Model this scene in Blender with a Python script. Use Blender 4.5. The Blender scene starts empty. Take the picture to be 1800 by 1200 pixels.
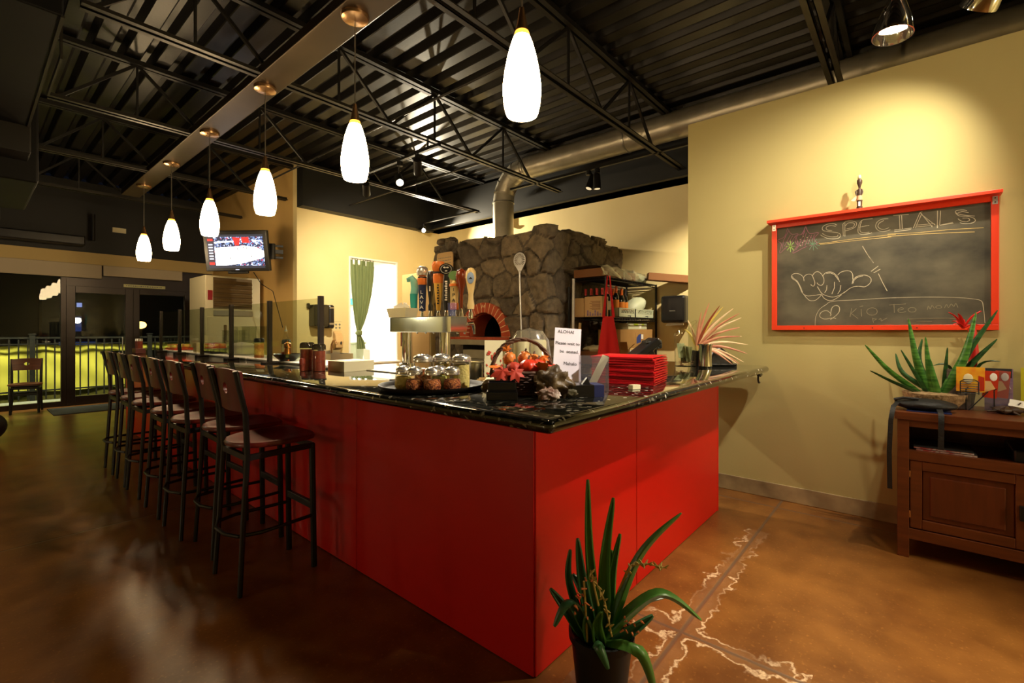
import bpy, math, random
from mathutils import Vector, Matrix, noise
random.seed(7)
C = bpy.context.scene.collection
SC = bpy.context.scene
PI = math.pi

# ---------------------------------------------------------------- camera, world, exposure
cam_data = bpy.data.cameras.new('camera')
cam_data.sensor_width = 36.0
cam_data.lens = 16.48
cam_data.shift_y = -20.0/1800.0
cam_data.clip_start = 0.05
cam = bpy.data.objects.new('camera', cam_data)
C.objects.link(cam)
cam.location = (0, 0, 1.36)
cam.rotation_euler = (PI/2, 0, -math.atan2(963, 824))
SC.camera = cam
FW = Vector((0.7598, 0.6501, 0)); RT = Vector((0.6501, -0.7598, 0))

world = bpy.data.worlds.new('night')
SC.world = world
world.use_nodes = True
wb = world.node_tree.nodes['Background']
wb.inputs[0].default_value = (0.010, 0.012, 0.020, 1)
wb.inputs[1].default_value = 0.25
SC.view_settings.view_transform = 'Standard'
SC.view_settings.look = 'None'
SC.view_settings.gamma = 1
SC.view_settings.use_curve_mapping = False
SC.view_settings.exposure = 0.0
SC.cycles.max_bounces = 8
SC.cycles.transparent_max_bounces = 24
SC.cycles.sample_clamp_indirect = 6.0
SC.cycles.blur_glossy = 0.5
SC.cycles.caustics_reflective = False
SC.cycles.caustics_refractive = False

WARM = (1.0, 0.83, 0.58)
PENDANT_POWER = 45.0
TRACK_K = 1.0

def light(name, kind, loc, power, color=WARM, target=None, size=0.1, angle=60, blend=0.6):
    d = bpy.data.lights.new(name, kind); d.energy = power; d.color = color
    if kind == 'SPOT':
        d.spot_size = math.radians(angle); d.spot_blend = blend; d.shadow_soft_size = size
    elif kind == 'POINT':
        d.shadow_soft_size = size
    elif kind == 'AREA':
        d.shape = 'RECTANGLE'; d.size = size[0]; d.size_y = size[1]
    o = bpy.data.objects.new(name, d); C.objects.link(o); o.location = loc
    if target is not None:
        o.rotation_euler = (Vector(target)-Vector(loc)).to_track_quat('-Z', 'Y').to_euler()
    return o

# ---------------------------------------------------------------- materials
def lin(c):
    return tuple(((x/255)/12.92 if x/255 <= 0.04045 else ((x/255+0.055)/1.055)**2.4) for x in c)
def nd(nt, t, **kw):
    n = nt.nodes.new(t)
    for k, v in kw.items(): setattr(n, k, v)
    return n
def mk(name, col, rough=0.5, metal=0.0, spec=0.5, emit=None, es=0.0, var=None, bump=None, coat=0.0, vcol=None, stretch=None, rvar=0.0):
    m = bpy.data.materials.new(name); m.use_nodes = True
    nt = m.node_tree; p = nt.nodes['Principled BSDF']
    c = lin(col)
    p.inputs['Base Color'].default_value = (*c, 1)
    p.inputs['Roughness'].default_value = rough
    p.inputs['Metallic'].default_value = metal
    p.inputs['Specular IOR Level'].default_value = spec
    p.inputs['Coat Weight'].default_value = coat
    p.inputs['Coat Roughness'].default_value = 0.1
    if emit:
        p.inputs['Emission Color'].default_value = (*lin(emit), 1)
        p.inputs['Emission Strength'].default_value = es
    tc = None
    if var or bump:
        tc = nd(nt, 'ShaderNodeTexCoord'); src = tc.outputs['Object']
        if stretch:
            mp = nd(nt, 'ShaderNodeMapping'); mp.inputs['Scale'].default_value = stretch
            nt.links.new(src, mp.inputs['Vector']); src = mp.outputs['Vector']
    if var:
        col2, scale, amount = var
        n = nd(nt, 'ShaderNodeTexNoise'); n.inputs['Scale'].default_value = scale
        n.inputs['Detail'].default_value = 6
        nt.links.new(src, n.inputs['Vector'])
        r = nd(nt, 'ShaderNodeValToRGB'); r.color_ramp.elements[0].position = 0.5-amount; r.color_ramp.elements[1].position = 0.5+amount
        r.color_ramp.elements[0].color = (*c, 1); r.color_ramp.elements[1].color = (*lin(col2), 1)
        nt.links.new(n.outputs['Fac'], r.inputs['Fac'])
        nt.links.new(r.outputs['Color'], p.inputs['Base Color'])
        if rvar:
            mr = nd(nt, 'ShaderNodeMapRange'); mr.inputs['To Min'].default_value = rough-rvar; mr.inputs['To Max'].default_value = rough+rvar
            nt.links.new(n.outputs['Fac'], mr.inputs['Value']); nt.links.new(mr.outputs['Result'], p.inputs['Roughness'])
    if vcol:
        a = nd(nt, 'ShaderNodeAttribute', attribute_name='stone')
        r = nd(nt, 'ShaderNodeValToRGB')
        els = r.color_ramp.elements
        els[0].position = 0.0; els[0].color = (*lin(vcol[0]), 1)
        els[1].position = 1.0; els[1].color = (*lin(vcol[-1]), 1)
        for i, vc in enumerate(vcol[1:-1]):
            e = els.new((i+1)/(len(vcol)-1)); e.color = (*lin(vc), 1)
        nt.links.new(a.outputs['Fac'], r.inputs['Fac'])
        n2 = nd(nt, 'ShaderNodeTexNoise'); n2.inputs['Scale'].default_value = 14; n2.inputs['Detail'].default_value = 8
        if tc is None: tc = nd(nt, 'ShaderNodeTexCoord')
        nt.links.new(tc.outputs['Object'], n2.inputs['Vector'])
        mx = nd(nt, 'ShaderNodeMix', data_type='RGBA', blend_type='OVERLAY'); mx.inputs['Factor'].default_value = 0.8
        nt.links.new(r.outputs['Color'], mx.inputs['A']); nt.links.new(n2.outputs['Fac'], mx.inputs['B'])
        nt.links.new(mx.outputs['Result'], p.inputs['Base Color'])
    if bump:
        scale, strength = bump
        n = nd(nt, 'ShaderNodeTexNoise'); n.inputs['Scale'].default_value = scale; n.inputs['Detail'].default_value = 5
        nt.links.new(src, n.inputs['Vector'])
        b = nd(nt, 'ShaderNodeBump'); b.inputs['Strength'].default_value = strength; b.inputs['Distance'].default_value = 0.01
        nt.links.new(n.outputs['Fac'], b.inputs['Height']); nt.links.new(b.outputs['Normal'], p.inputs['Normal'])
    return m
def glass(name, tint=(255,255,255), refl=1.0, rough=0.0, body=0.0, bodycol=(200,210,200)):
    m = bpy.data.materials.new(name); m.use_nodes = True; nt = m.node_tree
    out = nt.nodes['Material Output']; nt.nodes.remove(nt.nodes['Principled BSDF'])
    t = nd(nt, 'ShaderNodeBsdfTransparent'); t.inputs[0].default_value = (*lin(tint), 1)
    g = nd(nt, 'ShaderNodeBsdfGlossy'); g.inputs['Roughness'].default_value = rough
    lw = nd(nt, 'ShaderNodeLayerWeight'); lw.inputs['Blend'].default_value = 0.5
    pw = nd(nt, 'ShaderNodeMath', operation='POWER'); pw.inputs[1].default_value = 5.0
    nt.links.new(lw.outputs['Facing'], pw.inputs[0])
    mu = nd(nt, 'ShaderNodeMath', operation='MULTIPLY_ADD', use_clamp=True); mu.inputs[1].default_value = 0.7*refl; mu.inputs[2].default_value = 0.035*refl
    nt.links.new(pw.outputs[0], mu.inputs[0])
    mx = nd(nt, 'ShaderNodeMixShader')
    nt.links.new(mu.outputs[0], mx.inputs[0])
    base = t.outputs[0]
    if body > 0:
        df = nd(nt, 'ShaderNodeBsdfDiffuse'); df.inputs[0].default_value = (*lin(bodycol), 1)
        m2 = nd(nt, 'ShaderNodeMixShader'); m2.inputs[0].default_value = body
        nt.links.new(base, m2.inputs[1]); nt.links.new(df.outputs[0], m2.inputs[2]); base = m2.outputs[0]
    nt.links.new(base, mx.inputs[1]); nt.links.new(g.outputs[0], mx.inputs[2])
    nt.links.new(mx.outputs[0], out.inputs[0])
    return m
# fill lights added out of view to brighten the panels, soffit and walls
light('fill_light', 'POINT', (-2.2, 8.6, 1.8), 48, WARM, size=0.12)
light('fill_light', 'POINT', (-2.7, 3.0, 0.78), 27, WARM, size=0.12)
light('fill_light', 'POINT', (3.0, -2.7, 1.75), 120, WARM, size=0.12)

def emis(name, col, s):
    return mk(name, (0, 0, 0), 0.6, emit=col, es=s)

M = {}
M['cream'] = mk('cream_paint', (232, 212, 158), 0.75, var=((222, 200, 140), 1.3, 0.3), bump=(60, 0.04))
M['olive'] = mk('olive_paint', (192, 178, 120), 0.7, var=((182, 168, 108), 1.2, 0.35), bump=(50, 0.05))
M['tan'] = mk('tan_paint', (205, 168, 100), 0.75, bump=(60, 0.04))
M['white'] = mk('white_paint', (235, 233, 225), 0.6, bump=(30, 0.02))
M['dark'] = mk('dark_paint', (20, 19, 17), 0.6, bump=(20, 0.05))
M['soffit'] = mk('soffit_paint', (200, 175, 115), 0.7, bump=(20, 0.03))
M['base'] = mk('vinyl_base', (190, 168, 122), 0.6, var=((120, 100, 70), 5, 0.25), bump=(20, 0.05))
M['deck'] = mk('painted_deck', (23, 20, 17), 0.36, metal=0.35, var=((15, 13, 11), 3, 0.3), bump=(40, 0.06))
M['joist'] = mk('painted_steel', (50, 46, 39), 0.42, metal=0.5, bump=(40, 0.04))
M['joistdark'] = mk('dark_steel', (30, 28, 25), 0.5, metal=0.4)
M['wireway'] = mk('bronze_wireway', (88, 74, 56), 0.34, metal=0.7, var=((70, 60, 46), 2.5, 0.3), bump=(6, 0.06))
M['hvac'] = mk('black_duct', (9, 8, 7), 0.6, spec=0.2, metal=0.0, bump=(4, 0.1))
M['galv'] = mk('galvanised', (206, 200, 184), 0.36, metal=0.65, var=((176, 168, 150), 5, 0.25), bump=(10, 0.05), rvar=0.08)
M['chrome'] = mk('chrome', (225, 225, 222), 0.08, metal=1.0, bump=(4, 0.01))
M['steel'] = mk('brushed_steel', (190, 186, 176), 0.28, metal=0.9, bump=(80, 0.02), stretch=(1, 1, 20))
M['lidmetal'] = mk('shaker_lid_metal', (228, 224, 216), 0.24, metal=0.85)
M['nickel'] = mk('satin_nickel', (190, 150, 108), 0.25, metal=0.9)
M['blackmetal'] = mk('black_metal', (26, 25, 24), 0.4, metal=0.3, bump=(50, 0.02))
M['bronze'] = mk('dark_bronze', (44, 34, 28), 0.35, metal=0.4)
M['blackplastic'] = mk('black_plastic', (22, 21, 22), 0.3, bump=(120, 0.02))
M['greyplastic'] = mk('grey_plastic', (120, 118, 108), 0.45)
M['red'] = mk('red_laminate', (212, 20, 10), 0.38, var=((200, 16, 8), 1.5, 0.3), bump=(25, 0.03))
M['redtrim'] = mk('red_trim', (120, 14, 8), 0.4)
M['orange'] = mk('orange_red_paint', (232, 62, 28), 0.4, bump=(25, 0.06))
M['wood'] = mk('cherry_wood', (108, 18, 7), 0.42, var=((80, 12, 5), 3, 0.3), coat=0.1, stretch=(2, 10, 2))
M['teak'] = mk('teak_wood', (112, 58, 24), 0.38, var=((80, 38, 14), 3.0, 0.28), stretch=(6, 1.2, 12), bump=(60, 0.03))
M['teakpanel'] = mk('teak_panel', (104, 48, 20), 0.38, var=((78, 34, 12), 4.0, 0.28), stretch=(6, 8, 1.0), bump=(60, 0.03))
M['lightwood'] = mk('light_wood', (222, 190, 128), 0.4, var=((204, 166, 100), 4, 0.3), stretch=(6, 6, 1))
M['glass'] = glass('clear_glass', (240, 245, 238), 1.0)
M['pane'] = glass('sneeze_glass', (238, 243, 232), 1.1, body=0.01, bodycol=(210, 205, 150))
M['winglass'] = glass('window_glass', (225, 232, 230), 0.5)
M['jarglass'] = glass('jar_glass', (251, 252, 247), 1.4)
M['plasticclear'] = glass('clear_plastic', (244, 244, 247), 1.4, rough=0.05, body=0.035, bodycol=(230, 225, 235))
M['plasticwrap'] = glass('plastic_wrap', (235, 235, 225), 2.2, rough=0.12, body=0.15, bodycol=(220, 210, 190))
M['smoke'] = glass('smoked_plastic', (120, 112, 90), 1.3, rough=0.1, body=0.35, bodycol=(90, 82, 62))
M['brick'] = mk('orange_brick', (196, 86, 44), 0.8, var=((170, 66, 32), 9, 0.3), bump=(70, 0.2))
M['mortar'] = mk('pale_mortar', (240, 206, 156), 0.9, bump=(60, 0.2))
M['soot'] = mk('sooty_chamber', (30, 24, 24), 0.9, bump=(30, 0.2))
M['stone'] = mk('lava_stone', (90, 78, 60), 0.72, vcol=[(84, 74, 58), (84, 72, 56), (108, 94, 72), (132, 114, 86)], bump=(45, 0.9))
M['concrete'] = mk('concrete_slab', (168, 156, 124), 0.7, bump=(40, 0.15), var=((140, 130, 104), 6, 0.3))
M['cardboard'] = mk('cardboard', (186, 142, 84), 0.8, bump=(40, 0.05), var=((170, 126, 70), 5, 0.3))
M['carton'] = mk('printed_carton', (214, 176, 118), 0.7, bump=(40, 0.04))
M['carton2'] = mk('dark_cardboard', (130, 84, 44), 0.8, bump=(40, 0.05))
M['paper'] = mk('paper', (240, 238, 232), 0.7, bump=(30, 0.03))
M['lilac'] = mk('white_sheet', (234, 228, 240), 0.6, bump=(20, 0.02))
M['cream2'] = mk('cream_plastic', (232, 222, 180), 0.5)
M['ink'] = mk('black_ink', (40, 38, 40), 0.7)
M['greyink'] = mk('grey_ink', (120, 116, 112), 0.7)
M['redcloth'] = mk('red_cloth', (226, 30, 28), 0.8, bump=(120, 0.08))
M['redmenu'] = mk('red_menu_cover', (204, 14, 26), 0.4, bump=(80, 0.05))
M['redmenu2'] = mk('dark_red_edge', (150, 10, 18), 0.5)
M['green'] = mk('green_curtain', (128, 140, 92), 0.85, var=((108, 122, 74), 6, 0.3), bump=(90, 0.1), stretch=(6, 6, 0.6))
M['leaf'] = mk('aloe_leaf', (60, 108, 44), 0.35, var=((92, 140, 60), 6, 0.25), stretch=(2, 2, 1), bump=(20, 0.05))
M['leafdark'] = mk('dark_aloe_leaf', (40, 82, 60), 0.35, var=((64, 110, 60), 6, 0.25))
M['snake'] = mk('snake_leaf', (36, 92, 28), 0.38, var=((84, 142, 54), 22, 0.12), stretch=(0.5, 0.5, 3.2))
M['snakedark'] = mk('snake_leaf_dark', (22, 60, 26), 0.4, var=((44, 96, 40), 16, 0.15), stretch=(0.5, 0.5, 3))
M['flower'] = mk('dry_flower', (214, 120, 66), 0.7)
M['stalk'] = mk('flower_stalk', (176, 150, 74), 0.7)
M['redflower'] = mk('red_bract', (206, 28, 22), 0.5)
M['pot'] = mk('black_pot', (15, 16, 19), 0.45, bump=(30, 0.03))
M['soil'] = mk('soil', (58, 42, 28), 0.95, bump=(60, 0.8), var=((90, 70, 46), 40, 0.2))
M['pebble'] = mk('pebbles', (180, 150, 110), 0.6, bump=(60, 0.8), var=((120, 92, 60), 50, 0.15))
M['tray'] = mk('brown_tray', (34, 26, 20), 0.65, spec=0.2, bump=(100, 0.08))
M['flakes'] = mk('pepper_flakes', (92, 14, 7), 0.7, var=((206, 120, 60), 110, 0.10), bump=(120, 0.8))
M['cheese'] = mk('grated_cheese', (230, 210, 130), 0.8, var=((206, 180, 96), 80, 0.2), bump=(120, 0.6))
M['oregano'] = mk('pale_green_herb', (206, 206, 120), 0.8, bump=(120, 0.5))
M['wicker'] = mk('wicker', (62, 36, 24), 0.6, var=((104, 66, 40), 40, 0.15), bump=(70, 0.5), stretch=(1, 1, 4))
M['vine'] = mk('vine_handle', (112, 76, 50), 0.7, var=((78, 50, 34), 30, 0.2), bump=(60, 0.4))
M['pumpkin'] = mk('red_orange_pumpkin', (226, 60, 26), 0.35, var=((206, 40, 20), 10, 0.3))
M['gourd'] = mk('orange_gourd', (226, 136, 50), 0.5, var=((190, 88, 34), 25, 0.2), bump=(40, 0.3))
M['mapler'] = mk('red_maple_leaf', (198, 62, 40), 0.6, bump=(40, 0.2))
M['mapleo'] = mk('orange_maple_leaf', (232, 124, 34), 0.6, bump=(40, 0.2))
M['rock'] = mk('crystal_rock', (112, 92, 60), 0.4, var=((52, 36, 22), 16, 0.14), bump=(26, 1.0))
M['rockpink'] = mk('pink_rock', (130, 88, 70), 0.35, var=((206, 192, 178), 24, 0.14), bump=(34, 1.0))
M['rockgreen'] = mk('dark_rock', (104, 96, 66), 0.45, var=((70, 62, 44), 14, 0.2), bump=(30, 0.8))
M['navy'] = mk('navy_card', (30, 40, 92), 0.45, bump=(60, 0.03))
M['blackbox'] = mk('black_box', (18, 17, 18), 0.25)
M['copper'] = mk('copper', (206, 120, 70), 0.2, metal=1.0)
M['spice'] = mk('orange_spice', (240, 150, 84), 0.7, var=((196, 96, 40), 60, 0.2))
M['redspice'] = mk('red_spice', (150, 56, 26), 0.6, var=((120, 40, 18), 60, 0.2))
M['oil'] = mk('red_oil', (196, 70, 30), 0.2)
M['dough'] = mk('pale_flour', (214, 206, 196), 0.8)
M['bottle'] = mk('dark_wine_bottle', (20, 22, 16), 0.1, coat=0.5)
M['label_o'] = mk('orange_label', (232, 140, 50), 0.5)
M['label_w'] = mk('cream_label', (230, 220, 190), 0.5)
M['cap_r'] = mk('red_capsule', (206, 40, 30), 0.35)
M['cap_o'] = mk('orange_capsule', (226, 110, 40), 0.35)
M['cap_b'] = mk('black_capsule', (40, 40, 44), 0.35)
M['crate'] = mk('grey_green_crate', (196, 200, 170), 0.5)
M['blue'] = mk('blue_print', (40, 66, 140), 0.5)
M['lime'] = mk('lime_print', (170, 190, 40), 0.5)
M['teal'] = mk('teal_paint', (40, 150, 140), 0.35)
M['tealpale'] = mk('pale_teal_paint', (120, 190, 176), 0.4)
M['tapnavy'] = mk('navy_paint', (30, 42, 84), 0.35)
M['tapyellow'] = mk('mustard_paint', (226, 176, 72), 0.4)
M['taporange'] = mk('orange_paint', (224, 120, 44), 0.35)
M['tapgreen'] = mk('green_paint', (110, 150, 90), 0.4)
M['tapbrown'] = mk('brown_varnish', (120, 46, 18), 0.25)
M['tapcream'] = mk('cream_varnish', (232, 204, 140), 0.35)
M['paleblue'] = mk('pale_blue_badge', (150, 176, 214), 0.4)
M['silver'] = mk('silver_paint', (200, 196, 190), 0.3, metal=0.6)
M['bluecup'] = glass('blue_printed_cup', (244, 246, 252), 1.4, body=0.16, bodycol=(130, 150, 225))
M['chalk'] = mk('white_chalk', (186, 176, 150), 0.95)
M['chalkfaint'] = mk('faint_chalk', (128, 120, 96), 0.95)
M['chalkyellow'] = mk('yellow_chalk', (212, 184, 116), 0.95)
M['chalkviolet'] = mk('violet_chalk', (160, 100, 120), 0.95)
M['chalkgreen'] = mk('green_chalk', (150, 186, 96), 0.95)
M['chalkteal'] = mk('teal_chalk', (110, 146, 118), 0.95)
M['board'] = mk('chalkboard', (40, 38, 31), 0.8, var=((104, 98, 78), 3.6, 0.24), stretch=(1, 0.9, 1.35), bump=(60, 0.03))
M['dolldark'] = mk('dark_carved_wood', (60, 38, 24), 0.5)
M['dollskin'] = mk('painted_pink', (226, 160, 120), 0.5)
M['straw'] = mk('white_raffia', (238, 226, 180), 0.8)
M['pouch'] = mk('black_nylon', (6, 6, 7), 0.6, bump=(60, 0.3))
M['yellowcard'] = mk('yellow_card', (206, 200, 40), 0.5)
M['brochure_p'] = mk('purple_brochure', (92, 84, 130), 0.4, var=((180, 140, 160), 8, 0.3), stretch=(1, 1, 5))
M['brochure_r'] = mk('red_brochure', (188, 50, 24), 0.4)
M['brochure_y'] = mk('yellow_flower_print', (236, 186, 40), 0.45, var=((226, 120, 30), 18, 0.2))
M['brochure_k'] = mk('dark_brochure', (52, 44, 44), 0.4, var=((110, 96, 90), 24, 0.12))
M['magazine'] = mk('magazine_pages', (206, 196, 196), 0.5, var=((160, 60, 60), 40, 0.1))
M['mat'] = mk('grey_mat', (54, 54, 54), 0.9, bump=(90, 0.3))
M['fabric'] = mk('lime_fabric', (208, 200, 84), 0.8, var=((186, 180, 66), 2.5, 0.35), bump=(3, 0.4), stretch=(1.6, 1, 0.5))
M['fabricdark'] = mk('dark_olive_fabric', (88, 84, 24), 0.85)
M['pale'] = mk('pale_paving', (120, 122, 114), 0.8, bump=(20, 0.1))
M['pinkleaf'] = mk('pink_dracaena', (196, 112, 92), 0.5, var=((216, 160, 120), 12, 0.25))
M['tanleaf'] = mk('tan_dracaena', (244, 222, 178), 0.5, var=((232, 196, 150), 12, 0.25))
M['brownleaf'] = mk('brown_dracaena', (150, 70, 40), 0.5)
M['yellowleaf'] = mk('yellow_dracaena', (206, 180, 80), 0.5)
M['money'] = mk('bank_notes', (150, 156, 110), 0.7, var=((110, 116, 80), 30, 0.2))
M['coin'] = mk('coins', (150, 100, 60), 0.4, metal=0.8)
M['seafoam'] = mk('pale_green_tub', (196, 210, 186), 0.6)
M['fridge'] = mk('cream_fridge', (212, 204, 172), 0.4, bump=(20, 0.01))
M['grille'] = mk('bronze_grille', (104, 84, 52), 0.4, metal=0.4)
M['displayred'] = mk('red_display', (120, 14, 18), 0.3, emit=(160, 20, 30), es=0.15)
M['lens'] = emis('lamp_lens', (255, 236, 196), 60.0)
M['lensoff'] = mk('lamp_reflector', (226, 220, 200), 0.25, emit=(255, 230, 180), es=0.8)
M['shade'] = emis('lit_glass_shade', (255, 220, 166), PENDANT_POWER)
M['shadetop'] = emis('amber_glass_band', (255, 168, 62), 3.0)
M['blind'] = mk('roller_blind', (190, 176, 150), 0.7, bump=(60, 0.05))
M['signstrip'] = mk('pale_sign_strip', (206, 206, 150), 0.5)
M['screen_court'] = emis('tv_court', (255, 248, 236), 2.6)
M['screen_red'] = emis('tv_red', (236, 50, 46), 1.4)
M['screen_bar'] = emis('tv_bar', (70, 62, 80), 0.7)
M['screen_grey'] = emis('tv_grey', (96, 100, 120), 0.35)
M['screen_white'] = emis('tv_white', (230, 236, 255), 1.6)

def crowd_mat():
    m = emis('tv_crowd', (255, 255, 255), 1.8); nt = m.node_tree; p = nt.nodes['Principled BSDF']
    tc = nd(nt, 'ShaderNodeTexCoord'); v = nd(nt, 'ShaderNodeTexVoronoi'); v.inputs['Scale'].default_value = 60
    nt.links.new(tc.outputs['Object'], v.inputs['Vector'])
    r = nd(nt, 'ShaderNodeValToRGB'); r.color_ramp.interpolation = 'CONSTANT'
    cols = [(0, (30, 36, 60)), (0.35, (90, 104, 150)), (0.55, (40, 44, 70)), (0.68, (210, 220, 245)), (0.82, (190, 60, 80)), (0.88, (120, 150, 200))]
    els = r.color_ramp.elements
    els[0].color = (*lin(cols[0][1]), 1); els[1].position = cols[1][0]; els[1].color = (*lin(cols[1][1]), 1)
    for ps, cc in cols[2:]:
        e = els.new(ps); e.color = (*lin(cc), 1)
    sp = nd(nt, 'ShaderNodeSeparateColor'); nt.links.new(v.outputs['Color'], sp.inputs[0])
    nt.links.new(sp.outputs[0], r.inputs['Fac']); nt.links.new(r.outputs['Color'], p.inputs['Emission Color'])
    return m
M['screen_crowd'] = crowd_mat()

def floor_mat():
    m = mk('stained_concrete', (130, 70, 28), 0.3); nt = m.node_tree; p = nt.nodes['Principled BSDF']; L = nt.links.new
    tc = nd(nt, 'ShaderNodeTexCoord'); ob = tc.outputs['Object']
    def nz(scale, det=6, w=None):
        n = nd(nt, 'ShaderNodeTexNoise'); n.inputs['Scale'].default_value = scale; n.inputs['Detail'].default_value = det; L(ob, n.inputs['Vector']); return n.outputs['Fac']
    def ramp(src, a, b, ca, cb):
        r = nd(nt, 'ShaderNodeValToRGB'); r.color_ramp.elements[0].position = a; r.color_ramp.elements[1].position = b
        r.color_ramp.elements[0].color = ca; r.color_ramp.elements[1].color = cb; L(src, r.inputs['Fac']); return r.outputs['Color']
    def math_(op, a, b=None, c=None):
        n = nd(nt, 'ShaderNodeMath', operation=op)
        for i, x in enumerate((a, b, c)):
            if x is None: continue
            if isinstance(x, (int, float)): n.inputs[i].default_value = x
            else: L(x, n.inputs[i])
        return n.outputs[0]
    def mixc(f, a, b):
        n = nd(nt, 'ShaderNodeMix', data_type='RGBA'); L(f, n.inputs['Factor']); 
        if isinstance(a, tuple): n.inputs['A'].default_value = a
        else: L(a, n.inputs['A'])
        if isinstance(b, tuple): n.inputs['B'].default_value = b
        else: L(b, n.inputs['B'])
        return n.outputs['Result']
    c1 = ramp(nz(1.1), 0.32, 0.68, (*lin((98, 57, 24)), 1), (*lin((138, 90, 38)), 1))
    c2 = ramp(nz(5.0, 8), 0.35, 0.7, (*lin((88, 50, 21)), 1), (*lin((150, 100, 46)), 1))
    f05 = nd(nt, 'ShaderNodeValue'); f05.outputs[0].default_value = 0.45
    col = mixc(f05.outputs[0], c1, c2)
    speck = ramp(nz(60, 3), 0.6, 0.72, (0, 0, 0, 1), (1, 1, 1, 1))
    sp2 = math_('MULTIPLY', speck, 0.35)
    col = mixc(sp2, col, (*lin((186, 130, 66)), 1))
    dark = ramp(nz(0.8, 4), 0.58, 0.74, (0, 0, 0, 1), (1, 1, 1, 1))
    col = mixc(math_('MULTIPLY', dark, 0.55), col, (*lin((74, 46, 30)), 1))
    sx = nd(nt, 'ShaderNodeSeparateXYZ'); L(ob, sx.inputs[0]); X, Y = sx.outputs[0], sx.outputs[1]
    w1, w2 = nz(7, 5), nz(22, 4)
    wob = math_('ADD', math_('MULTIPLY', math_('SUBTRACT', w1, 0.5), 0.20), math_('MULTIPLY', math_('SUBTRACT', w2, 0.5), 0.09))
    def dist(ax, v): return math_('ABSOLUTE', math_('SUBTRACT', ax, v))
    dA = dist(Y, 0.795); dB = dist(X, 2.10)
    # worn mineral crust that outlines both joints
    dm = math_('MINIMUM', dA, dB)
    rim = math_('ABSOLUTE', math_('SUBTRACT', math_('ADD', dm, wob), 0.05))
    crust = ramp(math_('ADD', rim, math_('MULTIPLY', math_('SUBTRACT', nz(90, 3), 0.5), 0.02)), 0.001, 0.010, (1, 1, 1, 1), (0, 0, 0, 1))
    halo = ramp(math_('ADD', dm, wob), 0.0, 0.07, (1, 1, 1, 1), (0, 0, 0, 1))
    inx = math_('MULTIPLY', math_('MULTIPLY', math_('GREATER_THAN', X, 1.35), math_('LESS_THAN', X, 3.5)), math_('MULTIPLY', math_('GREATER_THAN', Y, 0.3), math_('LESS_THAN', Y, 1.0)))
    patchy = ramp(nz(3.2, 3), 0.36, 0.52, (0.15, 0.15, 0.15, 1), (1, 1, 1, 1))
    crust = math_('MULTIPLY', math_('MULTIPLY', crust, inx), patchy)
    halo = math_('MULTIPLY', math_('MULTIPLY', halo, inx), 0.35)
    col = mixc(halo, col, (*lin((150, 116, 84)), 1))
    col = mixc(math_('MULTIPLY', crust, 0.9), col, (*lin((214, 186, 148)), 1))
    j = math_('MINIMUM', math_('MINIMUM', dA, dB), math_('MINIMUM', dist(X, 4.05), dist(Y, 4.26)))
    jm = ramp(j, 0.006, 0.011, (1, 1, 1, 1), (0, 0, 0, 1))
    col = mixc(math_('MULTIPLY', jm, 0.8), col, (*lin((96, 78, 62)), 1))
    L(col, p.inputs['Base Color'])
    rr = nd(nt, 'ShaderNodeMapRange'); rr.inputs['To Min'].default_value = 0.24; rr.inputs['To Max'].default_value = 0.42
    L(nz(2.5), rr.inputs['Value'])
    L(math_('ADD', rr.outputs[0], math_('MULTIPLY', crust, 0.4)), p.inputs['Roughness'])
    b = nd(nt, 'ShaderNodeBump'); b.inputs['Strength'].default_value = 0.22; b.inputs['Distance'].default_value = 0.01
    hh = math_('SUBTRACT', math_('ADD', math_('MULTIPLY', nz(9, 4), 0.6), math_('MULTIPLY', nz(70, 2), 0.12)), jm)
    L(hh, b.inputs['Height']); L(b.outputs[0], p.inputs['Normal'])
    p.inputs['Specular IOR Level'].default_value = 0.5
    return m
M['floor'] = floor_mat()

def granite_mat():
    m = mk('black_granite', (14, 14, 13), 0.06, coat=0.6); nt = m.node_tree; p = nt.nodes['Principled BSDF']; L = nt.links.new
    tc = nd(nt, 'ShaderNodeTexCoord')
    v = nd(nt, 'ShaderNodeTexVoronoi'); v.inputs['Scale'].default_value = 75; L(tc.outputs['Object'], v.inputs['Vector'])
    s = nd(nt, 'ShaderNodeSeparateColor'); L(v.outputs['Color'], s.inputs[0])
    r = nd(nt, 'ShaderNodeValToRGB'); r.color_ramp.interpolation = 'CONSTANT'; e = r.color_ramp.elements
    e[0].color = (*lin((12, 13, 12)), 1); e[1].position = 0.6; e[1].color = (*lin((32, 34, 28)), 1)
    for ps, cc in ((0.86, (54, 54, 46)), (0.95, (120, 116, 100)), (0.985, (210, 206, 190))):
        q = e.new(ps); q.color = (*lin(cc), 1)
    L(s.outputs[0], r.inputs['Fac']); L(r.outputs['Color'], p.inputs['Base Color'])
    p.inputs['Coat Roughness'].default_value = 0.02
    return m
M['granite'] = granite_mat()

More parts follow.
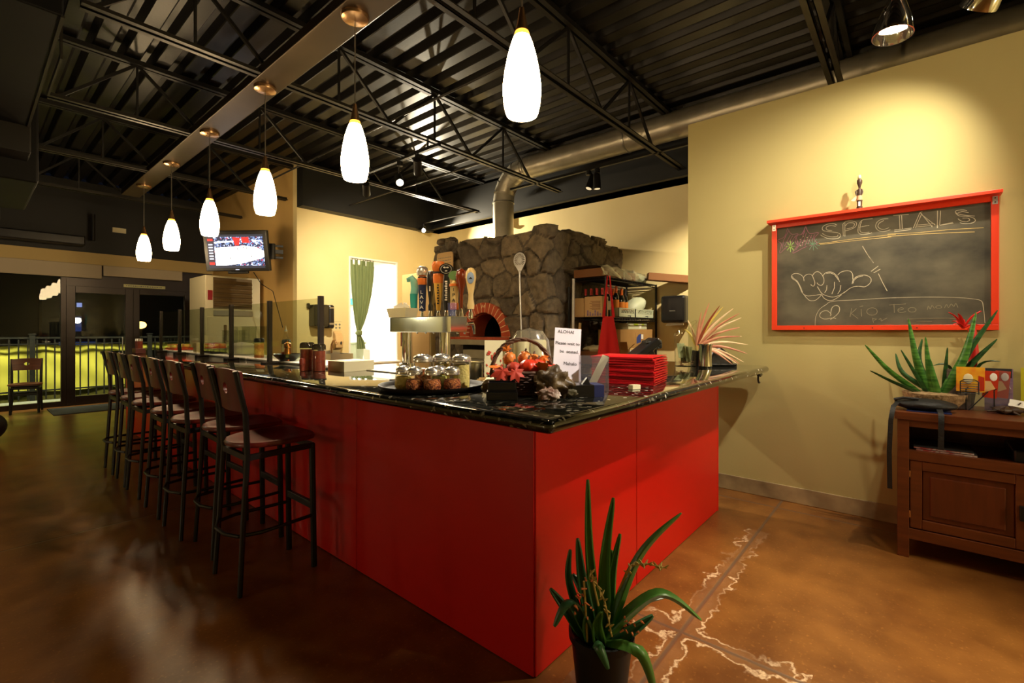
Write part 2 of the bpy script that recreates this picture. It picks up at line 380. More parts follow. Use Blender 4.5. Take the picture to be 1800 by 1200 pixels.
# ---------------------------------------------------------------- mesh building
class B:
    def __init__(s): s.v = []; s.f = []; s.mi = []; s.cur = 0
    def mat(s, i): s.cur = i; return s
    def add(s, vs, fs):
        n = len(s.v); s.v += [Vector(p) for p in vs]
        for f in fs: s.f.append([i+n for i in f]); s.mi.append(s.cur)
        return s
    def box(s, x0, y0, z0, x1, y1, z1):
        vs = [(x, y, z) for z in (z0, z1) for y in (y0, y1) for x in (x0, x1)]
        return s.add(vs, [(0,2,3,1),(4,5,7,6),(0,1,5,4),(2,6,7,3),(0,4,6,2),(1,3,7,5)])
    def obox(s, c, size, M3=None):
        M3 = M3 or Matrix.Identity(3); c = Vector(c); h = [q/2 for q in size]
        vs = [c+M3@Vector((x*h[0], y*h[1], z*h[2])) for z in (-1, 1) for y in (-1, 1) for x in (-1, 1)]
        return s.add(vs, [(0,2,3,1),(4,5,7,6),(0,1,5,4),(2,6,7,3),(0,4,6,2),(1,3,7,5)])
    def bar(s, a, b, w, h, up=(0, 0, 1)):
        a, b = Vector(a), Vector(b); d = (b-a); L = d.length; d.normalize(); up = Vector(up)
        if abs(d.dot(up)) > 0.98: up = Vector((1, 0, 0))
        x = d.cross(up).normalized(); y = x.cross(d)
        return s.obox((a+b)/2, (w, L, h), Matrix((x, d, y)).transposed())
    def frame(s, d):
        d = Vector(d).normalized(); up = Vector((0, 0, 1)) if abs(d.z) < 0.95 else Vector((1, 0, 0))
        x = d.cross(up).normalized(); return x, x.cross(d)
    def tube(s, pts, r, n=10, caps=True, closed=False, flat=1.0):
        pts = [Vector(p) for p in pts]; m = len(pts); rr = r if isinstance(r, (list, tuple)) else [r]*m
        vs = []; px = None
        for i, p in enumerate(pts):
            if closed: d = pts[(i+1) % m]-pts[i-1]
            else: d = pts[min(i+1, m-1)]-pts[max(i-1, 0)]
            x, y = s.frame(d)
            if px is not None:
                x = (px-d.normalized()*px.dot(d.normalized()))
                x = x.normalized() if x.length > 1e-6 else s.frame(d)[0]
                y = x.cross(d.normalized())
            px = x
            for k in range(n):
                t = 2*PI*k/n; vs.append(p+x*math.cos(t)*rr[i]+y*math.sin(t)*rr[i]*flat)
        fs = []
        for i in range(m if closed else m-1):
            a, b = i*n, ((i+1) % m)*n
            for k in range(n): fs.append((a+k, a+(k+1) % n, b+(k+1) % n, b+k))
        if caps and not closed: fs += [tuple(range(n-1, -1, -1)), tuple(range((m-1)*n, m*n))]
        return s.add(vs, fs)
    def cyl(s, a, b, r0, r1=None, n=20): return s.tube([a, b], [r0, r0 if r1 is None else r1], n)
    def lathe(s, c, prof, n=24, sx=1.0, sy=1.0, closed=False):
        c = Vector(c); m = len(prof); vs = []
        for r, z in prof:
            for k in range(n):
                t = 2*PI*k/n; vs.append(c+Vector((r*math.cos(t)*sx, r*math.sin(t)*sy, z)))
        fs = [(i*n+k, i*n+(k+1) % n, (i+1)*n+(k+1) % n, (i+1)*n+k) for i in range(m-1) for k in range(n)]
        if not closed:
            if prof[0][0] > 1e-5: fs.append(tuple(range(n-1, -1, -1)))
            if prof[-1][0] > 1e-5: fs.append(tuple(range((m-1)*n, m*n)))
        return s.add(vs, fs)
    def ell(s, c, r, nu=16, nv=10, M3=None, fn=None):
        c = Vector(c); M3 = M3 or Matrix.Identity(3); vs = [c+M3@Vector((0, 0, -r[2]))]
        for j in range(1, nv):
            p = -PI/2+PI*j/nv
            for k in range(nu):
                t = 2*PI*k/nu; q = Vector((math.cos(p)*math.cos(t), math.cos(p)*math.sin(t), math.sin(p)))
                g = fn(q, t) if fn else 1.0
                vs.append(c+M3@Vector((q.x*r[0]*g, q.y*r[1]*g, q.z*r[2]*g)))
        vs.append(c+M3@Vector((0, 0, r[2]))); top = len(vs)-1
        fs = [(0, 1+(k+1) % nu, 1+k) for k in range(nu)]
        for j in range(nv-2):
            a, b = 1+j*nu, 1+(j+1)*nu
            fs += [(a+k, a+(k+1) % nu, b+(k+1) % nu, b+k) for k in range(nu)]
        a = 1+(nv-2)*nu; fs += [(a+k, a+(k+1) % nu, top) for k in range(nu)]
        return s.add(vs, fs)
    def prism(s, poly, f, d):
        d = Vector(d); n = len(poly); a = [Vector(f(*p)) for p in poly]
        fs = [tuple(range(n-1, -1, -1)), tuple(range(n, 2*n))]+[(i, (i+1) % n, n+(i+1) % n, n+i) for i in range(n)]
        return s.add(a+[p+d for p in a], fs)
    def sheet(s, grid, thick=0.0):
        h, w = len(grid), len(grid[0]); vs = [Vector(p) for row in grid for p in row]
        fs = [(j*w+i, j*w+i+1, (j+1)*w+i+1, (j+1)*w+i) for j in range(h-1) for i in range(w-1)]
        if thick:
            nrm = []
            for j in range(h):
                for i in range(w):
                    a = Vector(grid[j][min(i+1, w-1)])-Vector(grid[j][max(i-1, 0)]); b = Vector(grid[min(j+1, h-1)][i])-Vector(grid[max(j-1, 0)][i])
                    q = a.cross(b); nrm.append(q.normalized() if q.length > 1e-9 else Vector((0, 0, 1)))
            N = len(vs); vs2 = [p-q*thick for p, q in zip(vs, nrm)]
            fs2 = [tuple(i+N for i in reversed(f)) for f in fs]
            edge = [i for i in range(w)]+[j*w+w-1 for j in range(1, h)]+[(h-1)*w+i for i in range(w-2, -1, -1)]+[j*w for j in range(h-2, 0, -1)]
            fs3 = [(edge[i], edge[(i+1) % len(edge)], edge[(i+1) % len(edge)]+N, edge[i]+N)[::-1] for i in range(len(edge))]
            return s.add(vs+vs2, fs+fs2+fs3)
        return s.add(vs, fs)
    def build(s, name, mats, parent=None, smooth=40, bevel=0.0, seg=2, keep=False):
        if not isinstance(mats, (list, tuple)): mats = [mats]
        vs = s.v; org = Vector((0, 0, 0))
        if parent is None and not keep:
            lo = [min(p[i] for p in vs) for i in range(3)]; hi = [max(p[i] for p in vs) for i in range(3)]
            org = Vector(((lo[0]+hi[0])/2, (lo[1]+hi[1])/2, lo[2]))
        me = bpy.data.meshes.new(name); me.from_pydata([tuple(p-org) for p in vs], [], s.f); me.validate()
        for m in mats: me.materials.append(M[m] if isinstance(m, str) else m)
        if len(mats) > 1 and len(me.polygons) == len(s.mi): me.polygons.foreach_set('material_index', s.mi)
        import bmesh
        bm = bmesh.new(); bm.from_mesh(me); bmesh.ops.recalc_face_normals(bm, faces=bm.faces); bm.to_mesh(me); bm.free()
        if smooth:
            me.shade_smooth(); me.set_sharp_from_angle(angle=math.radians(smooth))
        o = bpy.data.objects.new(name, me); C.objects.link(o); o.location = org
        if parent: o.parent = parent; 
        if bevel:
            b = o.modifiers.new('bevel', 'BEVEL'); b.width = bevel; b.segments = seg; b.limit_method = 'ANGLE'; b.angle_limit = math.radians(40)
        return o
def tag(o, label, cat, group=None, kind=None):
    o['label'] = label; o['category'] = cat
    if group: o['group'] = group
    if kind: o['kind'] = kind
    return o
def struct(o): o['kind'] = 'structure'; return o
def thing(name, label, cat, loc=(0, 0, 0), rz=0.0, group=None):
    o = bpy.data.objects.new(name, None); C.objects.link(o); o.location = loc; o.rotation_euler = (0, 0, rz); o.empty_display_size = 0.1
    return tag(o, label, cat, group)
def plabel(o, t): o['label'] = t; return o
def dup(root, loc, rz=None, label=None):
    r = root.copy(); C.objects.link(r); r.location = loc
    if rz is not None: r.rotation_euler = (0, 0, rz)
    if label: r['label'] = label
    for ch in list(root.children):
        c = ch.copy(); C.objects.link(c); c.parent = r
        for g in list(ch.children):
            d = g.copy(); C.objects.link(d); d.parent = c
    return r
def text(name, s, size, origin, xdir, ydir, mat, parent=None, depth=0.0008, align='CENTER'):
    cu = bpy.data.curves.new(name, 'FONT'); cu.body = s; cu.size = size; cu.align_x = align; cu.align_y = 'CENTER'; cu.extrude = depth
    tmp = bpy.data.objects.new('t', cu); C.objects.link(tmp)
    dg = bpy.context.evaluated_depsgraph_get(); me = bpy.data.meshes.new_from_object(tmp.evaluated_get(dg))
    bpy.data.objects.remove(tmp)
    x = Vector(xdir).normalized(); y = Vector(ydir).normalized(); z = x.cross(y)
    me.transform(Matrix.Translation(origin) @ Matrix((x, y, z)).transposed().to_4x4())
    me.name = name; me.materials.clear(); me.materials.append(M[mat])
    o = bpy.data.objects.new(name, me); C.objects.link(o)
    if parent: o.parent = parent
    return o
def R3(ax, deg): return Matrix.Rotation(math.radians(deg), 3, ax)
def arc(n, a0, a1): return [a0+(a1-a0)*i/n for i in range(n+1)]

# ---------------------------------------------------------------- the setting
b = B(); b.box(-3.2, -3.6, -0.06, 6.7, 11.62, 0.0); struct(b.build('floor', 'floor', smooth=0, keep=True))
b = B()
prof = []
x = -3.2; zc = 4.08
while x < 6.6:
    prof += [(x, zc), (x+0.11, zc), (x+0.145, zc+0.065), (x+0.20, zc+0.065), (x+0.235, zc)]; x += 0.235
b.sheet([[(px, y, pz) for px, pz in prof] for y in (-3.6, 11.62)], 0.01)
struct(b.build('ceiling', 'deck', smooth=0))
XW = 4.257
b = B(); b.box(XW, -3.6, 0, XW+0.15, 1.546, 3.215); struct(b.build('wall_right', 'olive', smooth=0))
b = B(); b.box(XW-0.012, -3.6, 0, XW, 1.546, 0.125); struct(b.build('baseboard_right', 'base', smooth=0, bevel=0.004))
b = B(); b.box(6.46, -3.6, 0, 6.6, 7.7, 4.08); struct(b.build('wall_kitchen', 'cream', smooth=0))
b = B(); b.box(6.16, -3.6, 3.37, 6.46, 7.548, 4.02); b.box(6.08, -3.6, 3.37, 6.46, 7.548, 3.385)
b.box(3.488, 7.35, 3.34, 6.16, 7.548, 4.02); struct(b.build('trim_1', 'dark', smooth=0))
YP = 7.548; wx0, wx1, wz0, wz1 = 4.40, 5.43, 0.78, 2.665
b = B()
b.box(3.488, YP, 0, wx0, YP+0.14, 4.08); b.box(wx1, YP, 0, 6.46, YP+0.14, 4.08)
b.box(wx0, YP, 0, wx1, YP+0.14, wz0); b.box(wx0, YP, wz1, wx1, YP+0.14, 4.08)
struct(b.build('wall_back', 'cream', smooth=0))
b = B()
for (a0, a1, c0, c1) in ((wx0, wx0+0.03, wz0, wz1), (wx1-0.03, wx1, wz0, wz1), (wx0+0.03, wx1-0.03, wz1-0.03, wz1)): b.box(a0, YP-0.012, c0, a1, YP+0.15, c1)
b.box(wx0, YP-0.10, wz0-0.03, wx1, YP+0.15, wz0+0.005)
struct(b.build('trim_2', 'white', smooth=0, bevel=0.004))
b = B(); b.box(3.488, YP+0.14, 0, 3.62, 11.56, 4.08); struct(b.build('wall_return', 'tan', smooth=0))
# bright back kitchen behind the pass window
b = B(); b.box(3.62, YP+0.14, -0.01, 6.46, 10.6, 0.0); struct(b.build('floor_back_room', 'white', smooth=0))
b = B(); b.box(3.62, 10.6, 0, 6.6, 10.7, 4.08); b.box(6.46, 7.7, 0, 6.6, 10.6, 4.08); b.box(3.62, YP+0.14, 3.0, 6.46, 10.6, 3.05)
struct(b.build('wall_back_room', 'white', smooth=0))
light('back_room_light', 'AREA', (5.0, 9.2, 2.95), 260, (1.0, 0.97, 0.90), (5.0, 9.2, 0), (1.6, 1.2))
# room behind the camera
b = B(); b.box(-3.3, -3.6, 0, -3.2, 11.62, 4.08); struct(b.build('wall_left', 'olive', smooth=0))
b = B(); b.box(-3.2, -3.7, 0, 6.6, -3.6, 4.08); struct(b.build('wall_front', 'olive', smooth=0))
# glazed end wall
YF = 11.56
b = B(); b.box(-3.2, YF, 2.78, 3.488, YF+0.12, 4.08); struct(b.build('wall_end', 'dark', smooth=0))
b = B(); b.box(-3.2, YF-0.10, 2.56, 3.488, YF+0.12, 2.78); struct(b.build('trim_3', 'soffit', smooth=0, bevel=0.004))
def glazing(name, x0, x1, z1, fw, kick, handle=None):
    f = B(); z0 = 0.0
    f.box(x0, YF-0.03, z0, x0+fw, YF+0.05, z1); f.box(x1-fw, YF-0.03, z0, x1, YF+0.05, z1)
    f.box(x0+fw, YF-0.03, z0, x1-fw, YF+0.05, z0+kick); f.box(x0+fw, YF-0.03, z1-fw, x1-fw, YF+0.05, z1)
    o = struct(f.build(name, 'bronze', smooth=0, bevel=0.004))
    w = o.location
    p = B(); p.box(x0+fw-w.x, -0.004, kick-w.z, x1-fw-w.x, 0.004, z1-fw-w.z); p.build('pane', 'winglass', o, smooth=0)
    if handle:
        h = B(); hx = handle-w.x; h.tube([(hx, -0.05, 0.98), (hx, -0.09, 0.98), (hx, -0.09, 1.22), (hx, -0.05, 1.22)], 0.011); h.build('handle', 'steel', o)
    return o
glazing('window_1', -1.6, 1.19, 2.56, 0.07, 0.09)
glazing('door_1', 1.19, 2.14, 2.16, 0.12, 0.16, 1.97)
glazing('door_2', 2.14, 3.09, 2.16, 0.10, 0.16)
glazing('window_2', -3.2, -1.6, 2.56, 0.07, 0.09)
b = B(); b.box(1.19, YF-0.03, 2.16, 3.09, YF+0.05, 2.56); b.box(3.09, YF-0.03, 0, 3.488, YF+0.05, 2.56); struct(b.build('trim_4', 'bronze', smooth=0))
o = tag(B().box(-1.5, YF-0.14, 2.31, 1.66, YF-0.09, 2.565).build('roller_blind', 'blind', smooth=0, bevel=0.01), 'wide cream blind cassette above the tall left window', 'blind')
o = tag(B().box(1.68, YF-0.14, 2.37, 2.92, YF-0.09, 2.565).build('roller_blind', 'blind', smooth=0, bevel=0.01), 'shorter pale blind cassette above the glass doors', 'blind')
t = thing('door_sign', 'thin pale notice strip above the glass doors', 'sign', (2.32, YF-0.04, 2.215))
B().box(-0.33, -0.006, -0.028, 0.33, 0, 0.028).build('plate', 'signstrip', t, smooth=0)
b = B(); random.seed(3); xx = -0.29
while xx < 0.28:
    w = random.uniform(0.01, 0.035); b.box(xx, -0.008, -0.010, xx+w, -0.006, 0.010); xx += w+0.012
b.build('lettering', 'greyink', t, smooth=0)
# terrace outside: paving, railing, lit lime fabric
b = B(); b.box(-4, YF+0.05, -0.06, 6, 12.9, -0.005); struct(b.build('terrace_paving', 'pale', smooth=0))
rail = thing('terrace_railing', 'black metal picket railing outside the glass wall', 'railing', (0, 13.0, 0))
b = B(); b.box(-3.5, -0.02, 1.19, 6, 0.02, 1.225); b.build('top_rail', 'blackmetal', rail, smooth=0)
b = B(); b.box(-3.5, -0.015, 1.075, 6, 0.015, 1.10); b.build('rail', 'blackmetal', rail, smooth=0)
b = B(); b.box(-3.5, -0.015, 0.16, 6, 0.015, 0.19); b.build('rail', 'blackmetal', rail, smooth=0)
for i in range(40):
    px = -1.2+i*0.125
    b = B(); b.box(px-0.011, -0.011, 0.0, px+0.011, 0.011, 1.2); b.build('picket', 'blackmetal', rail, smooth=0)
for px in (-1.0, 0.86, 2.7, 4.4):
    b = B(); b.box(px-0.04, -0.04, -0.05, px+0.04, 0.04, 1.27); b.box(px-0.05, -0.05, 1.27, px+0.05, 0.05, 1.29); b.build('post', 'blackmetal', rail, smooth=0)
rows = []
for j in range(15):
    z = 0.14+j*(0.92/14); rows.append([(-3.4+i*0.05, 13.11+0.008*math.sin(i*0.9+0.4*math.sin(j*0.6))+0.012*math.sin(i*0.37+j*0.8), z+0.012*math.sin(i*0.31)) for i in range(180)])
o = tag(B().sheet(rows, 0.003).build('fabric_screen', 'fabric', smooth=60), 'lime green fabric screen stretched behind the terrace railing', 'fabric screen')
b = B(); b.box(-3.4, 13.16, -0.06, 6, 13.2, 0.16); o = tag(b.build('terrace_upstand', 'fabricdark', smooth=0), 'low dark olive upstand under the lime fabric screen', 'upstand', kind='structure')
light('terrace_lamp', 'AREA', (1.0, 11.8, 2.9), 620, (1.0, 0.86, 0.52), (1.0, 13.0, 0.5), (4.5, 0.3))
# distant night street
def far_box(name, label, cat, c, s, mat):
    return tag(B().obox(c, s).build(name, mat, smooth=0), label, cat)
M['street_or'] = emis('street_lamp_glow', (255, 180, 80), 14); M['street_bl'] = emis('blue_window_glow', (60, 84, 170), 0.35); M['street_wh'] = emis('white_sign_glow', (170, 180, 255), 1.0)
M['street_dk'] = mk('night_building', (26, 28, 34), 0.8)
b = B(); b.box(-6, 36, -3, 14, 40, 7); tag(b.build('far_building', 'street_dk', smooth=0), 'unlit dark building across the street beyond the terrace', 'building', kind='structure')
t = thing('street_lamp', 'glowing orange street lamp far outside beyond the doors', 'street lamp', (5.87, 30.0, -3.0))
B().cyl((0, 0, 0), (0, 0, 4.4), 0.08, 0.06).build('pole', 'street_dk', t); B().ell((0, 0, 4.62), (0.24, 0.24, 0.18)).build('lantern', 'street_or', t)
t = thing('lit_kiosk', 'small blue lit kiosk front across the street', 'kiosk', (3.2, 30.0, -0.9))
B().box(-0.9, 0.1, -0.5, 1.1, 1.4, 4.2).build('body', 'street_dk', t, smooth=0); B().box(-0.35, 0, 1.2, 0.95, 0.08, 1.7).build('window', 'street_bl', t, smooth=0)
B().box(0.2, 0, 2.2, 0.42, 0.08, 2.9).build('banner', 'street_bl', t, smooth=0); B().box(-0.02, 0, 3.35, 0.16, 0.08, 3.55).box(0.26, 0, 3.35, 0.44, 0.08, 3.55).build('sign_light', 'street_wh', t, smooth=0)

# ---------------------------------------------------------------- ceiling steel
def joist(y, x0, x1, label):
    t = thing('steel_joist', label, 'joist', ((x0+x1)/2, y, 3.46), 0, 'open web steel joists under the deck')
    a, e = x0-(x0+x1)/2, x1-(x0+x1)/2
    b = B(); b.box(a, -0.055, 0, e, -0.012, 0.006); b.box(a, -0.018, 0, e, -0.012, 0.045); b.box(a, 0.012, 0, e, 0.055, 0.006); b.box(a, 0.012, 0, e, 0.018, 0.045)
    b.build('bottom_chord', 'joist', t, smooth=0)
    b = B(); b.box(a, -0.055, 0.545, e+0.1, -0.012, 0.59); b.box(a, 0.012, 0.545, e+0.1, 0.055, 0.59); b.build('top_chord', 'joistdark', t, smooth=0)
    b = B(); p = 1.16; n = int((e-a)/p); q = a+0.06
    for i in range(n):
        b.bar((q, 0, 0.02), (q+p/2, 0, 0.56), 0.026, 0.026); b.bar((q+p/2, 0, 0.56), (q+p, 0, 0.02), 0.026, 0.026); b.bar((q+p/2, 0, 0.02), (q+p/2, 0, 0.56), 0.018, 0.018); q += p
    b.build('web', 'joistdark', t, smooth=0)
for y, x0, x1, lab in ((0.50, 0.49, 5.9, 'steel ceiling joist nearest the camera, crossing above the chalkboard wall'),
                   (2.30, 0.49, 6.12, 'second steel ceiling joist, passing over the nearest pendant lamp'),
                   (4.10, 0.49, 5.92, 'third steel ceiling joist, passing just in front of the duct elbow'),
                   (5.92, 0.49, 6.0, 'fourth steel ceiling joist, behind the duct elbow'),
                   (7.72, 0.49, 3.4, 'fifth steel ceiling joist, level with the kitchen corner'),
                   (9.6, 0.49, 3.4, 'farthest steel ceiling joist, before the glazed end wall')):
    joist(y, x0, x1, lab)
# bridging angles and conduits that run the long way
for i, (x, z, y0, y1, lab) in enumerate(((4.3, 3.50, 4.1, 7.4, 'thin conduit running above the stone oven toward the back wall'), (3.0, 3.62, 2.3, 7.6, 'thin steel bridging angle high over the kitchen'))):
    o = tag(B().tube([(x, y0, z), (x, y1, z)], 0.012, 8).build('conduit', 'joist'), lab, 'conduit')
BX = 1.69
b = B(); b.box(BX-0.115, -1.5, 3.452, BX+0.115, 9.3, 3.53); o = tag(b.build('pendant_beam', 'wireway', smooth=0, bevel=0.006), 'long flat bronze beam carrying the row of pendant lamps', 'beam')
# black air ducts in the upper left
t = thing('air_duct', 'big black rectangular air duct in the upper left corner', 'duct', (-0.6, 2.0, 3.36))
B().box(-0.9, -4.0, 0, 1.0, 1.62, 0.66).build('body', 'hvac', t, smooth=0, bevel=0.01)
B().box(0.99, -4, -0.006, 1.006, 1.62, 0.006).build('edge_trim', 'joist', t, smooth=0)
t = thing('air_duct', 'lower stepped black duct behind the big one in the upper left', 'duct', (-0.6, 4.4, 2.6))
B().box(-0.9, -0.75, 0.53, 0.965, 1.45, 1.25).build('body', 'hvac', t, smooth=0, bevel=0.01)
B().box(0.955, -0.75, 0.524, 0.971, 1.45, 0.535).build('edge_trim', 'joist', t, smooth=0)
B().box(-0.9, 1.45, 0.30, 0.98, 1.75, 1.2).build('collar', 'joistdark', t, smooth=0, bevel=0.01)
B().box(-0.9, 1.75, 0.12, 1.05, 3.3, 1.1).build('transition', 'hvac', t, smooth=0, bevel=0.02)
B().box(-0.9, 3.3, -0.02, 0.86, 5.4, 0.8).build('grille_box', 'joistdark', t, smooth=0, bevel=0.01)
tag(B().prism([(4.2, 3.12), (4.95, 3.12), (4.95, 3.16), (4.24, 3.16), (4.24, 3.60), (4.2, 3.60)], lambda y, z: (0.405, y, z), (0.012, 0, 0)).build('duct_hanger', 'joist', smooth=0), 'thin light metal hanger plate beside the black duct', 'hanger')
# wall equipment above the soffit
tag(B().box(1.83, YF-0.03, 3.22, 2.03, YF, 3.31).build('wall_sign', 'cream2', smooth=0), 'small pale plate high on the dark end wall', 'plate')
t = thing('black_projector', 'black unit with bracket hung above the left soffit', 'projector', (1.1, 11.3, 2.86))
B().box(-1.6, -0.15, 0.0, 0.3, 0.15, 0.16).build('body', 'blackplastic', t, smooth=0, bevel=0.02); B().cyl((0.42, 0, 0.12), (0.42, 0, 0.6), 0.03).build('bracket', 'blackmetal', t)
# round duct with elbow above the oven
DX, DZ, DR = 5.71, 3.885, 0.168
t = thing('exhaust_duct', 'shiny round metal exhaust duct running above the walls to the oven', 'duct', (DX, 5.07, 2.66))
b = B(); b.cyl((0, -8.4, DZ-2.66), (0, -0.45, DZ-2.66), DR, n=32); b.build('pipe', 'galv', t)
el = B(); pts = []; R = 0.45; zt = DZ-2.66
for a in arc(5, 0, 90):
    r_ = math.radians(a); pts.append((0, -R+R*math.sin(r_), zt-R+R*math.cos(r_)))
for i in range(5):
    el.tube([pts[i], pts[i+1]], [DR*1.0, DR*1.0], 28, caps=False)
    x_, y_ = el.frame(Vector(pts[i+1])-Vector(pts[i]))
    d_ = (Vector(pts[i+1])-Vector(pts[i])).normalized()*0.006
    el.tube([Vector(pts[i])-d_, Vector(pts[i])+d_], [DR*1.035]*2, 28)
el.build('elbow', 'galv', t, smooth=25)
B().cyl((0, 0, 0), (0, 0, zt-R), DR, n=32).build('flue', 'galv', t)
b = B()
for yy in (-2.2, -5.0, -0.5): B().cyl((0, yy-0.012, zt), (0, yy+0.012, zt), DR+0.008, n=32).build('band', 'steel', t)
B().cyl((0, 0, zt-R-0.02), (0, 0, zt-R+0.005), DR+0.008, n=32).build('band', 'steel', t)
# ---------------------------------------------------------------- pendant lamps
def pendant():
    t = thing('pendant_lamp', 'pendant', 'pendant lamp', (0, 0, 0), 0, 'pendant lamps over the bar')
    B().lathe((0, 0, 0), [(0.0, 1.052), (0.05, 1.054), (0.085, 1.066), (0.092, 1.085), (0.09, 1.092), (0.0, 1.092)], 28).build('canopy', 'nickel', t)
    B().cyl((0, 0, 0.49), (0, 0, 1.055), 0.0045, n=8).build('cord', 'steel', t)
    B().lathe((0, 0, 0), [(0.0, 0.5), (0.011, 0.5), (0.018, 0.46), (0.030, 0.400), (0.0325, 0.388), (0.0, 0.386)], 20).build('socket_cap', 'nickel', t)
    s = B().lathe((0, 0, 0), [(0.038, 0.365), (0.050, 0.335), (0.066, 0.28), (0.080, 0.21), (0.089, 0.14), (0.0895, 0.10), (0.085, 0.05), (0.076, 0.012), (0.071, 0.0), (0.066, 0.004), (0.0, 0.012)], 32).build('glass_shade', 'shade', t)
    B().lathe((0, 0, 0), [(0.030, 0.392), (0.035, 0.380), (0.0387, 0.364), (0.036, 0.364), (0.0, 0.38)], 24).build('amber_band', 'shadetop', t)
    return t
pl = ['nearest pendant lamp, the largest, whose canopy is above the picture', 'second pendant lamp from the front, hanging before the duct', 'third pendant lamp from the front, hanging left of the kitchen wall corner', 'fourth pendant lamp from the front, hanging just in front of the television', 'fifth pendant lamp from the front, just left of the television', 'farthest pendant lamp, smallest, hanging before the glass doors']
p0 = pendant()
for i, y in enumerate((1.385, 2.82, 4.25, 5.66, 7.06, 8.45)):
    o = p0 if i == 0 else dup(p0, (0, 0, 0)); o.location = (BX, y, 2.36); o['label'] = pl[i]

# ---------------------------------------------------------------- track lights
def track_head(loc, target, label, on=True, power=0, angle=60, color=WARM, chrome=False, group='track spotlights', rail=0.25):
    d = (Vector(target)-Vector(loc)).normalized()
    t = thing('track_spotlight', label, 'spotlight', loc, 0, group)
    q = d.to_track_quat('-Z', 'Y').to_matrix()
    def g(b): b.v = [q@p for p in b.v]; return b
    if chrome:
        g(B().lathe((0, 0, 0), [(0.0, 0.135), (0.022, 0.13), (0.04, 0.10), (0.062, 0.03), (0.072, -0.02), (0.073, -0.035), (0.069, -0.035), (0.06, 0.0), (0.045, 0.02), (0.0, 0.02)], 32)).build('bell_shade', 'chrome', t)
        g(B().lathe((0, 0, 0), [(0.0, 0.0), (0.04, 0.0), (0.04, 0.008), (0.0, 0.008)], 24)).build('lens', 'lens' if on else 'lensoff', t)
        B().tube([tuple(-d*0.12), tuple(-d*0.16+Vector((0.02, -0.03, 0.1))), (0.05, -0.08, 3.452-loc[2])], 0.008, 8).build('stem', 'chrome', t)
    else:
        g(B().lathe((0, 0, 0), [(0.0, 0.2), (0.04, 0.2), (0.046, 0.19), (0.05, 0.0), (0.043, 0.0), (0.04, 0.015), (0.0, 0.015)], 24)).build('housing', 'blackmetal', t)
        g(B().lathe((0, 0, 0), [(0.0, 0.006), (0.038, 0.006), (0.038, 0.012), (0.0, 0.012)], 20)).build('lens', 'lens' if on else 'lensoff', t)
        B().tube([tuple(-d*0.12), tuple(-d*0.12+Vector((0, 0, 0.1))), (0, 0, rail)], 0.010, 8).lathe((0, 0, rail-0.06), [(0.0, 0.0), (0.035, 0.0), (0.035, 0.05), (0.0, 0.05)], 16).build('stem', 'blackmetal', t)
    if on and power:
        light('spot', 'SPOT', Vector(loc)+d*0.05, power*TRACK_K, color, target, 0.03, angle, 1.0)
    return t
K = (1.0, 0.86, 0.62)
tag(B().box(3.33, 3.9, 3.355, 3.37, 5.5, 3.385).box(3.342, 4.09, 3.38, 3.358, 4.106, 3.465).build('light_track', 'blackmetal', smooth=0), 'short black light track above the bar tap tower', 'light track')
tag(B().box(5.33, 1.2, 3.46, 5.37, 4.6, 3.49).build('light_track', 'blackmetal', smooth=0), 'black light track running below the round duct', 'light track')
tag(B().box(5.80, 5.80, 3.432, 5.84, 7.3, 3.459).build('light_track', 'blackmetal', smooth=0), 'short black track in the kitchen corner holding the dazzling spotlight', 'light track')
tag(B().box(2.62, -1.6, 3.452, 2.68, 0.56, 3.459).box(2.2, -0.8, 3.452, 2.62, -0.7, 3.459).box(2.68, -0.35, 3.452, 3.56, -0.29, 3.459).box(3.44, -0.56, 3.452, 3.56, -0.35, 3.459).build('light_track', 'chrome', smooth=0), 'slim chrome rail above the picture holding the chrome spotlights', 'light track')
track_head((3.35, 4.61, 3.10), (2.3, 2.6, 1.1), 'lit black track spotlight above the bar taps, left of its pair', True, 650, 90, (1.0, 0.87, 0.64), rail=0.257)
track_head((3.35, 4.27, 3.14), (5.6, 6.9, 1.4), 'unlit looking black track spotlight beside the lit one over the taps', False, group='track spotlights', rail=0.217)
track_head((5.82, 7.24, 3.30), (5.2, 2.6, 2.1), 'dazzling spotlight in the kitchen corner by the back wall', True, 900, 120, (1.0, 0.86, 0.60), rail=0.135)
track_head((5.35, 3.25, 3.22), (4.3, 3.7, 0.5), 'dark track spotlight below the duct, tilted left', False, rail=0.242)
track_head((5.35, 3.12, 3.19), (5.3, 3.0, 1.2), 'track spotlight below the duct pointing straight down, dimly lit', False, rail=0.272)
track_head((2.60, 0.065, 2.66), (2.35, 0.25, 0.0), 'chrome bell spotlight glowing at the top right', True, 400, 60, (1.0, 0.86, 0.62), chrome=True, group='chrome spotlights')
track_head((2.98, -0.24, 2.85), (4.257, 0.85, 1.35), 'chrome spotlight cut off by the top edge at far right', True, 70, 100, (1.0, 0.86, 0.62), chrome=True, group='chrome spotlights')
track_head((3.50, -0.50, 3.30), (4.257, 1.0, 1.6), 'spotlight close to the chalkboard wall, above the right edge of the picture', True, 240, 90, (1.0, 0.87, 0.66), rail=0.15)
track_head((2.25, -0.75, 3.12), (2.0, 1.85, 1.1), 'added unseen spotlight aimed at the bar corner from outside the picture', True, 460, 40, (1.0, 0.90, 0.76), rail=0.33)  # unseen head added to light the counter corner from the camera side
track_head((5.35, 1.42, 3.21), (6.46, 2.25, 1.5), 'added track spotlight hidden behind the chalkboard wall, brightening the kitchen wall by the rack', True, 330, 80, (1.0, 0.87, 0.62), rail=0.25)  # extra head added out of sight to brighten the cream wall
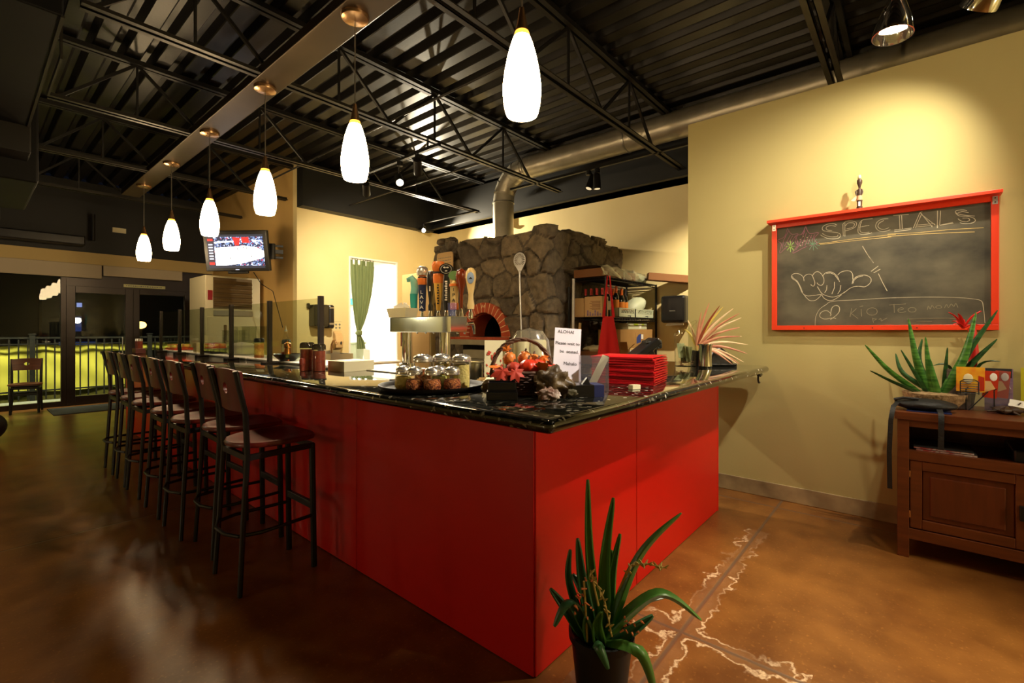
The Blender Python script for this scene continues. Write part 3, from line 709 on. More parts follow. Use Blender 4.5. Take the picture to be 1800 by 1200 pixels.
track_head((3.35, 5.32, 3.10), (4.9, 7.548, 1.9), 'added track spotlight at the far end of the short track, brightening the curtain wall', True, 380, 95, K, rail=0.257)  # extra head added to brighten the wall around the pass window

# ---------------------------------------------------------------- bar counter
CT = 1.075
t = thing('bar_counter', 'L-shaped red panelled bar counter under the granite top', 'counter', (1.449, 1.123, 0))
ys = [0, 1.272, 2.522, 3.772, 5.02, 6.27, 7.1]
b = B().box(0.02, 0.02, 0, 0.62, 7.08, 1.027); b.box(0.62, 0.02, 0, 2.23, 0.55, 1.027); b.build('carcass', 'redtrim', t, smooth=0)
for i in range(6):
    B().box(-0.004, ys[i]+0.003, 0.004, 0.018, ys[i+1]-0.003, 1.027).build('panel', 'red', t, smooth=0, bevel=0.002)
xs = [0, 0.881, 2.241]
for i in range(2):
    B().box(xs[i]+0.003, -0.004, 0.004, xs[i+1]-0.003, 0.018, 1.027).build('panel', 'red', t, smooth=0, bevel=0.002)
B().box(2.235, -0.006, 0, 2.258, 0.55, 1.027).build('end_panel', 'red', t, smooth=0, bevel=0.002)
# granite top with bullnose rim
def rounded_poly(pts, rad, seg=6):
    out = []; n = len(pts)
    for i in range(n):
        p, a, c = Vector(pts[i]), Vector(pts[i-1]), Vector(pts[(i+1) % n]); r = rad[i]
        if r <= 0: out.append((p.x, p.y)); continue
        u, v = (a-p).normalized(), (c-p).normalized()
        for k in range(seg+1):
            q = k/seg; s0 = p+u*r; e0 = p+v*r
            w = s0.lerp(p, q).lerp(p.lerp(e0, q), q); out.append((w.x, w.y))
    return out
CP = [(1.194, 0.862), (4.20, 0.862), (4.20, 1.545), (4.20, 1.86), (2.75, 1.86), (2.75, 3.40), (2.16, 3.40), (2.16, 8.4), (1.194, 8.4)]
poly = rounded_poly(CP, [0.03, 0.10, 0, 0, 0, 0, 0, 0, 0.03])
cx, cy = 2.0, 2.0
def inset(poly, d):
    out = []; n = len(poly)
    for i in range(n):
        p, a, c = Vector(poly[i]), Vector(poly[i-1]), Vector(poly[(i+1) % n])
        e1, e2 = (p-a), (c-p)
        n1 = Vector((-e1.y, e1.x)).normalized() if e1.length > 1e-7 else Vector((0, 0)); n2 = Vector((-e2.y, e2.x)).normalized() if e2.length > 1e-7 else n1
        m_ = (n1+n2); m_ = m_.normalized() if m_.length > 1e-6 else n1
        k = max(0.35, m_.dot(n1)); out.append((p.x+m_.x*d/k, p.y+m_.y*d/k))
    return out
rings = []; H0, H1 = 1.027, CT; hm = (H0+H1)/2; hr = (H1-H0)/2
for k in range(9):
    a = -PI/2+PI*k/8; d_ = hr*(1-math.cos(a)); rings.append([(x, y, hm+hr*math.sin(a)) for x, y in inset(poly, d_)])
b = B(); n = len(poly); vs = [p for r_ in rings for p in r_]; fs = []
for j in range(8): fs += [(j*n+i, j*n+(i+1) % n, (j+1)*n+(i+1) % n, (j+1)*n+i) for i in range(n)]
fs += [tuple(range(n-1, -1, -1)), tuple(range(8*n, 9*n))]
b.add(vs, fs); tag(b.build('granite_countertop', 'granite', smooth=50), 'glossy black speckled granite countertop with rounded rim', 'countertop')
t = thing('counter_latch', 'small black ring latch under the right end of the granite top', 'latch', (3.98, 0.90, 1.02))
B().tube([(0.035*math.cos(a), 0, -0.03+0.035*math.sin(a)) for a in arc(18, 0.3, PI*1.6)], 0.007, 8).build('ring', 'blackplastic', t)
B().box(-0.02, -0.012, -0.012, 0.045, 0.012, 0.006).build('plate', 'blackplastic', t, smooth=0)

# ---------------------------------------------------------------- bar stools and dining chair
def seat_frame(root, sh, top, back_lo, hw=0.17, red='wood'):
    zr = sh-0.035
    for s in (-1, 1):
        B().tube([(-0.205, s*(hw+0.012), 0.004), (-0.185, s*hw, zr*0.5), (-0.165, s*hw, zr), (-0.175, s*(hw+0.003), (zr+top)/2), (-0.225, s*(hw+0.006), top)], [0.016, 0.018, 0.019, 0.019, 0.017], 8, flat=0.75).build('rear_leg', 'blackmetal', root)
        B().tube([(0.195, s*(hw-0.01), 0.004), (0.185, s*(hw-0.015), zr)], 0.017, 8).build('front_leg', 'blackmetal', root)
    b = B()
    for s in (-1, 1): b.bar((-0.165, s*hw, zr-0.01), (0.185, s*(hw-0.015), zr-0.01), 0.02, 0.03)
    b.bar((-0.165, -hw, zr-0.01), (-0.165, hw, zr-0.01), 0.02, 0.03); b.bar((0.185, -hw+0.01, zr-0.01), (0.185, hw-0.01, zr-0.01), 0.02, 0.03)
    b.build('seat_frame', 'blackmetal', root, smooth=0)
    # seat: D shaped saddle
    N = 40; prof = []
    for k in range(N):
        a = 2*PI*k/N; ca, sa = math.cos(a), math.sin(a); p = 2.0 if ca < 0 else 4.5
        r = (abs(ca)**p+abs(sa)**p)**(-1/p); prof.append((ca*r*0.215+0.005, sa*r*0.205))
    b = B(); R_ = [(0.0, 0.010), (0.3, 0.010), (0.6, 0.014), (0.86, 0.026), (0.97, 0.024), (1.0, 0.012), (0.985, 0.0), (0.9, -0.006), (0.0, -0.006)]
    vs, fs = [], []
    for q, z in R_[1:-1]: vs += [(x*q, y*q, sh+z) for x, y in prof]
    vs += [(0, 0, sh+R_[0][1]), (0, 0, sh+R_[-1][1])]; m_ = len(R_)-2
    for j in range(m_-1): fs += [(j*N+k, j*N+(k+1) % N, (j+1)*N+(k+1) % N, (j+1)*N+k) for k in range(N)]
    fs += [(m_*N, (k+1) % N, k) for k in range(N)]+[(m_*N+1, (m_-1)*N+k, (m_-1)*N+(k+1) % N) for k in range(N)]
    b.add(vs, fs).build('seat', red, root, smooth=50)
    # curved back panel with an oval hole
    z0, z1 = back_lo, top-0.005; zc, hh, ww = (z0+z1)/2, (z1-z0)/2, hw
    def pt(u, v, off):
        y = u*ww*(1.0+0.06*v); z = zc+v*hh
        t_ = (z-(sh-0.03))/(top-sh+0.03); xx = -0.168-0.052*max(0, t_)**1.3-0.020*(1-u*u)+0.012
        return (xx+off, y, z+0.012*(1-u*u)*(1 if v > 0 else 0)*v)
    N = 48; b = B(); vs, fs = [], []
    for off in (0.0, 0.014):
        for k in range(N):
            a = 2*PI*k/N; vs.append(pt(0.17*math.cos(a), 0.10+0.26*math.sin(a), off))
        for q in (0.35, 0.7, 1.0):
            for k in range(N):
                a = 2*PI*k/N; ca, sa = math.cos(a), math.sin(a); r = 1/max(abs(ca), abs(sa)); iu, iv = 0.17*ca, 0.10+0.26*sa
                vs.append(pt(iu+(ca*r-iu)*q, iv+(sa*r-iv)*q, off))
    for j in range(3): fs += [(j*N+k, j*N+(k+1) % N, (j+1)*N+(k+1) % N, (j+1)*N+k) for k in range(N)]
    o4 = 4*N
    fs += [tuple(i+o4 for i in reversed(f)) for f in fs]
    fs += [(k, o4+k, o4+(k+1) % N, (k+1) % N) for k in range(N)]+[(3*N+(k+1) % N, o4+3*N+(k+1) % N, o4+3*N+k, 3*N+k) for k in range(N)]
    b.add(vs, fs).build('back_panel', red, root, smooth=50)
st = thing('bar_stool', 'stool', 'bar stool', (0, 0, 0), 0, 'bar stools along the red counter')
seat_frame(st, 0.745, 1.152, 0.935)
b = B(); b.tube([(0.19, -0.16, 0.30), (0.05, -0.172, 0.30), (-0.10, -0.182, 0.30), (-0.20, -0.15, 0.30), (-0.235, -0.06, 0.30), (-0.235, 0.06, 0.30), (-0.20, 0.15, 0.30), (-0.10, 0.182, 0.30), (0.05, 0.172, 0.30), (0.19, 0.16, 0.30)], 0.010, 8)
b.build('foot_ring', 'blackmetal', st)
B().box(0.178, -0.16, 0.335, 0.20, 0.16, 0.375).build('foot_bar', 'blackmetal', st, smooth=0, bevel=0.003)
sl = ['nearest bar stool, its seat and front legs fully in view', 'second bar stool from the camera, pushed closest to the counter', 'third bar stool from the camera', 'fourth bar stool from the camera, middle of the row', 'fifth bar stool from the camera', 'second to last bar stool, near the glass doors', 'farthest bar stool, silhouetted against the lime fabric']
for i, (x, y) in enumerate(((1.115, 2.78), (1.165, 3.32), (1.11, 3.77), (1.11, 4.29), (1.11, 4.90), (1.11, 5.35), (1.11, 5.88))):
    o = st if i == 0 else dup(st, (0, 0, 0)); o.location = (x, y, 0); o.rotation_euler = (0, 0, (0.0, -0.03, 0.02, 0.0, 0.03, -0.02, 0.0)[i]); o['label'] = sl[i]
ch = thing('dining_chair', 'low dining chair with cut-out wooden back by the tall left window', 'chair', (0.66, 11.12, 0), -PI/2-0.12)
seat_frame(ch, 0.46, 0.88, 0.69, red='teak')
B().box(-0.16, -0.165, 0.30, -0.14, 0.165, 0.325).build('stretcher', 'blackmetal', ch, smooth=0); B().box(0.17, -0.155, 0.30, 0.19, 0.155, 0.325).build('stretcher', 'blackmetal', ch, smooth=0)
t = tag(B().ell((0.13, 8.5, 0.19), (0.22, 0.22, 0.19), 24, 14).build('round_bag', 'pouch'), 'dark rounded bag on the floor at the left edge', 'bag')
tag(B().box(0.92, 10.35, 0.001, 3.1, 11.25, 0.012).build('door_mat', 'mat', smooth=0, bevel=0.003), 'grey door mat in front of the glass doors', 'mat')

# ---------------------------------------------------------------- sneeze guard
t = thing('sneeze_guard', 'row of glass sneeze guards on dark posts along the bar', 'sneeze guard', (1.70, 3.30, CT))
py = [0, 0.884, 1.77, 2.64, 3.46, 4.29]
for i, y in enumerate(py):
    p = B().box(-0.017, y-0.017, 0.014, 0.017, y+0.017, 0.535).build('post', 'bronze', t, smooth=0, bevel=0.002)
    B().box(-0.055, y-0.05, 0, 0.055, y+0.05, 0.014).build('base_plate', 'bronze', t, smooth=0, bevel=0.002)
    if i: B().box(-0.004, py[i-1]+0.012, 0.045, 0.004, y-0.012, 0.52).build('glass_pane', 'pane', t, smooth=0)

# ---------------------------------------------------------------- tray of shakers
tr = tag(B().lathe((1.475, 1.775, CT), [(0.0, 0.0), (0.215, 0.0), (0.232, 0.012), (0.245, 0.026), (0.251, 0.027), (0.249, 0.021), (0.236, 0.007), (0.0, 0.004)], 56).build('serving_tray', 'tray', smooth=60), 'round dark brown tray carrying the cheese and pepper shakers', 'tray')
def shaker(tall, fill, level):
    t = thing('shaker_jar', 'j', 'shaker', (0, 0, 0), 0, 'shakers on the round tray')
    if tall:
        p = [(0.0, 0.0), (0.040, 0.0), (0.043, 0.006), (0.041, 0.03), (0.0405, 0.11), (0.043, 0.125)]; H = 0.13; rl = 0.046; rf = 0.0375
    else:
        p = [(0.0, 0.0), (0.034, 0.0), (0.040, 0.008), (0.043, 0.025), (0.041, 0.045), (0.034, 0.07), (0.033, 0.078)]; H = 0.08; rl = 0.0355; rf = 0.037
    b = B().lathe((0, 0, 0), p, 28); b.build('jar', 'jarglass', t)
    b = B()
    if tall: b.lathe((0, 0, 0.004), [(0.0, 0), (rf, 0), (rf+0.001, level*0.5), (rf-0.001, level), (0.0, level+0.004)], 24)
    else: b.lathe((0, 0, 0.004), [(0.0, 0), (0.032, 0), (0.0385, 0.012), (0.040, 0.022), (0.038, min(0.042, level)), (0.033, level), (0.0, level+0.003)], 24)
    b.build('filling', fill, t)
    b = B().lathe((0, 0, H-0.004), [(rl-0.002, 0), (rl, 0.002), (rl, 0.010), (rl-0.002, 0.012), (rl, 0.015), (rl-0.001, 0.022), (rl*0.86, 0.030), (rl*0.5, 0.036), (0.0, 0.038)], 28)
    b.build('lid', 'lidmetal', t)
    b = B()
    for k in range(9):
        a = 2*PI*k/9; rr = rl*0.45 if k else 0; b.lathe((rr*math.cos(a), rr*math.sin(a), H+0.0325), [(0.0, 0.0), (0.003, 0.0), (0.003, 0.0015), (0.0, 0.0015)], 8)
    b.build('lid_hole', 'ink', t)
    return t
ZT = CT+0.006
s_red = shaker(False, 'flakes', 0.052); s_che = shaker(False, 'cheese', 0.060); t_red = shaker(True, 'flakes', 0.085); t_che = shaker(True, 'cheese', 0.108)
def put(o, first, loc, label):
    r = o if first else dup(o, loc); r.location = loc; r['label'] = label; return r
put(s_che, True, (1.335, 1.810, ZT), 'short pale cheese shaker at the left end of the tray')
put(s_red, True, (1.335, 1.725, ZT), 'short red pepper shaker second from left in the front row on the tray')
put(s_red, False, (1.375, 1.650, ZT), 'short red pepper shaker in the middle of the front row on the tray')
put(s_red, False, (1.448, 1.598, ZT), 'short red pepper shaker at the right end of the front row on the tray')
g = put(s_che, False, (1.455, 1.695, ZT), 'short pale green herb shaker half hidden between two red ones on the tray')
[c for c in g.children if c.name.startswith('filling')][0].data = [c for c in g.children if c.name.startswith('filling')][0].data.copy()
[c for c in g.children if c.name.startswith('filling')][0].data.materials[0] = M['oregano']
put(t_red, True, (1.440, 1.800, ZT), 'tall red pepper shaker at the back left of the tray')
put(t_che, True, (1.525, 1.760, ZT), 'tall cheese shaker in the middle of the back row on the tray')
put(t_che, False, (1.565, 1.660, ZT), 'tall cheese shaker at the right of the back row on the tray')

# ---------------------------------------------------------------- harvest basket
bk = thing('harvest_basket', 'wicker harvest basket with looped vine handle on the bar corner', 'basket', (1.640, 1.345, CT), math.atan2(RT.y, RT.x))
b = B()
for j in range(9):
    z = 0.006+j*0.0105; r = 0.082+0.030*(j/8)**0.8
    b.tube([(r*1.12*(1+0.02*(-1)**(k+j))*math.cos(2*PI*k/40), r*0.95*(1+0.02*(-1)**(k+j))*math.sin(2*PI*k/40), z) for k in range(40)], 0.0062, 6, closed=True)
b.lathe((0, 0, 0), [(0.0, 0.002), (0.09, 0.002), (0.09, 0.008), (0.0, 0.008)], 24); b.build('body', 'wicker', bk)
b = B()
for ph in (0, 2.1, 4.2):
    b.tube([(0.135*math.cos(a)*1.0+0.006*math.sin(a*9+ph), 0.006*math.cos(a*9+ph), 0.075+0.168*max(0, math.sin(a))**0.85+0.004*math.sin(a*7+ph)) for a in arc(34, 0, PI)], 0.0062, 7)
b.build('handle', 'vine', bk)
b = B().tube([(0.125*math.cos(a), 0.108*math.sin(a), 0.10) for a in arc(40, 0, 2*PI)], 0.008, 7); b.build('rim', 'vine', bk)
def rib(n, d): return lambda q, t: 1-d*abs(math.cos(n*t/2))**3*(1-abs(q.z)**4)
def pump(c, r, mat, label, nm='pumpkin', par=None):
    o = thing(nm, label, nm, c, 0, 'gourds in the harvest basket')
    B().ell((0, 0, r*0.8), (r, r, r*0.82), 30, 14, fn=rib(7, 0.10)).build('fruit', mat, o, smooth=60)
    B().tube([(0, 0, r*1.5), (r*0.05, 0, r*1.75), (r*0.2, 0, r*1.95)], [r*0.16, r*0.1, r*0.12], 8).build('stem', 'vine', o)
    return o
def bloc(r, d, z): return Vector((1.640, 1.345, CT))+RT*r+FW*d+Vector((0, 0, z))
pump(bloc(0.028, -0.06, 0.088), 0.043, 'pumpkin', 'glossy red-orange mini pumpkin in front of the basket')
pump(bloc(0.075, -0.005, 0.098), 0.036, 'pumpkin', 'red mini pumpkin behind the glossy one in the basket')
pump(bloc(-0.035, -0.055, 0.092), 0.033, 'mapler', 'dark red mini pumpkin at the left in the basket')
random.seed(11)
def gourd(c, r, label):
    o = thing('warty_gourd', label, 'gourd', c, 0, 'gourds in the harvest basket')
    ph = [random.uniform(0, 6) for _ in range(4)]
    B().ell((0, 0, r), (r, r*0.9, r), 30, 18, fn=lambda q, t: 1+0.10*math.sin(9*t+ph[0])*math.sin(8*q.z+ph[1])).build('body', 'gourd', o, smooth=60)
    B().tube([(0, 0, 2*r-0.004), (0.008, 0, 2*r+0.012)], [0.006, 0.004], 7).build('stem', 'vine', o)
gourd(bloc(-0.055, 0.01, 0.125), 0.030, 'knobbly orange and green gourd at the upper left of the basket')
gourd(bloc(0.015, 0.02, 0.120), 0.034, 'yellow-orange knobbly gourd in the middle of the basket')
gourd(bloc(0.055, 0.04, 0.115), 0.030, 'small orange gourd behind the red pumpkins')
def maple(c, size, mat, label, xd, yd):
    lob = [(0, 1.0), (10, 0.80), (18, 0.60), (30, 0.70), (44, 0.92), (54, 0.66), (62, 0.52), (76, 0.62), (90, 0.74), (102, 0.46), (118, 0.34), (145, 0.36), (168, 0.14)]
    pl_ = [(r*math.sin(math.radians(a)), r*math.cos(math.radians(a))) for a, r in lob]; pl_ += [(-x, y) for x, y in reversed(pl_[1:])]
    def W3(v): return RT*v[0]+FW*v[1]+Vector((0, 0, v[2]))
    y_ = W3(yd).normalized(); x_ = W3(xd); x_ = (x_-y_*x_.dot(y_)).normalized(); z_ = x_.cross(y_); c = Vector(c); b = B()
    if z_.dot(W3((0, -0.5, 1))) < 0: z_ = -z_
    def f(x, y, z): return c+x_*x*size+y_*y*size+z_*(z-0.22*(x*x+0.7*y*y))*size
    n_ = len(pl_); vs = [f(0, 0, 0.02)]; fs = []
    for q in (0.35, 0.7, 1.0): vs += [f(x*q, y*q, 0.06*math.sin(5*math.atan2(x, y))*q) for x, y in pl_]
    for k in range(n_): fs.append((0, 1+k, 1+(k+1) % n_))
    for j in range(2): fs += [(1+j*n_+k, 1+(j+1)*n_+k, 1+(j+1)*n_+(k+1) % n_, 1+j*n_+(k+1) % n_) for k in range(n_)]
    N = len(vs); vs2 = [v-z_*0.0012 for v in vs]; fs2 = [tuple(i+N for i in reversed(q)) for q in fs]; o_ = 1+2*n_
    fs3 = [(o_+k, N+o_+k, N+o_+(k+1) % n_, o_+(k+1) % n_) for k in range(n_)]
    b.add(vs+vs2, fs+fs2+fs3)
    tag(b.build('maple_leaf', mat, smooth=50), label, 'leaf', 'autumn leaves on the harvest basket')
maple(bloc(-0.085, -0.105, 0.112), 0.066, 'mapler', 'big red maple leaf drooping over the left rim of the basket', (1, -0.2, 0.1), (-0.35, -0.35, -0.6))
maple(bloc(-0.03, -0.125, 0.110), 0.052, 'mapler', 'red maple leaf hanging over the front rim of the basket', (1, 0, -0.2), (0.25, -0.35, -0.7))
maple(bloc(0.075, -0.085, 0.128), 0.066, 'mapleo', 'bright orange maple leaf on the right rim of the basket', (0.2, 0.5, -0.5), (0.9, -0.2, -0.12))
maple(bloc(0.10, -0.01, 0.128), 0.055, 'mapler', 'red maple leaf tucked behind the orange leaf', (0, 1, 0.2), (1, 0.1, 0.15))
maple(bloc(-0.10, -0.03, 0.120), 0.050, 'mapleo', 'small orange leaf at the far left of the basket', (0, 1, 0.3), (-1, -0.2, 0.2))
maple(bloc(-0.066, -0.02, 0.196), 0.028, 'mapleo', 'tiny orange leaf tied high on the left of the vine handle', (1, 0, 0.2), (-0.3, -0.2, 1))
maple(bloc(0.098, -0.02, 0.165), 0.032, 'mapleo', 'tiny orange leaf tied on the right of the vine handle', (1, 0, 0.3), (0.2, -0.2, -1))

# ---------------------------------------------------------------- small things on the bar corner
rz = math.atan2(RT.y, RT.x)
t = thing('card_holder_box', 'stacked glossy black card box in front of the basket', 'box', (1.452, 1.296, CT), rz)
B().box(-0.064, -0.045, 0, 0.064, 0.045, 0.034).build('lower_box', 'blackbox', t, smooth=0, bevel=0.002)
b = B(); b.box(-0.058, -0.04, 0.0345, 0.058, 0.04, 0.040); b.box(-0.058, -0.04, 0.04, -0.054, 0.04, 0.072); b.box(0.054, -0.04, 0.04, 0.058, 0.04, 0.072); b.box(-0.054, -0.04, 0.04, 0.054, -0.036, 0.072); b.box(-0.054, 0.036, 0.04, 0.054, 0.04, 0.072)
b.build('upper_box', 'blackbox', t, smooth=0, bevel=0.0015)
def rock(name, c, r, mat, label, seed, amp=0.25, f=2.2, group='rocks on the bar'):
    def g(q, t_): return 1+amp*noise.noise(Vector((q.x*f+seed, q.y*f, q.z*f)))*1.6+amp*0.4*noise.noise(Vector((q.x*6+seed, q.y*6, q.z*6)))+amp*0.2*noise.noise(Vector((q.x*14, q.y*14+seed, q.z*14)))
    o = B().ell(c, r, 40, 26, R3('Z', math.degrees(rz)), g).build(name, mat, smooth=70); return tag(o, label, 'rock', group)
rock('ornamental_rock', (1.62, 1.160, CT+0.060), (0.072, 0.05, 0.060), 'rock', 'large craggy brown rock on the bar beside the basket', 1.3, 0.34)
rock('crystal_rock', (1.548, 1.128, CT+0.021), (0.040, 0.028, 0.026), 'rockpink', 'small pinkish crystal rock in front of the large rock', 4.1, 0.4)
rock('pebble_rock', (1.672, 1.105, CT+0.021), (0.036, 0.022, 0.023), 'rockgreen', 'small dark oval stone right of the crystal rock', 7.7, 0.12)
t = thing('card_box', 'dark navy card box below the clear holder', 'box', (1.748, 1.085, CT), rz+0.15)
b = B().mat(0).box(-0.070, -0.05, 0, 0.030, 0.05, 0.052); b.mat(1).box(0.030, -0.05, 0, 0.074, 0.05, 0.052); b.build('body', ['blackbox', 'navy'], t, smooth=0, bevel=0.001)
B().prism([(0, 0), (0.035, 0), (0.022, 0.028)], lambda x, y: (-0.01+x, -0.01, 0.052+y), (0, 0.02, 0)).build('clip', 'blackplastic', t, smooth=0)
t = thing('acrylic_holder', 'clear acrylic holder with a leaning paper slip beside the menus', 'holder', (1.93, 1.145, CT), rz-0.05)
b = B(); w, d, h, k = 0.065, 0.045, 0.165, 0.003
b.box(-w, -d, 0, w, d, k); b.box(-w, -d, k, w, -d+k, h); b.box(-w, d-k, k, w, d, h); b.box(-w, -d+k, k, -w+k, d-k, h); b.box(w-k, -d+k, k, w, d-k, h); b.build('case', 'plasticclear', t, smooth=0)
b = B(); b.obox((0.018, -0.02, 0.088), (0.034, 0.002, 0.17), R3('Y', 26)); b.build('paper_slip', 'cream2', t, smooth=0)
tag(B().obox((2.10, 1.02, CT+0.012), (0.05, 0.03, 0.02), R3('Z', -20)).build('paper_scrap', 'cream2', smooth=0), 'small cream paper scrap right of the navy box', 'paper')
t = thing('waiting_sign', 'handwritten white sheet asking guests to wait, propped behind the basket', 'sign', (2.185, 1.475, CT), rz)
Mx = R3('Y', 4) @ R3('X', -10)
B().obox(Mx@Vector((0, 0, 0.150)), (0.150, 0.003, 0.30), Mx).build('sheet', 'lilac', t, smooth=0)
for s_, z_, sz, xo in (('ALOHA!', 0.278, 0.026, -0.012), ('Please wait to', 0.212, 0.0245, 0.0), ('be  seated.', 0.166, 0.025, 0.012), ('Mahalo', 0.098, 0.026, 0.02)):
    o = text('lettering', s_, sz, tuple(Mx@Vector((xo, -0.0022, z_))), tuple(Mx@Vector((1, 0, 0))), tuple(Mx@Vector((0, 0, 1))), 'ink', t)
t = thing('wrapped_rolls', 'two cream paper rolls under a clear plastic dome behind the basket', 'paper rolls', (2.02, 1.60, CT), rz)
for x in (-0.045, 0.048): B().lathe((x, 0, 0), [(0.0, 0), (0.042, 0), (0.044, 0.01), (0.044, 0.22), (0.038, 0.232), (0.016, 0.232), (0.016, 0.20), (0.0, 0.20)], 24).build('roll', 'cream2', t)
B().lathe((0, 0, 0), [(0.118, 0.0), (0.116, 0.15), (0.105, 0.23), (0.07, 0.282), (0.0, 0.297)], 32, sy=0.8).build('dome', 'plasticwrap', t)
t = thing('floral_card', 'cream card with red flower print left of the paper rolls', 'card', (1.885, 1.735, CT), rz)
B().obox((0, 0, 0.13), (0.115, 0.003, 0.20), R3('X', -8)).build('card', 'cream2', t, smooth=0)
b = B(); random.seed(5)
for k in range(22): b.obox((random.uniform(-0.05, 0.05), -0.004+0.0, random.uniform(0.05, 0.2)), (random.uniform(0.008, 0.018), 0.001, random.uniform(0.006, 0.014)), R3('X', -8)@R3('Y', random.uniform(0, 90)))
b.v = [Vector((p.x, p.y+(p.z-0.13)*0.14, p.z)) for p in b.v]; b.build('print', 'mapler', t, smooth=0)
B().box(-0.04, -0.02, 0, 0.04, 0.03, 0.04).build('stand', 'blackbox', t, smooth=0)
# pots, utensils and boxes behind the tray
def steel_pot(c, label, fill):
    t = thing('steel_insert', label, 'pot', c, 0, 'steel pots behind the tray')
    B().lathe((0, 0, 0), [(0.0, 0.0), (0.046, 0.0), (0.05, 0.006), (0.052, 0.098), (0.060, 0.102), (0.060, 0.106), (0.049, 0.104), (0.046, 0.01), (0.0, 0.008)], 28).build('pot', 'steel', t)
    B().lathe((0, 0, 0), [(0.0, 0.106), (0.03, 0.102), (0.048, 0.092), (0.048, 0.02), (0.0, 0.02)], 20).build('filling', fill, t)
steel_pot((1.905, 1.915, CT), 'steel pot with yellow contents right of the tall shakers', 'cheese'); steel_pot((1.955, 1.800, CT), 'second steel pot with pale contents behind the tray', 'cream2')
tag(B().tube([(1.93, 1.86, CT+0.115), (2.06, 1.73, CT+0.12)], 0.014, 8, flat=0.4).build('folded_paper', 'cream2'), 'folded cream paper laid across the steel pots', 'paper')
b = B()
for k in range(7): b.tube([(1.80+0.01*k, 1.80-0.004*k, CT+0.012+0.006*(k % 3)), (1.87+0.006*k, 1.66+0.010*k, CT+0.018+0.006*(k % 3))], 0.004, 6)
tag(b.build('wooden_sticks', 'lightwood'), 'bundle of pale wooden sticks lying right of the tray', 'sticks', kind='stuff')
t = thing('napkin_tray', 'olive box of white napkins behind the black card box', 'napkin box', (1.70, 1.530, CT), rz)
b = B(); b.box(-0.085, -0.045, 0, 0.05, 0.045, 0.034); b.build('box', 'grille', t, smooth=0, bevel=0.002)
for k in range(4): B().obox((-0.02+0.004*k, 0, 0.038+k*0.004), (0.12, 0.08, 0.003), R3('Z', 4*k-6)).build('napkin', 'cream2', t, smooth=0)
# red menus
def menu():
    b = B(); L_, W_, h = 0.335, 0.30, 0.0125
    def curve(x): return 0.0
    g = []
    prof = [(0, 0), (0.004, 0.0), (W_, 0.0), (W_, 0.0028), (0.010, 0.0030), (0.006, 0.006), (0.010, 0.0092), (W_, 0.0090), (W_, 0.0115), (0.004, 0.0115), (0, 0.0095)]
    for j in range(9):
        y = L_*j/8; g.append([(x, y, z+0.0010*math.cos(2*PI*j/8)*(x/W_)) for x, z in prof])
    n = len(prof); vs = [p for r_ in g for p in r_]
    fs = [(j*n+i, j*n+(i+1) % n, (j+1)*n+(i+1) % n, (j+1)*n+i) for j in range(8) for i in range(n)]+[tuple(range(n-1, -1, -1)), tuple(range(8*n, 9*n))]
    b.add(vs, fs); o = b.build('menu', 'redmenu', smooth=30); o.location = (0, 0, 0); return o
mn = menu(); me0 = mn.data
me0.transform(Matrix.Translation((-0.0, 0, 0)))
ordn = ['bottom red menu, lying directly on the granite', 'second red menu from the bottom of the stack', 'third red menu from the bottom of the stack', 'fourth red menu from the bottom of the stack', 'fifth red menu from the bottom of the stack', 'sixth red menu, middle of the stack', 'fifth red menu from the top of the stack', 'fourth red menu from the top of the stack', 'third red menu from the top of the stack', 'second red menu from the top of the stack', 'top red menu of the stack, its cover facing up']
random.seed(21)
for i in range(11):
    o = mn if i == 0 else mn.copy()
    if i: C.objects.link(o)
    o.location = (2.235+0.155+random.uniform(-0.004, 0.004), 1.02+0.168+random.uniform(-0.004, 0.004), CT+0.001+i*0.0132); o.rotation_euler = (0, 0, 0.17+random.uniform(-0.02, 0.02))
    tag(o, ordn[i], 'menu', 'stack of red menus')
# till screens, vase, cup, dried plant
t = thing('till_screen', 'black touch screen till tilted back behind the red menus', 'till', (3.40, 1.60, CT), rz)
Mx = R3('Y', -38)
B().obox((0.02, 0, 0.135), (0.24, 0.26, 0.055), Mx).build('screen', 'blackplastic', t, smooth=0, bevel=0.012)
B().obox((0.085, 0, 0.175), (0.12, 0.16, 0.07), R3('Y', -5)).build('rear_housing', 'blackplastic', t, smooth=0, bevel=0.015)
B().prism([(0, 0), (0.16, 0), (0.15, 0.03), (0.10, 0.14), (0.05, 0.12), (0.04, 0.03)], lambda x, y: (x-0.02, -0.05, y), (0, 0.10, 0)).build('foot', 'blackplastic', t, smooth=0, bevel=0.006)
b = B(); b.sheet([[(x, y, 0.004+0.055*math.sin(min(1, max(0, (0.10-x)/0.12))*PI*0.5)) for x in [0.14-0.02*i for i in range(9)]] for y in (-0.03, 0.03)], 0.001); b.v = [p+Vector((2.62+0.32, 1.50, CT)) for p in b.v]
tag(b.build('receipt', 'cream2'), 'curled cream till receipt behind the red menus', 'receipt')
t = thing('tip_vase', 'slant-cut clear glass vase holding notes and coins', 'vase', (3.70, 1.365, CT))
n_ = 36; b = B(); ringz = []
def vtop(a): return 0.30+0.062*math.cos(a-rz)
vs, fs = [], []
lev = [(0.0, 0.0), (0.075, 0.0), (0.082, 0.01)]
for j in range(9):
    for k in range(n_):
        a = 2*PI*k/n_; z = vtop(a)*j/8; r = 0.08+0.006*(j/8)**3; vs.append((r*math.cos(a), r*math.sin(a), z))
fs += [(j*n_+k, j*n_+(k+1) % n_, (j+1)*n_+(k+1) % n_, (j+1)*n_+k) for j in range(8) for k in range(n_)]
fs.append(tuple(range(n_-1, -1, -1)))
b.add(vs, fs).build('glass', 'jarglass', t)
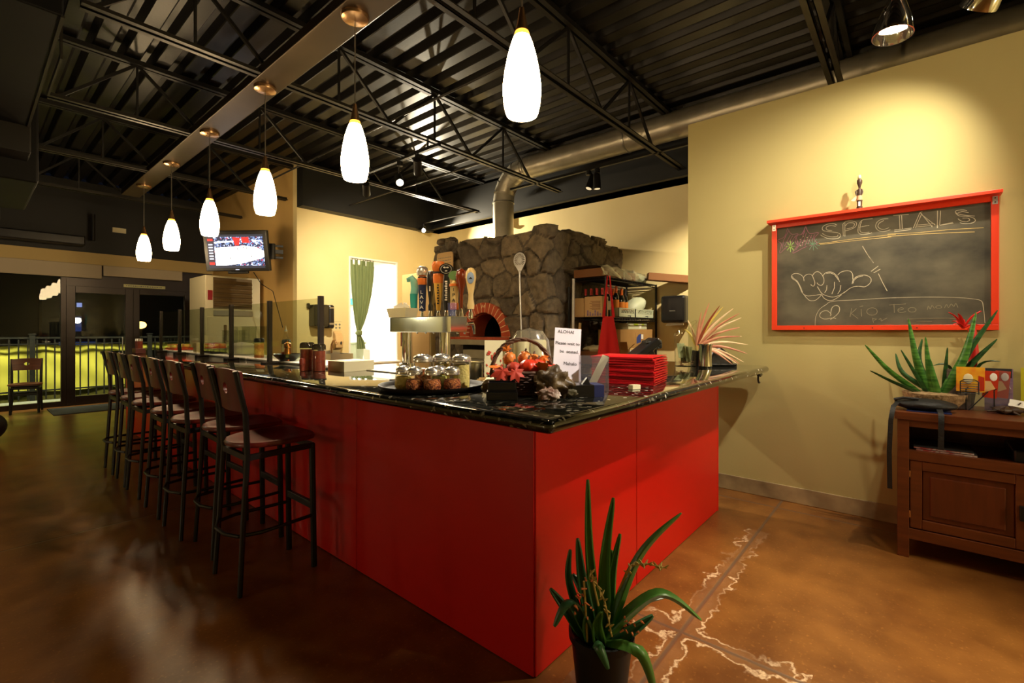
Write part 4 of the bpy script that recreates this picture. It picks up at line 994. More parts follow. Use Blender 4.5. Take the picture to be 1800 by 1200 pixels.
B().tube([(0.086*math.cos(2*PI*k/n_), 0.086*math.sin(2*PI*k/n_), vtop(2*PI*k/n_)) for k in range(n_)], 0.004, 8, closed=True).build('rim', 'jarglass', t)
b = B(); random.seed(2)
for k in range(9): b.obox((random.uniform(-0.03, 0.03), random.uniform(-0.03, 0.03), random.uniform(0.06, 0.14)), (0.06, 0.002, 0.12), R3('Z', random.uniform(0, 180))@R3('X', random.uniform(-25, 25)))
o = b.build('bank_notes', 'money', smooth=0); tag(o, 'crumpled bank notes inside the slanted glass vase', 'bank notes', kind='stuff'); o.location += Vector((3.70, 1.365, CT))
b = B()
for k in range(24): b.lathe((random.uniform(-0.045, 0.045), random.uniform(-0.045, 0.045), 0.004+random.uniform(0, 0.04)), [(0.0, 0), (0.012, 0), (0.012, 0.002), (0.0, 0.002)], 12)
o = b.build('coins', 'coin'); tag(o, 'loose coins at the bottom of the slanted glass vase', 'coins', kind='stuff'); o.location += Vector((3.70, 1.365, CT))
t = thing('chrome_cup', 'shiny chrome cup in front of the pink spiky plant', 'cup', (3.76, 1.232, CT))
B().lathe((0, 0, 0), [(0.0, 0.0), (0.046, 0.0), (0.05, 0.005), (0.048, 0.03), (0.047, 0.15), (0.052, 0.165), (0.052, 0.178), (0.047, 0.178), (0.044, 0.16), (0.043, 0.02), (0.0, 0.02)], 28).build('cup', 'chrome', t)
b = B()
for a in range(12): b.ell((0.05*math.cos(a*PI/6), 0.05*math.sin(a*PI/6), 0.172), (0.006, 0.006, 0.006), 8, 6)
b.build('beading', 'ink', t)
t = thing('card_terminal', 'black domed card terminal behind the pink spiky plant', 'card terminal', (4.06, 1.24, CT), rz)
B().prism([(-0.09, 0), (0.10, 0), (0.10, 0.02), (0.06, 0.10), (0.0, 0.15), (-0.05, 0.14), (-0.09, 0.06)], lambda x, y: (x, -0.09, y), (0, 0.18, 0)).build('body', 'blackplastic', t, smooth=0, bevel=0.018)
B().box(-0.11, -0.11, 0, 0.12, 0.11, 0.014).build('base', 'blackplastic', t, smooth=0, bevel=0.004)
def blade(b, base, pts, w, n=10, cup=0.25, thick=0.0025, twist=0.0, side=None):
    P_ = [Vector(p) for p in pts]
    def cr(u):
        m = len(P_)-1; x = u*m; i = min(int(x), m-1); f = x-i
        p0, p1, p2, p3 = P_[max(i-1, 0)], P_[i], P_[i+1], P_[min(i+2, m)]
        return 0.5*((2*p1)+(-p0+p2)*f+(2*p0-5*p1+4*p2-p3)*f*f+(-p0+3*p1-3*p2+p3)*f**3)
    g = []
    for k in range(n+1):
        u = k/n; p = cr(u); d = (cr(min(1, u+0.02))-cr(max(0, u-0.02))).normalized()
        sd = Vector(side) if side is not None else d.cross(Vector((0, 0, 1)))
        if sd.length < 0.08: sd = RT.copy()
        sd = (sd-d*sd.dot(d)).normalized(); up = sd.cross(d)
        ww = w*(1-u)**0.75*(0.75+0.55*min(1, u*4)) if u < 1 else w*0.01
        row = []
        for q in (-1, -0.5, 0, 0.5, 1): row.append(base+p+sd*ww*0.5*q+up*(cup*ww*(q*q-0.5)))
        g.append(row)
    b.sheet(g, thick); return b
pl_ = thing('spiky_plant', 'dried spiky plant with pink and tan leaves on the counter end', 'plant', (3.86, 1.335, CT))
B().lathe((0, 0, 0), [(0.0, 0.0), (0.045, 0.0), (0.055, 0.12), (0.05, 0.12), (0.04, 0.01), (0.0, 0.01)], 24).build('pot', 'pot', pl_)
random.seed(4)
for k, (ang, L_, mat) in enumerate([(78, 0.36, 'pinkleaf'), (66, 0.36, 'brownleaf'), (58, 0.38, 'yellowleaf'), (50, 0.40, 'tanleaf'), (42, 0.40, 'pinkleaf'), (34, 0.42, 'tanleaf'), (22, 0.42, 'pinkleaf'), (12, 0.40, 'tanleaf'), (2, 0.44, 'tanleaf'), (-8, 0.38, 'pinkleaf'), (-18, 0.40, 'tanleaf'), (-26, 0.36, 'pinkleaf'), (-35, 0.36, 'tanleaf'), (-42, 0.33, 'pinkleaf'), (88, 0.28, 'pinkleaf'), (100, 0.22, 'tanleaf'), (118, 0.16, 'yellowleaf'), (70, 0.30, 'tanleaf'), (46, 0.33, 'brownleaf'), (15, 0.33, 'pinkleaf')]):
    a = math.radians(ang); dp = random.uniform(-0.12, 0.10)
    e = RT*math.cos(a)*L_+Vector((0, 0, max(-0.135, math.sin(a)*L_)))+FW*dp; m_ = e*0.5+Vector((0, 0, 0.03))
    blade(B(), Vector((0, 0, 0.15)), [(0, 0, 0), m_, e], 0.021, 8, side=Vector((-math.sin(a)*RT.x, -math.sin(a)*RT.y, math.cos(a)))).build('leaf', mat, pl_, smooth=70)
B().tube([(0, 0, 0.01), (0, 0, 0.08), (0.0, 0, 0.16)], 0.014, 8).build('stem', 'stalk', pl_)

# ---------------------------------------------------------------- beer tap tower
TX, TY = 2.30, 2.72
t = thing('beer_tower', 'two-legged chrome beer tower with eight assorted tap handles', 'beer tower', (TX+0.07, 2.93, CT))
for y in (-0.235, 0.235):
    B().lathe((0, y, 0), [(0.0, 0), (0.065, 0), (0.065, 0.012), (0.042, 0.018), (0.0405, 0.27), (0.0, 0.27)], 32).build('column', 'chrome', t)
B().box(-0.07, -0.372, 0.268, 0.10, 0.375, 0.388).build('box', 'chrome', t, smooth=0, bevel=0.004)
def faucet(y):
    o = B().lathe((0.135, y, 0.372), [(0.0, 0), (0.016, 0.0), (0.018, 0.03), (0.012, 0.06), (0.008, 0.085), (0.0, 0.085)], 16).tube([(0.10, y, 0.33), (0.15, y, 0.335), (0.165, y, 0.31), (0.172, y, 0.255)], [0.013, 0.015, 0.013, 0.009], 12).build('faucet', 'chrome', t)
    return o
hy = [(-0.375, 'cream'), (-0.27, 'brown'), (-0.19, 'ipa'), (-0.098, 'round'), (0.0, 'yellow'), (0.10, 'black'), (0.205, 'navy'), (0.32, 'teal')]
HX, HZ = 0.135, 0.445
for y, k in hy:
    faucet(y)
    c = (HX, y, HZ)
    if k == 'cream':
        o = B().lathe(c, [(0.0, 0), (0.020, 0.0), (0.022, 0.03), (0.016, 0.07), (0.015, 0.11), (0.026, 0.19), (0.033, 0.24), (0.030, 0.285), (0.016, 0.31), (0.0, 0.315)], 20, sx=0.55).build('tap_handle', 'tapcream', t); plabel(o, 'cream paddle shaped tap handle with a blue oval badge')
        M3 = R3('Z', 0); B().ell((HX-0.018, y, HZ+0.235), (0.004, 0.022, 0.045), 20, 8).build('badge', 'paleblue', o)
        B().prism([(-0.012, 0), (0.014, 0), (0.002, 0.016)], lambda p, q: (HX-0.0245, y-p, HZ+0.225+q), (0.002, 0, 0)).build('badge_mark', 'ink', o, smooth=0)
    elif k == 'brown':
        o = B().lathe(c, [(0.0, 0), (0.010, 0.0), (0.011, 0.12), (0.020, 0.17), (0.034, 0.225), (0.036, 0.26), (0.028, 0.30), (0.0, 0.318)], 20, sx=0.6).build('tap_handle', 'tapbrown', t); plabel(o, 'brown varnished paddle tap handle')
    elif k == 'ipa':
        o = B().lathe(c, [(0.0, 0), (0.024, 0.0), (0.026, 0.18), (0.030, 0.185), (0.030, 0.20), (0.014, 0.215), (0.012, 0.23), (0.0, 0.235)], 20).build('tap_handle', 'tapcream', t); plabel(o, 'pale cylindrical tap handle with a green disc')
        B().lathe((0, 0, 0), [(0.0, -0.012), (0.036, -0.012), (0.036, 0.012), (0.0, 0.012)], 24).build('disc', 'tapgreen', o); d_ = o.children[0]; d_.rotation_euler = (0, PI/2, 0); d_.location = (HX, y, HZ+0.268)
        B().lathe((HX, y, HZ), [(0.0265, 0.0), (0.0275, 0.002), (0.0275, 0.05), (0.0265, 0.052)], 20).build('copper_band', 'taporange', o); B().lathe((HX, y, HZ), [(0.0, 0.183), (0.0315, 0.183), (0.0315, 0.203), (0.0, 0.205)], 20).build('copper_band', 'taporange', o)
        for j, ch_ in enumerate('IPA'): text('lettering', ch_, 0.036, (HX-0.0275, y, HZ+0.155-0.042*j), (0, -1, 0), (0, 0, 1), 'ink', o)
    elif k == 'round':
        o = B().lathe(c, [(0.0, 0), (0.016, 0.0), (0.022, 0.06), (0.024, 0.20), (0.020, 0.25), (0.018, 0.28), (0.0, 0.285)], 16, sx=0.7).build('tap_handle', 'blackplastic', t); plabel(o, 'black tap handle topped by a round emblem')
        q = B().lathe((0, 0, 0), [(0.0, -0.014), (0.045, -0.014), (0.045, 0.014), (0.0, 0.014)], 28).build('emblem', 'blackplastic', o); q.rotation_euler = (0, PI/2, 0); q.location = (HX, y, HZ+0.325)
        q2 = B()
        q2.tube([(HX-0.016, y+0.034*math.cos(a), HZ+0.325+0.034*math.sin(a)) for a in arc(28, 0, 2*PI)[:-1]], 0.0028, 6, closed=True)
        for a in (0.9, 2.2, 4.71): q2.ell((HX-0.016, y+0.015*math.cos(a), HZ+0.325+0.015*math.sin(a)), (0.003, 0.009, 0.007), 10, 6)
        q2.build('emblem_ring', 'silver', o)
        b = B()
        for j in range(9): b.box(HX-0.0185, y-0.008, HZ+0.075+j*0.018, HX-0.0165, y+0.008-0.004*(j % 2), HZ+0.087+j*0.018)
        b.build('lettering', 'paper', o, smooth=0)
    elif k == 'yellow':
        o = B().lathe(c, [(0.0, 0), (0.013, 0.0), (0.032, 0.23), (0.0, 0.235)], 20, sx=0.7).build('tap_handle', 'tapyellow', t); plabel(o, 'tapered mustard yellow tap handle with orange top')
        B().lathe(c, [(0.0, 0.22), (0.034, 0.22), (0.036, 0.28), (0.034, 0.30), (0.026, 0.31), (0.04, 0.33), (0.044, 0.37), (0.036, 0.395), (0.0, 0.40)], 20, sx=0.7).build('orange_top', 'taporange', o)
        B().lathe(c, [(0.027, 0.296), (0.0375, 0.298), (0.0375, 0.312), (0.027, 0.314)], 20, sx=0.72).build('dark_band', 'ink', o)
        b = B()
        for j in range(8): b.box(HX-0.021-0.0*j, y-0.006, HZ+0.05+j*0.021, HX-0.012, y+0.006-0.004*(j % 2), HZ+0.062+j*0.021)
        b.v = [Vector((p.x+0.006-(p.z-HZ)*0.045, p.y, p.z)) for p in b.v]; b.build('lettering', 'ink', o, smooth=0)
    elif k == 'black':
        o = B().lathe(c, [(0.0, 0), (0.014, 0.0), (0.016, 0.04), (0.010, 0.06), (0.012, 0.10), (0.024, 0.20), (0.025, 0.30), (0.016, 0.325), (0.0, 0.33)], 18, sx=0.8).build('tap_handle', 'blackplastic', t); plabel(o, 'plain glossy black club shaped tap handle')
        B().box(HX-0.021, y-0.004, HZ+0.16, HX-0.0175, y+0.004, HZ+0.20).build('mark', 'paper', o, smooth=0)
    elif k == 'navy':
        o = B().lathe(c, [(0.0, 0), (0.022, 0.0), (0.028, 0.20), (0.029, 0.225), (0.0, 0.23)], 20, sx=0.75).build('tap_handle', 'tapnavy', t); plabel(o, 'navy tap handle with copper band and silver crown')
        B().lathe(c, [(0.0, 0.22), (0.030, 0.22), (0.036, 0.265), (0.034, 0.275), (0.026, 0.28), (0.024, 0.30), (0.0, 0.30)], 20, sx=0.75).build('copper_top', 'taporange', o)
        B().lathe(c, [(0.0, 0.30), (0.036, 0.30), (0.040, 0.33), (0.036, 0.36), (0.02, 0.375), (0.0, 0.378)], 20, sx=0.75).build('silver_crown', 'silver', o)
        B().lathe(c, [(0.0, 0.276), (0.0305, 0.276), (0.0305, 0.288), (0.0, 0.288)], 20, sx=0.75).build('dark_band', 'ink', o)
        for j, ch_ in enumerate('LAVA'): text('lettering', ch_, 0.040, (HX-0.0245, y, HZ+0.155-0.042*j), (0, -1, 0), (0, 0, 1), 'paper', o)
    else:
        o = B().lathe(c, [(0.0, 0), (0.022, 0.0), (0.027, 0.13), (0.028, 0.15), (0.0, 0.15)], 18, sx=0.7).build('tap_handle', 'teal', t); plabel(o, 'teal tap handle curling over like a wave')
        B().tube([(HX, y-0.002, HZ+0.15), (HX, y-0.006, HZ+0.20), (HX, y, HZ+0.26), (HX, y+0.018, HZ+0.29), (HX, y+0.038, HZ+0.275), (HX, y+0.040, HZ+0.252)], [0.028, 0.027, 0.026, 0.024, 0.018, 0.010], 14, flat=0.7).build('wave', 'tealpale', o)
for o in [c for c in t.children if c.name.startswith('tap_handle')]:
    y_ = sum((v.co.y for v in o.data.vertices))/len(o.data.vertices); y_ = min((h[0] for h in hy), key=lambda q: abs(q-y_))
    o.matrix_local = Matrix.Translation((HX, y_, HZ)) @ Matrix.Rotation(math.radians(38), 4, 'Z') @ Matrix.Diagonal((1.25, 1.25, 1.0, 1.0)) @ Matrix.Translation((-HX, -y_, -HZ))
t = thing('straw_bin', 'pale yellow bin of napkins on top of the beer tower', 'bin', (TX+0.05, 3.20, CT+0.389))
b = B(); w0, w1, h_ = 0.11, 0.13, 0.075
b.add([(-w0*0.5, -w0, 0), (w0*0.5, -w0, 0), (w0*0.5, w0, 0), (-w0*0.5, w0, 0), (-w1*0.5, -w1, h_), (w1*0.5, -w1, h_), (w1*0.5, w1, h_), (-w1*0.5, w1, h_)], [(0,1,2,3),(0,1,5,4),(1,2,6,5),(2,3,7,6),(3,0,4,7)]); b.build('bin', 'cream2', t, smooth=0)
b = B(); random.seed(9)
for k in range(5): b.obox((random.uniform(-0.03, 0.03), random.uniform(-0.08, 0.08), 0.07), (0.002, 0.08, 0.08), R3('Z', random.uniform(-40, 40))@R3('X', random.uniform(-30, 30)))
b.build('napkin', 'paper', t, smooth=0)
t = thing('plastic_cup', 'clear plastic cup with blue print on the beer tower', 'cup', (2.36, 2.605, CT+0.389))
B().lathe((0, 0, 0), [(0.028, 0.0), (0.034, 0.095), (0.036, 0.098)], 24).lathe((0, 0, 0), [(0.0, 0.002), (0.028, 0.002)], 24, closed=True).build('cup', 'bluecup', t)
tag(B().box(1.84, 2.42, CT+0.001, 2.18, 3.28, CT+0.008).build('drip_tray', 'steel', smooth=0, bevel=0.002), 'flat steel drip tray under the beer tower', 'drip tray')
t = thing('white_box', 'white cardboard box on the bar beside the first sneeze guard post', 'box', (1.78, 3.02, CT), 0.05)
B().box(-0.12, -0.10, 0, 0.12, 0.10, 0.072).build('carton', 'cream2', t, smooth=0, bevel=0.002); B().obox((0.0, 0, 0.074), (0.18, 0.14, 0.002), R3('Z', 8)).build('sheet', 'paper', t, smooth=0)

# ---------------------------------------------------------------- behind the sneeze guard
for i, (y0, y1) in enumerate(((3.42, 4.9), (4.92, 6.4), (6.42, 7.9))):
    tag(B().box(1.775, y0, CT+0.001, 2.12, y1, CT+0.016).build('cutting_board', 'white', smooth=0, bevel=0.003), ('long white cutting board behind the nearest sneeze glass', 'middle white cutting board behind the sneeze glass', 'farthest white cutting board behind the sneeze glass')[i], 'cutting board', 'cutting boards')
ZB = CT+0.017
def jar_shaker(c, r, h, fill, lid, label, name='spice_shaker', group='spice shakers', frac=0.92):
    t = thing(name, label, 'shaker', c, 0, group)
    B().lathe((0, 0, 0), [(0.0, 0), (r, 0), (r*1.02, 0.006), (r, h)], 24).build('jar', 'jarglass', t)
    B().lathe((0, 0, 0.003), [(0.0, 0), (r*0.93, 0), (r*0.93, h*frac), (0.0, h*frac)], 20).build('filling', fill, t)
    B().lathe((0, 0, h), [(0.0, 0), (r*1.04, 0), (r*1.02, 0.028), (r*0.8, 0.04), (0.0, 0.042)], 24).build('lid', lid, t); return t
jar_shaker((1.86, 4.82, ZB), 0.045, 0.15, 'spice', 'pot', 'orange seasoning shaker with black lid just left of the second glass post')
jar_shaker((1.98, 4.50, ZB), 0.04, 0.14, 'cream2', 'pot', 'pale salt shaker with black lid close to the second glass post')
jar_shaker((1.57, 3.24, CT), 0.048, 0.16, 'redspice', 'smoke', 'large clear shaker of red flakes left of the nearest glass post')
jar_shaker((1.60, 3.13, CT), 0.044, 0.15, 'redspice', 'smoke', 'second clear shaker of red flakes hidden behind the nearest post')
jar_shaker((1.515, 3.20, CT), 0.018, 0.05, 'redspice', 'redspice', 'tiny red bottle at the foot of the nearest glass post', 'tiny_bottle', 'spice shakers')
t = thing('black_bowl', 'shallow black bowl holding bottles behind the glass', 'bowl', (1.84, 4.16, ZB))
B().lathe((0, 0, 0), [(0.0, 0), (0.06, 0.0), (0.105, 0.04), (0.12, 0.062), (0.116, 0.062), (0.10, 0.042), (0.056, 0.006), (0.0, 0.006)], 32).build('bowl', 'blackplastic', t)
t = thing('oil_bottle', 'glass oil bottle with pourer standing in the black bowl', 'bottle', (1.845, 4.205, ZB+0.007))
B().lathe((0, 0, 0), [(0.0, 0), (0.036, 0), (0.037, 0.14), (0.032, 0.17), (0.015, 0.215), (0.014, 0.25)], 22).build('glass', 'jarglass', t); B().lathe((0, 0, 0.003), [(0.0, 0), (0.034, 0), (0.034, 0.065), (0.0, 0.065)], 20).build('oil', 'oil', t)
B().lathe((0, 0, 0.25), [(0.0, 0), (0.014, 0), (0.014, 0.012), (0.005, 0.016), (0.003, 0.05), (0.0, 0.05)], 12).build('pourer', 'steel', t)
t = thing('copper_mill', 'copper pepper mill standing in the black bowl', 'mill', (1.825, 4.125, ZB+0.007))
B().lathe((0, 0, 0), [(0.0, 0), (0.034, 0.0), (0.03, 0.06), (0.026, 0.105), (0.030, 0.11), (0.03, 0.135), (0.02, 0.15), (0.006, 0.158), (0.006, 0.168), (0.0, 0.17)], 22).build('body', 'copper', t)
t = thing('mixing_tub', 'large clear tub of pale flour behind the glass', 'tub', (1.98, 5.60, ZB))
B().lathe((0, 0, 0), [(0.0, 0), (0.135, 0), (0.15, 0.15), (0.155, 0.155)], 32).build('tub', 'plasticclear', t); B().lathe((0, 0, 0.003), [(0.0, 0), (0.128, 0), (0.138, 0.10), (0.10, 0.12), (0.0, 0.135)], 28).build('flour', 'dough', t)
def clear_bin(c, size, label):
    b = B(); x, y, z = size; k = 0.004
    b.box(-x, -y, 0, x, y, k); b.box(-x, -y, k, -x+k, y, z); b.box(x-k, -y, k, x, y, z); b.box(-x+k, -y, k, x-k, -y+k, z); b.box(-x+k, y-k, k, x-k, y, z); b.box(-x-0.008, -y-0.008, z, x+0.008, y+0.008, z+0.006)
    o = b.build('clear_container', 'jarglass', smooth=0); o.location = c; return tag(o, label, 'container', 'clear containers behind the glass')
clear_bin((2.52, 7.06, 0.905), (0.12, 0.13, 0.50), 'clear lidded container in the middle of the three behind the flour tub'); clear_bin((2.50, 7.36, 0.905), (0.11, 0.12, 0.45), 'shortest clear lidded container, at the left of the three behind the flour tub'); clear_bin((2.55, 6.74, 0.905), (0.12, 0.13, 0.50), 'clear lidded container at the right of the three behind the flour tub')
t = thing('prep_table', 'steel prep table running behind the bar', 'table', (2.60, 6.0, 0))
B().box(-0.34, -2.3, 0.86, 0.34, 2.3, 0.90).build('top', 'steel', t, smooth=0, bevel=0.004); B().box(-0.32, -2.25, 0.10, 0.32, 2.25, 0.86).build('cabinet', 'steel', t, smooth=0)
t = thing('red_lunch_tray', 'red rimmed tray of folded napkins near the far end of the bar', 'tray', (1.93, 7.66, ZB))
B().box(-0.12, -0.22, 0, 0.12, 0.22, 0.03).build('tray', 'orange', t, smooth=0, bevel=0.008); B().box(-0.1, -0.1, 0.03, 0.1, 0.2, 0.075).build('napkins', 'spice', t, smooth=0, bevel=0.01)
tag(B().box(1.79, 5.97, ZB, 2.02, 6.24, ZB+0.055).build('black_pan', 'blackplastic', smooth=0, bevel=0.012), 'low black pan left of the flour tub behind the glass', 'pan')
t = thing('red_food_tub', 'clear tub topped with red food farther along behind the glass', 'tub', (2.02, 6.56, ZB))
B().lathe((0, 0, 0), [(0.0, 0), (0.12, 0), (0.13, 0.12)], 24).build('tub', 'plasticclear', t); B().lathe((0, 0, 0), [(0.0, 0.003), (0.115, 0.003), (0.122, 0.10), (0.0, 0.112)], 24).build('food', 'orange', t)
t = thing('cream_rack', 'slanted cream board near the far end of the glass', 'board', (2.08, 7.25, ZB))
B().prism([(-0.14, 0), (0.10, 0), (0.10, 0.20), (-0.02, 0.20)], lambda x, y: (0, -x, y), (0.03, 0, 0)).build('panel', 'cream2', t, smooth=0)
t = thing('condiment_rack', 'small brown wooden condiment caddy with jars at the far bar end', 'caddy', (1.40, 7.25, CT))
B().box(-0.05, -0.09, 0, 0.05, 0.09, 0.06).build('caddy', 'wood', t, smooth=0, bevel=0.004)
for y in (-0.045, 0.04): j = B().lathe((0, y, 0.06), [(0.0, 0), (0.03, 0), (0.03, 0.09), (0.0, 0.09)], 16).build('jar', 'redspice', t); B().lathe((0, y, 0.15), [(0.0, 0), (0.031, 0), (0.028, 0.03), (0.0, 0.03)], 16).build('lid', 'silver', j)
tag(B().box(1.79, 6.46, ZB, 1.88, 6.59, ZB+0.12).build('steel_canister', 'cream2', smooth=0, bevel=0.01), 'cream square canister beside the red food tub', 'canister')

# ---------------------------------------------------------------- back wall of the kitchen
t = thing('paper_towel_dispenser', 'smoky paper towel dispenser on the wall left of the curtain', 'dispenser', (3.83, YP, 1.36))
B().box(-0.15, -0.22, 0.06, 0.10, 0, 0.42).build('cover', 'smoke', t, smooth=0, bevel=0.03); B().box(-0.19, -0.06, 0.36, -0.15, 0, 0.44).build('hinge', 'smoke', t, smooth=0, bevel=0.01)
B().box(0.10, -0.2, 0.03, 0.20, 0, 0.42).build('side', 'blackplastic', t, smooth=0, bevel=0.03); b = B(); b.box(0.105, -0.203, 0.36, 0.19, -0.198, 0.38); b.box(0.105, -0.203, 0.09, 0.195, -0.198, 0.12); b.build('chrome_trim', 'steel', t, smooth=0)
B().prism([(-0.06, 0.06), (0.06, 0.06), (0.05, 0.0), (-0.02, -0.01)], lambda x, y: (x, -0.12, y), (0, 0.004, 0)).build('paper_towel', 'paper', t, smooth=0)
t = thing('handwash_poster', 'faint handwashing poster with six small pictures above the sink', 'poster', (4.16, YP-0.003, 1.43))
B().box(-0.11, -0.003, -0.08, 0.11, 0, 0.08).build('sheet', 'cream', t, smooth=0)
b = B()
for i in range(3):
    for j in range(2): b.obox((-0.065+0.065*i, -0.0035, -0.03+0.055*j), (0.032, 0.002, 0.03), R3('Y', 20*i))
b.box(-0.1, -0.0045, 0.07, 0.1, -0.003, 0.074); b.build('picture', 'greyplastic', t, smooth=0)
t = thing('soap_dispenser', 'beige wall soap dispenser above the small sink', 'dispenser', (4.17, YP, 1.0))
B().prism([(0, 0.02), (0.10, 0.06), (0.12, 0.16), (0.08, 0.30), (0.03, 0.34), (0, 0.34)], lambda y, z: (-0.07, -y, z), (0.14, 0, 0)).build('body', 'carton', t, smooth=0, bevel=0.012); B().ell((0.02, -0.12, 0.14), (0.016, 0.006, 0.03), 14, 8).build('window', 'ink', t)
t = thing('hand_sink', 'small steel hand sink with gooseneck tap on the back wall', 'sink', (4.05, 7.35, 0.82))
b = B(); b.box(-0.2, -0.2, 0.0, -0.18, 0.195, 0.15); b.box(0.18, -0.2, 0, 0.2, 0.195, 0.15); b.box(-0.18, -0.2, 0, 0.18, -0.18, 0.15); b.box(-0.18, 0.175, 0, 0.18, 0.195, 0.20); b.box(-0.18, -0.18, 0, 0.18, 0.175, 0.02); b.build('basin', 'steel', t, smooth=0)
B().tube([(0, 0.14, 0.15), (0, 0.14, 0.30), (0.01, 0.11, 0.36), (0.02, 0.05, 0.36), (0.02, 0.02, 0.30)], 0.015, 12).build('tap', 'nickel', t)
# curtain
t = thing('green_curtain', 'olive green tab-top curtain knotted in the pass window', 'curtain', (4.62, YP+0.03, 0))
rows = []
def cw(z):  # half width and centre by height
    pts = [(2.53, 0.235, 0.065), (2.3, 0.225, 0.065), (2.0, 0.20, 0.055), (1.7, 0.15, 0.035), (1.5, 0.10, 0.015), (1.37, 0.05, 0.0), (1.31, 0.045, -0.01), (1.25, 0.045, 0.0), (1.15, 0.075, 0.03), (1.02, 0.085, 0.045)]
    for (a, b_, c_), (d_, e_, f_) in zip(pts, pts[1:]):
        if z <= a and z >= d_:
            q = (a-z)/(a-d_); return b_+(e_-b_)*q, c_+(f_-c_)*q
    return pts[-1][1], pts[-1][2]
for j in range(46):
    z = 2.53-j*(1.51/45); hw_, cc = cw(z); row = []
    for i in range(61):
        u = i/60*2-1; ph = 2*PI*(i/60)*6.5
        row.append((cc+u*hw_+0.006*math.sin(ph*0.5), 0.03*math.sin(ph+0.5*math.sin(z*3))*(0.35+hw_*2.4), z))
    rows.append(row)
B().sheet(rows, 0.003).build('cloth', 'green', t, smooth=70)
b = B()
for x_, tw in ((-0.155, 0.022), (-0.055, 0.022), (0.055, 0.025), (0.105, 0.018), (0.19, 0.03), (0.265, 0.03)): b.sheet([[(x_-tw+0.0, 0.012*s_, z) for s_ in (-1, 1)] + [(x_+tw, 0.012*s_, z) for s_ in (1, -1)] for z in (2.52, 2.64)], 0.002)
b.build('tab', 'green', t, smooth=30)
B().ell((-0.012, -0.02, 1.31), (0.062, 0.05, 0.055), 20, 12, fn=lambda q, a: 1+0.1*math.sin(3*a+4*q.z)).build('knot', 'green', t)
tag(B().tube([(4.42, YP+0.04, 2.625), (5.41, YP+0.04, 2.625)], 0.010, 10).build('curtain_rod', 'white'), 'thin white curtain rod across the pass window', 'rod')
tag(B().box(4.43, YP+0.02, 0.787, 4.86, YP+0.12, 0.80).build('wooden_paddle', 'wood', smooth=0, bevel=0.003), 'thin reddish wooden paddle on the pass window ledge', 'paddle')
t = thing('green_tub', 'pale green tub on a shelf behind the curtain', 'tub', (4.62, 7.95, 0.70))
B().add([(-0.2, -0.15, 0), (0.2, -0.15, 0), (0.2, 0.15, 0), (-0.2, 0.15, 0), (-0.24, -0.18, 0.42), (0.24, -0.18, 0.42), (0.24, 0.18, 0.42), (-0.24, 0.18, 0.42)], [(0,3,2,1),(0,1,5,4),(1,2,6,5),(2,3,7,6),(3,0,4,7)]).build('tub', 'seafoam', t, smooth=0); B().box(-0.26, -0.2, 0.40, 0.26, 0.2, 0.44).build('rim', 'seafoam', t, smooth=0, bevel=0.01)
B().box(3.8, 7.75, 0.66, 6.4, 8.4, 0.70); o = tag(B().box(3.8, 7.75, 0, 6.4, 8.4, 0.70).build('back_room_bench', 'white', smooth=0), 'white bench in the bright room behind the pass window', 'bench')
tag(B().obox((4.74, YP-0.03, 0.90), (0.13, 0.003, 0.24), R3('Y', 12)@R3('X', -18)).build('white_card', 'paper', smooth=0), 'white card leaning in the pass window below the curtain', 'card')
t = thing('teal_dispenser', 'tiny teal towel holder on the bright far wall', 'holder', (6.64-0.45, 10.58, 1.98))
B().box(-0.10, -0.12, 0, 0.10, 0, 0.16).build('body', 'teal', t, smooth=0, bevel=0.01); B().box(0.10, -0.04, -0.02, 0.13, 0, 0.30).build('arm', 'tealpale', t, smooth=0)

# ---------------------------------------------------------------- cooler and television
t = thing('upright_cooler', 'tall cream cooler with louvred grille below the television', 'cooler', (3.0, 8.84, 0))
B().box(-0.42, 0, 0.10, 0.43, 0.84, 2.27).build('body', 'fridge', t, smooth=0, bevel=0.008)
b = B(); b.box(-0.31, -0.008, 1.72, 0.29, 0.0, 2.24)
for k in range(6): b.obox((-0.01, -0.022, 1.79+k*0.075), (0.59, 0.006, 0.062), R3('X', -28))
b.build('grille', 'grille', t, smooth=0)
B().box(-0.31, -0.028, 1.60, 0.30, 0, 1.69).build('rail', 'steel', t, smooth=0, bevel=0.004)
B().box(-0.41, -0.02, 0.14, 0.42, 0, 1.59).build('door', 'fridge', t, smooth=0, bevel=0.006); B().box(-0.39, -0.012, 1.86, -0.32, 0.0, 2.02).build('display', 'displayred', t, smooth=0, bevel=0.003)
B().box(-0.16, -0.05, 0.9, -0.12, -0.02, 1.45).build('handle', 'grille', t, smooth=0, bevel=0.006)
for x_ in (-0.36, 0.36):
    for y_ in (0.08, 0.76): B().cyl((x_, y_, 0), (x_, y_, 0.1), 0.03).build('foot', 'blackmetal', t)
tv = thing('television', 'wall television showing a basketball game, tilted down', 'television', (2.72, 7.93, 2.585), math.atan2(RT.y, RT.x)-0.06)
Mx = R3('X', 9)
def tvb(b): b.v = [Mx@p for p in b.v]; return b
b = B(); b.box(-0.51, 0.0, -0.315, 0.51, 0.07, 0.305); b.box(-0.3, 0.07, -0.2, 0.3, 0.11, 0.2); tvb(b).build('cabinet', 'blackplastic', tv, smooth=0, bevel=0.012)
b = B(); b.box(-0.16, -0.01, -0.355, 0.16, 0.04, -0.312); tvb(b).build('speaker_bar', 'blackplastic', tv, smooth=0, bevel=0.012)
W, Hh = 0.45, 0.255
names = ['screen_crowd', 'screen_court', 'screen_red', 'screen_bar', 'screen_grey', 'screen_white', 'ink']
b = B()
